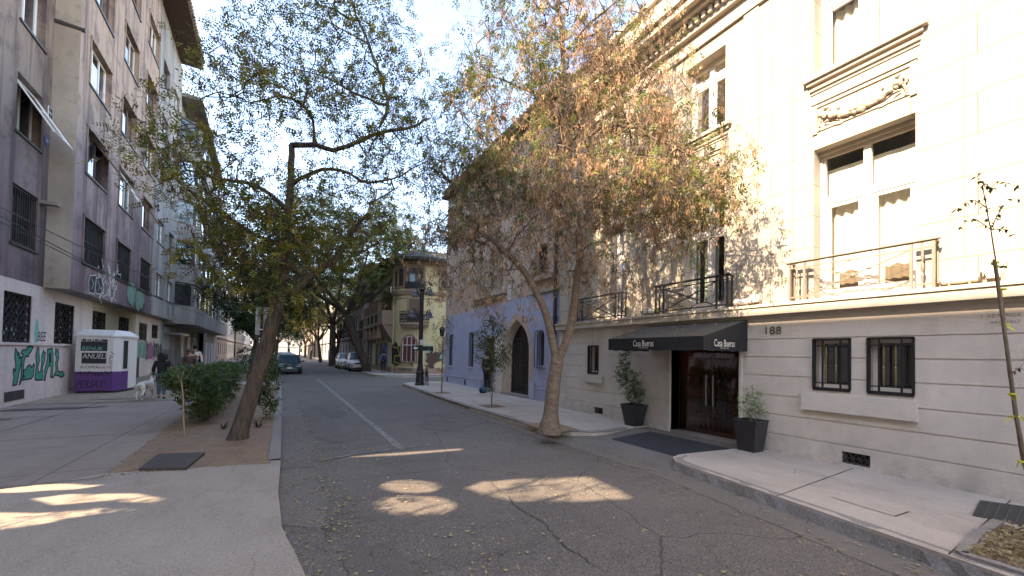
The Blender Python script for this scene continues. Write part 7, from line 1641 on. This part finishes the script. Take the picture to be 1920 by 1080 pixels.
# side door
S0, S1 = Vector(FP()[3]), Vector(FP()[4]); KS = Fr(S0, 0); uu = (S1 - S0).normalized(); KS.u = Vector((uu.x, uu.y, 0)); KS.n = Vector((uu.y, -uu.x, 0)); Ls = (S1 - S0).length
m = MB(); m.box(KS, Ls * .12, Ls * .38, .95, 2.0, 0, .01); m.build('side_window', M['trim_black'], KK); m = MB(); m.box(KS, Ls * .45, Ls * .95, .2, 2.0, 0, .02); dd = m.build('door', M['kiosk_white'], KK)
# ---------------- street lamp, signs, bicycle ----------------
lx, ly = gnd(787, 722, SW); print('lamp', lx, ly)
LP = thing('street_lamp', (lx, ly, SW), 'black cast iron lamp post with four hanging lanterns and a street sign', 'street lamp')
m = MB(); m.lathe((lx, ly, SW), [(.25, 0), (.25, .10), (.21, .13), (.19, .55), (.22, .58), (.22, .66), (.16, .72), (.14, .95), (.12, 1.0)], 12); m.build('base', M['metal_black'], LP)
m = MB(); m.lathe((lx, ly, SW), [(.12, 1.0), (.108, 2.6), (.10, 4.75), (.16, 4.8), (.16, 4.88), (.06, 4.92), (.05, 5.1)], 14); m.build('post', M['metal_black'], LP)
M['lamp_blue'] = plain('lantern_grey_blue', (.06, .07, .09), .4); M['lamp_glass'] = plain('lamp_glass', (.35, .36, .36), .2)
for (a, z, L_) in ((R(200), 4.95, .38), (R(-25), 5.1, .42), (R(175), 3.95, .46), (R(5), 3.95, .46)):
    c, s_ = math.cos(a), math.sin(a); e = (lx + c * L_, ly + s_ * L_); m = MB()
    m.tube([(lx + c * .1, ly + s_ * .1, z - .35), (lx + c * L_ * .5, ly + s_ * L_ * .5, z - .28), (lx + c * L_ * .75, ly + s_ * L_ * .75, z + .0), (e[0], e[1], z + .02), (e[0], e[1], z - .06)], .028, 6); ar = m.build('arm', M['metal_black'], LP)
    m = MB(); m.lathe((e[0], e[1], z - .36), [(.22, 0), (.21, .03), (.12, .08), (.10, .22), (.05, .27), (.03, .32)], 14); m.build('lantern', M['lamp_blue'], ar); m = MB(); m.lathe((e[0], e[1], z - .43), [(.03, 0), (.10, .02), (.13, .07)], 12); m.build('lamp_glass', M['lamp_glass'], ar)
m = MB(); m.box(Fr((lx, ly - .15), 0), -.1, .12, 2.15, 2.42, -.01, .01); m.build('sticker', M['gr_white'], LP)
SG = thing('street_sign', (lx, ly - .16, 2.0), 'black street name sign with a white arrow fixed to the lamp post', 'sign'); sf = Fr((lx, ly - .17), R(4)); sf.n = Vector((0, -1, 0))
if sf.n.dot(Vector((0, -1, 0))) < 0: sf.n = -sf.n
m = MB(); m.box(sf, -.50, -.02, 1.86, 2.12, -.01, .01); s1 = m.build('arrow_plate', M['trim_black'], SG); m = MB(); m.box(sf, .0, .62, 1.87, 2.11, -.01, .01); s2 = m.build('name_plate', M['trim_black'], SG)
m = MB(); fillpoly(m, sf, [(-.44, 1.99), (-.33, 2.08), (-.33, 2.03), (-.2, 2.03), (-.2, 1.95), (-.33, 1.95), (-.33, 1.90)], .014); m.build('arrow', M['white_letter'], s1)
m = MB(); [m.box(sf, u, u + w_, 2.06, 2.085, .01, .013) for u, w_ in ((.04, .1), (.17, .06), (.27, .12), (.42, .08))]; text(m, sf, '1', .42, 1.91, .02, .05, .014); m.box(sf, .24, .3, 1.885, 1.905, .01, .013); m.build('lettering', M['iron_pale'], s2)
# pigeons on top
def pigeon(x, y, z, lab, rz):
    T = thing('pigeon', (x, y, z), lab, 'pigeon', None, rz, local=True); V = [(0, 0, .09), (0, .09, .12), (0, .13, .19), (0, .15, .23), (0, -.09, .06), (0, -.18, .04), (-.025, .02, .02), (.025, .02, .02)]
    skin('body', V, [(0, 1), (1, 2), (2, 3), (0, 4), (4, 5), (0, 6), (0, 7)], [.06, .05, .03, .026, .045, .02, .01, .01], M['metal_dark'], T); m = MB(); m.ball((0, .185, .23), .008, 5, (1, 2.5, 1)); m.build('beak', M['trim_black'], T)
pigeon(lx + .02, ly, 5.2, 'dark pigeon perched on top of the lamp post', R(60)); pigeon(lx + .42, ly - .1, 5.18, 'pigeon perched on the right lantern of the lamp post', R(120))
# bicycle leaning on the post
BC = thing('bicycle', (lx + .36, ly - .12, SW), 'dark bicycle leaning against the lamp post base', 'bicycle', None, R(-12), local=True); bx0 = 0
for y in (.05, 1.08):
    m = MB(); P = [(0, y + .33 * math.cos(t), .34 + .33 * math.sin(t)) for t in [i * math.pi / 14 for i in range(29)]]; m.tube(P, .018, 6, False); w_ = m.build('wheel', M['tyre'], BC)
    m = MB(); [m.tube([(0, y, .34), (0, y + .32 * math.cos(t), .34 + .32 * math.sin(t))], .003, 3) for t in [i * math.pi / 8 for i in range(16)]]; m.tube([(0, y + .31 * math.cos(t), .34 + .31 * math.sin(t)) for t in [i * math.pi / 14 for i in range(29)]], .008, 4, False); m.build('rim', M['rim'], w_)
m = MB(); fk, st_, bb_, hd = (0, .05, .34), (0, .80, .88), (0, .65, .30), (0, .22, .82)
for a, b in ((fk, hd), (hd, st_), (hd, bb_), (bb_, st_), (bb_, (0, 1.08, .34)), ((0, 1.08, .34), st_)): m.tube([a, b], .017, 6)
m.build('frame', M['metal_black'], BC); m = MB(); m.tube([(-.26, .18, .98), (-.1, .2, 1.0), (0, .21, .98), (.1, .2, 1.0), (.26, .18, .98)], .013, 6); m.tube([(0, .21, .98), hd], .015, 6); m.build('handlebar', M['metal_black'], BC); m = MB(); m.ball((0, .84, .93), .07, 8, (1, 1.9, .5)); m.tube([st_, (0, .83, .92)], .014, 6); m.build('saddle', M['trim_black'], BC)
m = MB(); m.tube([(-.02, .65, .30), (.04, .65, .30)], .09, 12); m.bar((.05, .65, .3), (.05, .72, .16), .02); m.bar((-.05, .65, .3), (-.05, .58, .44), .02); m.build('crank', M['rim'], BC)
# back of the traffic sign behind the leaning tree
qx, qy = -.57, 14.3; TS = thing('traffic_sign', (qx, qy, .07), 'blank grey back of a traffic sign on a black pole behind the leaning tree', 'sign'); dS_ = Vector((qx, qy, 0)).dot(Vector((-float(XW[2]), -float(YW[2]), 0)))
zt1 = atd(480, 575, dS_)[2]; zb1 = atd(480, 628, dS_)[2]; xl = atd(479, 600, dS_)[0]; xr = atd(518, 600, dS_)[0]; tf = Fr((qx, qy), R(0)); tf.n = Vector((0, -1, 0)); print('sign', zt1, zb1, xl, xr)
m = MB(); m.box(tf, xl - qx, xr - qx, zb1, zt1, -.06, -.055); m.build('plate', plain('sign_back', (.36, .36, .39), .5), TS); m = MB(); m.tube([(qx, qy, .05), (qx, qy, zt1 + .05)], .035, 8); m.build('pole', M['metal_black'], TS)
m = MB()
for z in (zb1 + .15, zt1 - .2): m.box(tf, -.09, .09, z, z + .03, -.06, .045)
m.build('clamp', M['rim'], TS)
# ---------------- ground fittings ----------------
m = MB(); A = [(-1.64, 7.22), (-1.1, 7.02), (-1.02, 7.92), (-1.62, 8.12)]; m.prism(A, .07, .125); tag(m.build('inspection_cover', plain('rusty_steel', (.075, .06, .055), .7, .3, .3, 6, bump=.3), org=(-1.35, 7.6, .07)), 'rusty flat steel inspection cover in the dirt at the near end of the strip', 'cover')
gx = [(6.42, 1.32), (6.55, .98), (7.4, 1.06), (7.2, 1.42)]; m = MB()
m.add([(x, y, SW + .005) for x, y in gx], [(0, 1, 2, 3)]); GG = thing('drain_grate', (6.9, 1.2, SW), 'dark metal grate set in the near right pavement', 'grate'); m.build('backing', M['dark_void'], GG); m = MB()
for i in range(34): t = i / 33; a = Vector(gx[0]).lerp(Vector(gx[3]), t); b = Vector(gx[1]).lerp(Vector(gx[2]), t); m.bar((a.x, a.y, SW + .008), (b.x, b.y, SW + .008), .008)
for i in range(6): t = i / 5; a = Vector(gx[0]).lerp(Vector(gx[1]), t); b = Vector(gx[3]).lerp(Vector(gx[2]), t); m.bar((a.x, a.y, SW + .01), (b.x, b.y, SW + .01), .008)
m.build('bars', plain('worn_grate', (.10, .095, .09), .6, .3), GG)
# tree pits: soil patches with low kerbs
def pit(P, lab=None): m = MB(); m.add([(x, y, SW + .006) for x, y in P], [tuple(range(len(P)))]); o = m.build('tree_pit', M['dirt']); o['kind'] = 'structure'
pit([(5.06, .5), (5.1, 1.06), (5.85, 1.1), (6.3, 1.1), (6.3, .4)])
m = MB()
for a, b in (((5.03, 1.1), (5.85, 1.16)), ((5.03, 1.1), (5.0, .3)), ((5.85, 1.14), (6.4, 1.14))):
    d = (Vector(b) - Vector(a)).normalized(); nn_ = Vector((-d.y, d.x)) * .04; m.prism([(a[0] - nn_.x, a[1] - nn_.y), (b[0] - nn_.x, b[1] - nn_.y), (b[0] + nn_.x, b[1] + nn_.y), (a[0] + nn_.x, a[1] + nn_.y)], .1, SW + .03)
o = m.build('pit_edging', M['kerb']); o['kind'] = 'structure'
tx, ty = gnd(1030, 803, SW); pit([(tx - .28, ty - .5), (tx - .2, ty + .75), (tx + .55, ty + .65), (tx + .5, ty - .45)])
for (px, py) in ((922, 762), (828, 737)): x, y = gnd(px, py, SW); pit([(x - .3, y - .35), (x - .3, y + .4), (x + .35, y + .4), (x + .35, y - .35)])
# ---------------- fallen leaves ----------------
rs = np.random.RandomState(12); P = []
def lit(n, x0, x1, y0, y1, z, f=None):
    X = rs.uniform(x0, x1, n); Y = y0 + (y1 - y0) * rs.uniform(0, 1, n) ** 1.3
    if f is not None: k_ = rs.uniform(0, 1, n) < f(X, Y); X, Y = X[k_], Y[k_]
    P.append(np.stack([X, Y, np.full(len(X), z)], 1))
cl = lambda X, Y: .25 + .75 * (np.sin(X * 1.9 + np.sin(Y * .9) * 2) * np.sin(Y * .8 + 1.3) > .15)
lit(3600, .1, 4.9, 1.3, 34, .008, cl); lit(3000, .42, 1.7, 2.2, 34, .01, cl); lit(2200, .05, .75, 1.6, 30, .010); lit(1700, 4.5, 5.25, 4.5, 22, .01, cl); lit(900, 4.85, 5.12, 6.9, 22, .012); lit(260, 4.3, 5.2, 1.2, 5, .008)
lit(2600, -1.9, -.2, 7.2, 23, .098, cl); lit(600, -1.9, -.2, 7.2, 12, .1); lit(260, -4.5, -.1, 2.2, 9, .10); lit(260, 5.2, 7.5, 1.2, 4.3, SW + .008, cl); lit(900, 5.2, 8, 7, 22, SW + .008, cl); lit(420, 4.2, 5.6, 6.6, 8.5, .012); lit(900, 2.6, 5.8, 28, 60, .01); lit(500, 5.06, 6.3, .35, 1.1, SW + .02); lit(160, 5.5, 6.2, 6.7, 8.0, SW + .012)
P = np.concatenate(P); D = rs.normal(0, 1, (len(P), 3)); D[:, 2] = 0
V, F, r_ = scatter(rs, P, D, [[leaf_quad(.055, .024, .4)], [leaf_quad(.042, .02, .5)], [leaf_quad(.034, .018, .3)]], .6, 1.25, jit=.05)
for i in range(0, 1): pass
Z0 = np.repeat(P[:, 2], 4); V[:, 2] = Z0 + np.abs(V[:, 2] - Z0) * .5 + .002
o = mesh_np('fallen_leaves', V, F, r_, M['leaf_litter']); o['kind'] = 'stuff'
P = []; n = 1600; X = rs.uniform(5.06, 6.4, n); Y = rs.uniform(.2, 1.08, n); P = np.stack([X, Y, SW + .01 + rs.uniform(0, .05, n)], 1); D = rs.normal(0, 1, (n, 3)); D[:, 2] *= .3
V, F, r_ = scatter(rs, P, D, [[leaf_quad(.06, .022, .4)], [leaf_quad(.05, .02, .5)]], .7, 1.2, jit=.1); o = mesh_np('leaf_heap', V, F, r_, M['leaf_litter']); o['kind'] = 'stuff'
# leaves lying on the awning
n = 260; t_ = rs.uniform(0, 1, n) ** 1.5; Y = 4.5 + 2.1 * rs.uniform(0, 1, n); X = AX + .05 + (HX - .1 - AX) * t_; P = np.stack([X, Y, AZ1 + (BZ - AZ1) * (X - AX) / (HX - .03 - AX) + .012], 1); D = rs.normal(0, 1, (n, 3)); D[:, 2] = .2
kp = np.sin(X * 5 + Y * 3) > -.1; V, F, r_ = scatter(rs, P[kp], D[kp], [[leaf_quad(.05, .02, .3)]], .7, 1.1, jit=.05); o = mesh_np('fallen_leaves', V, F, r_, M['leaf_litter']); o['kind'] = 'stuff'
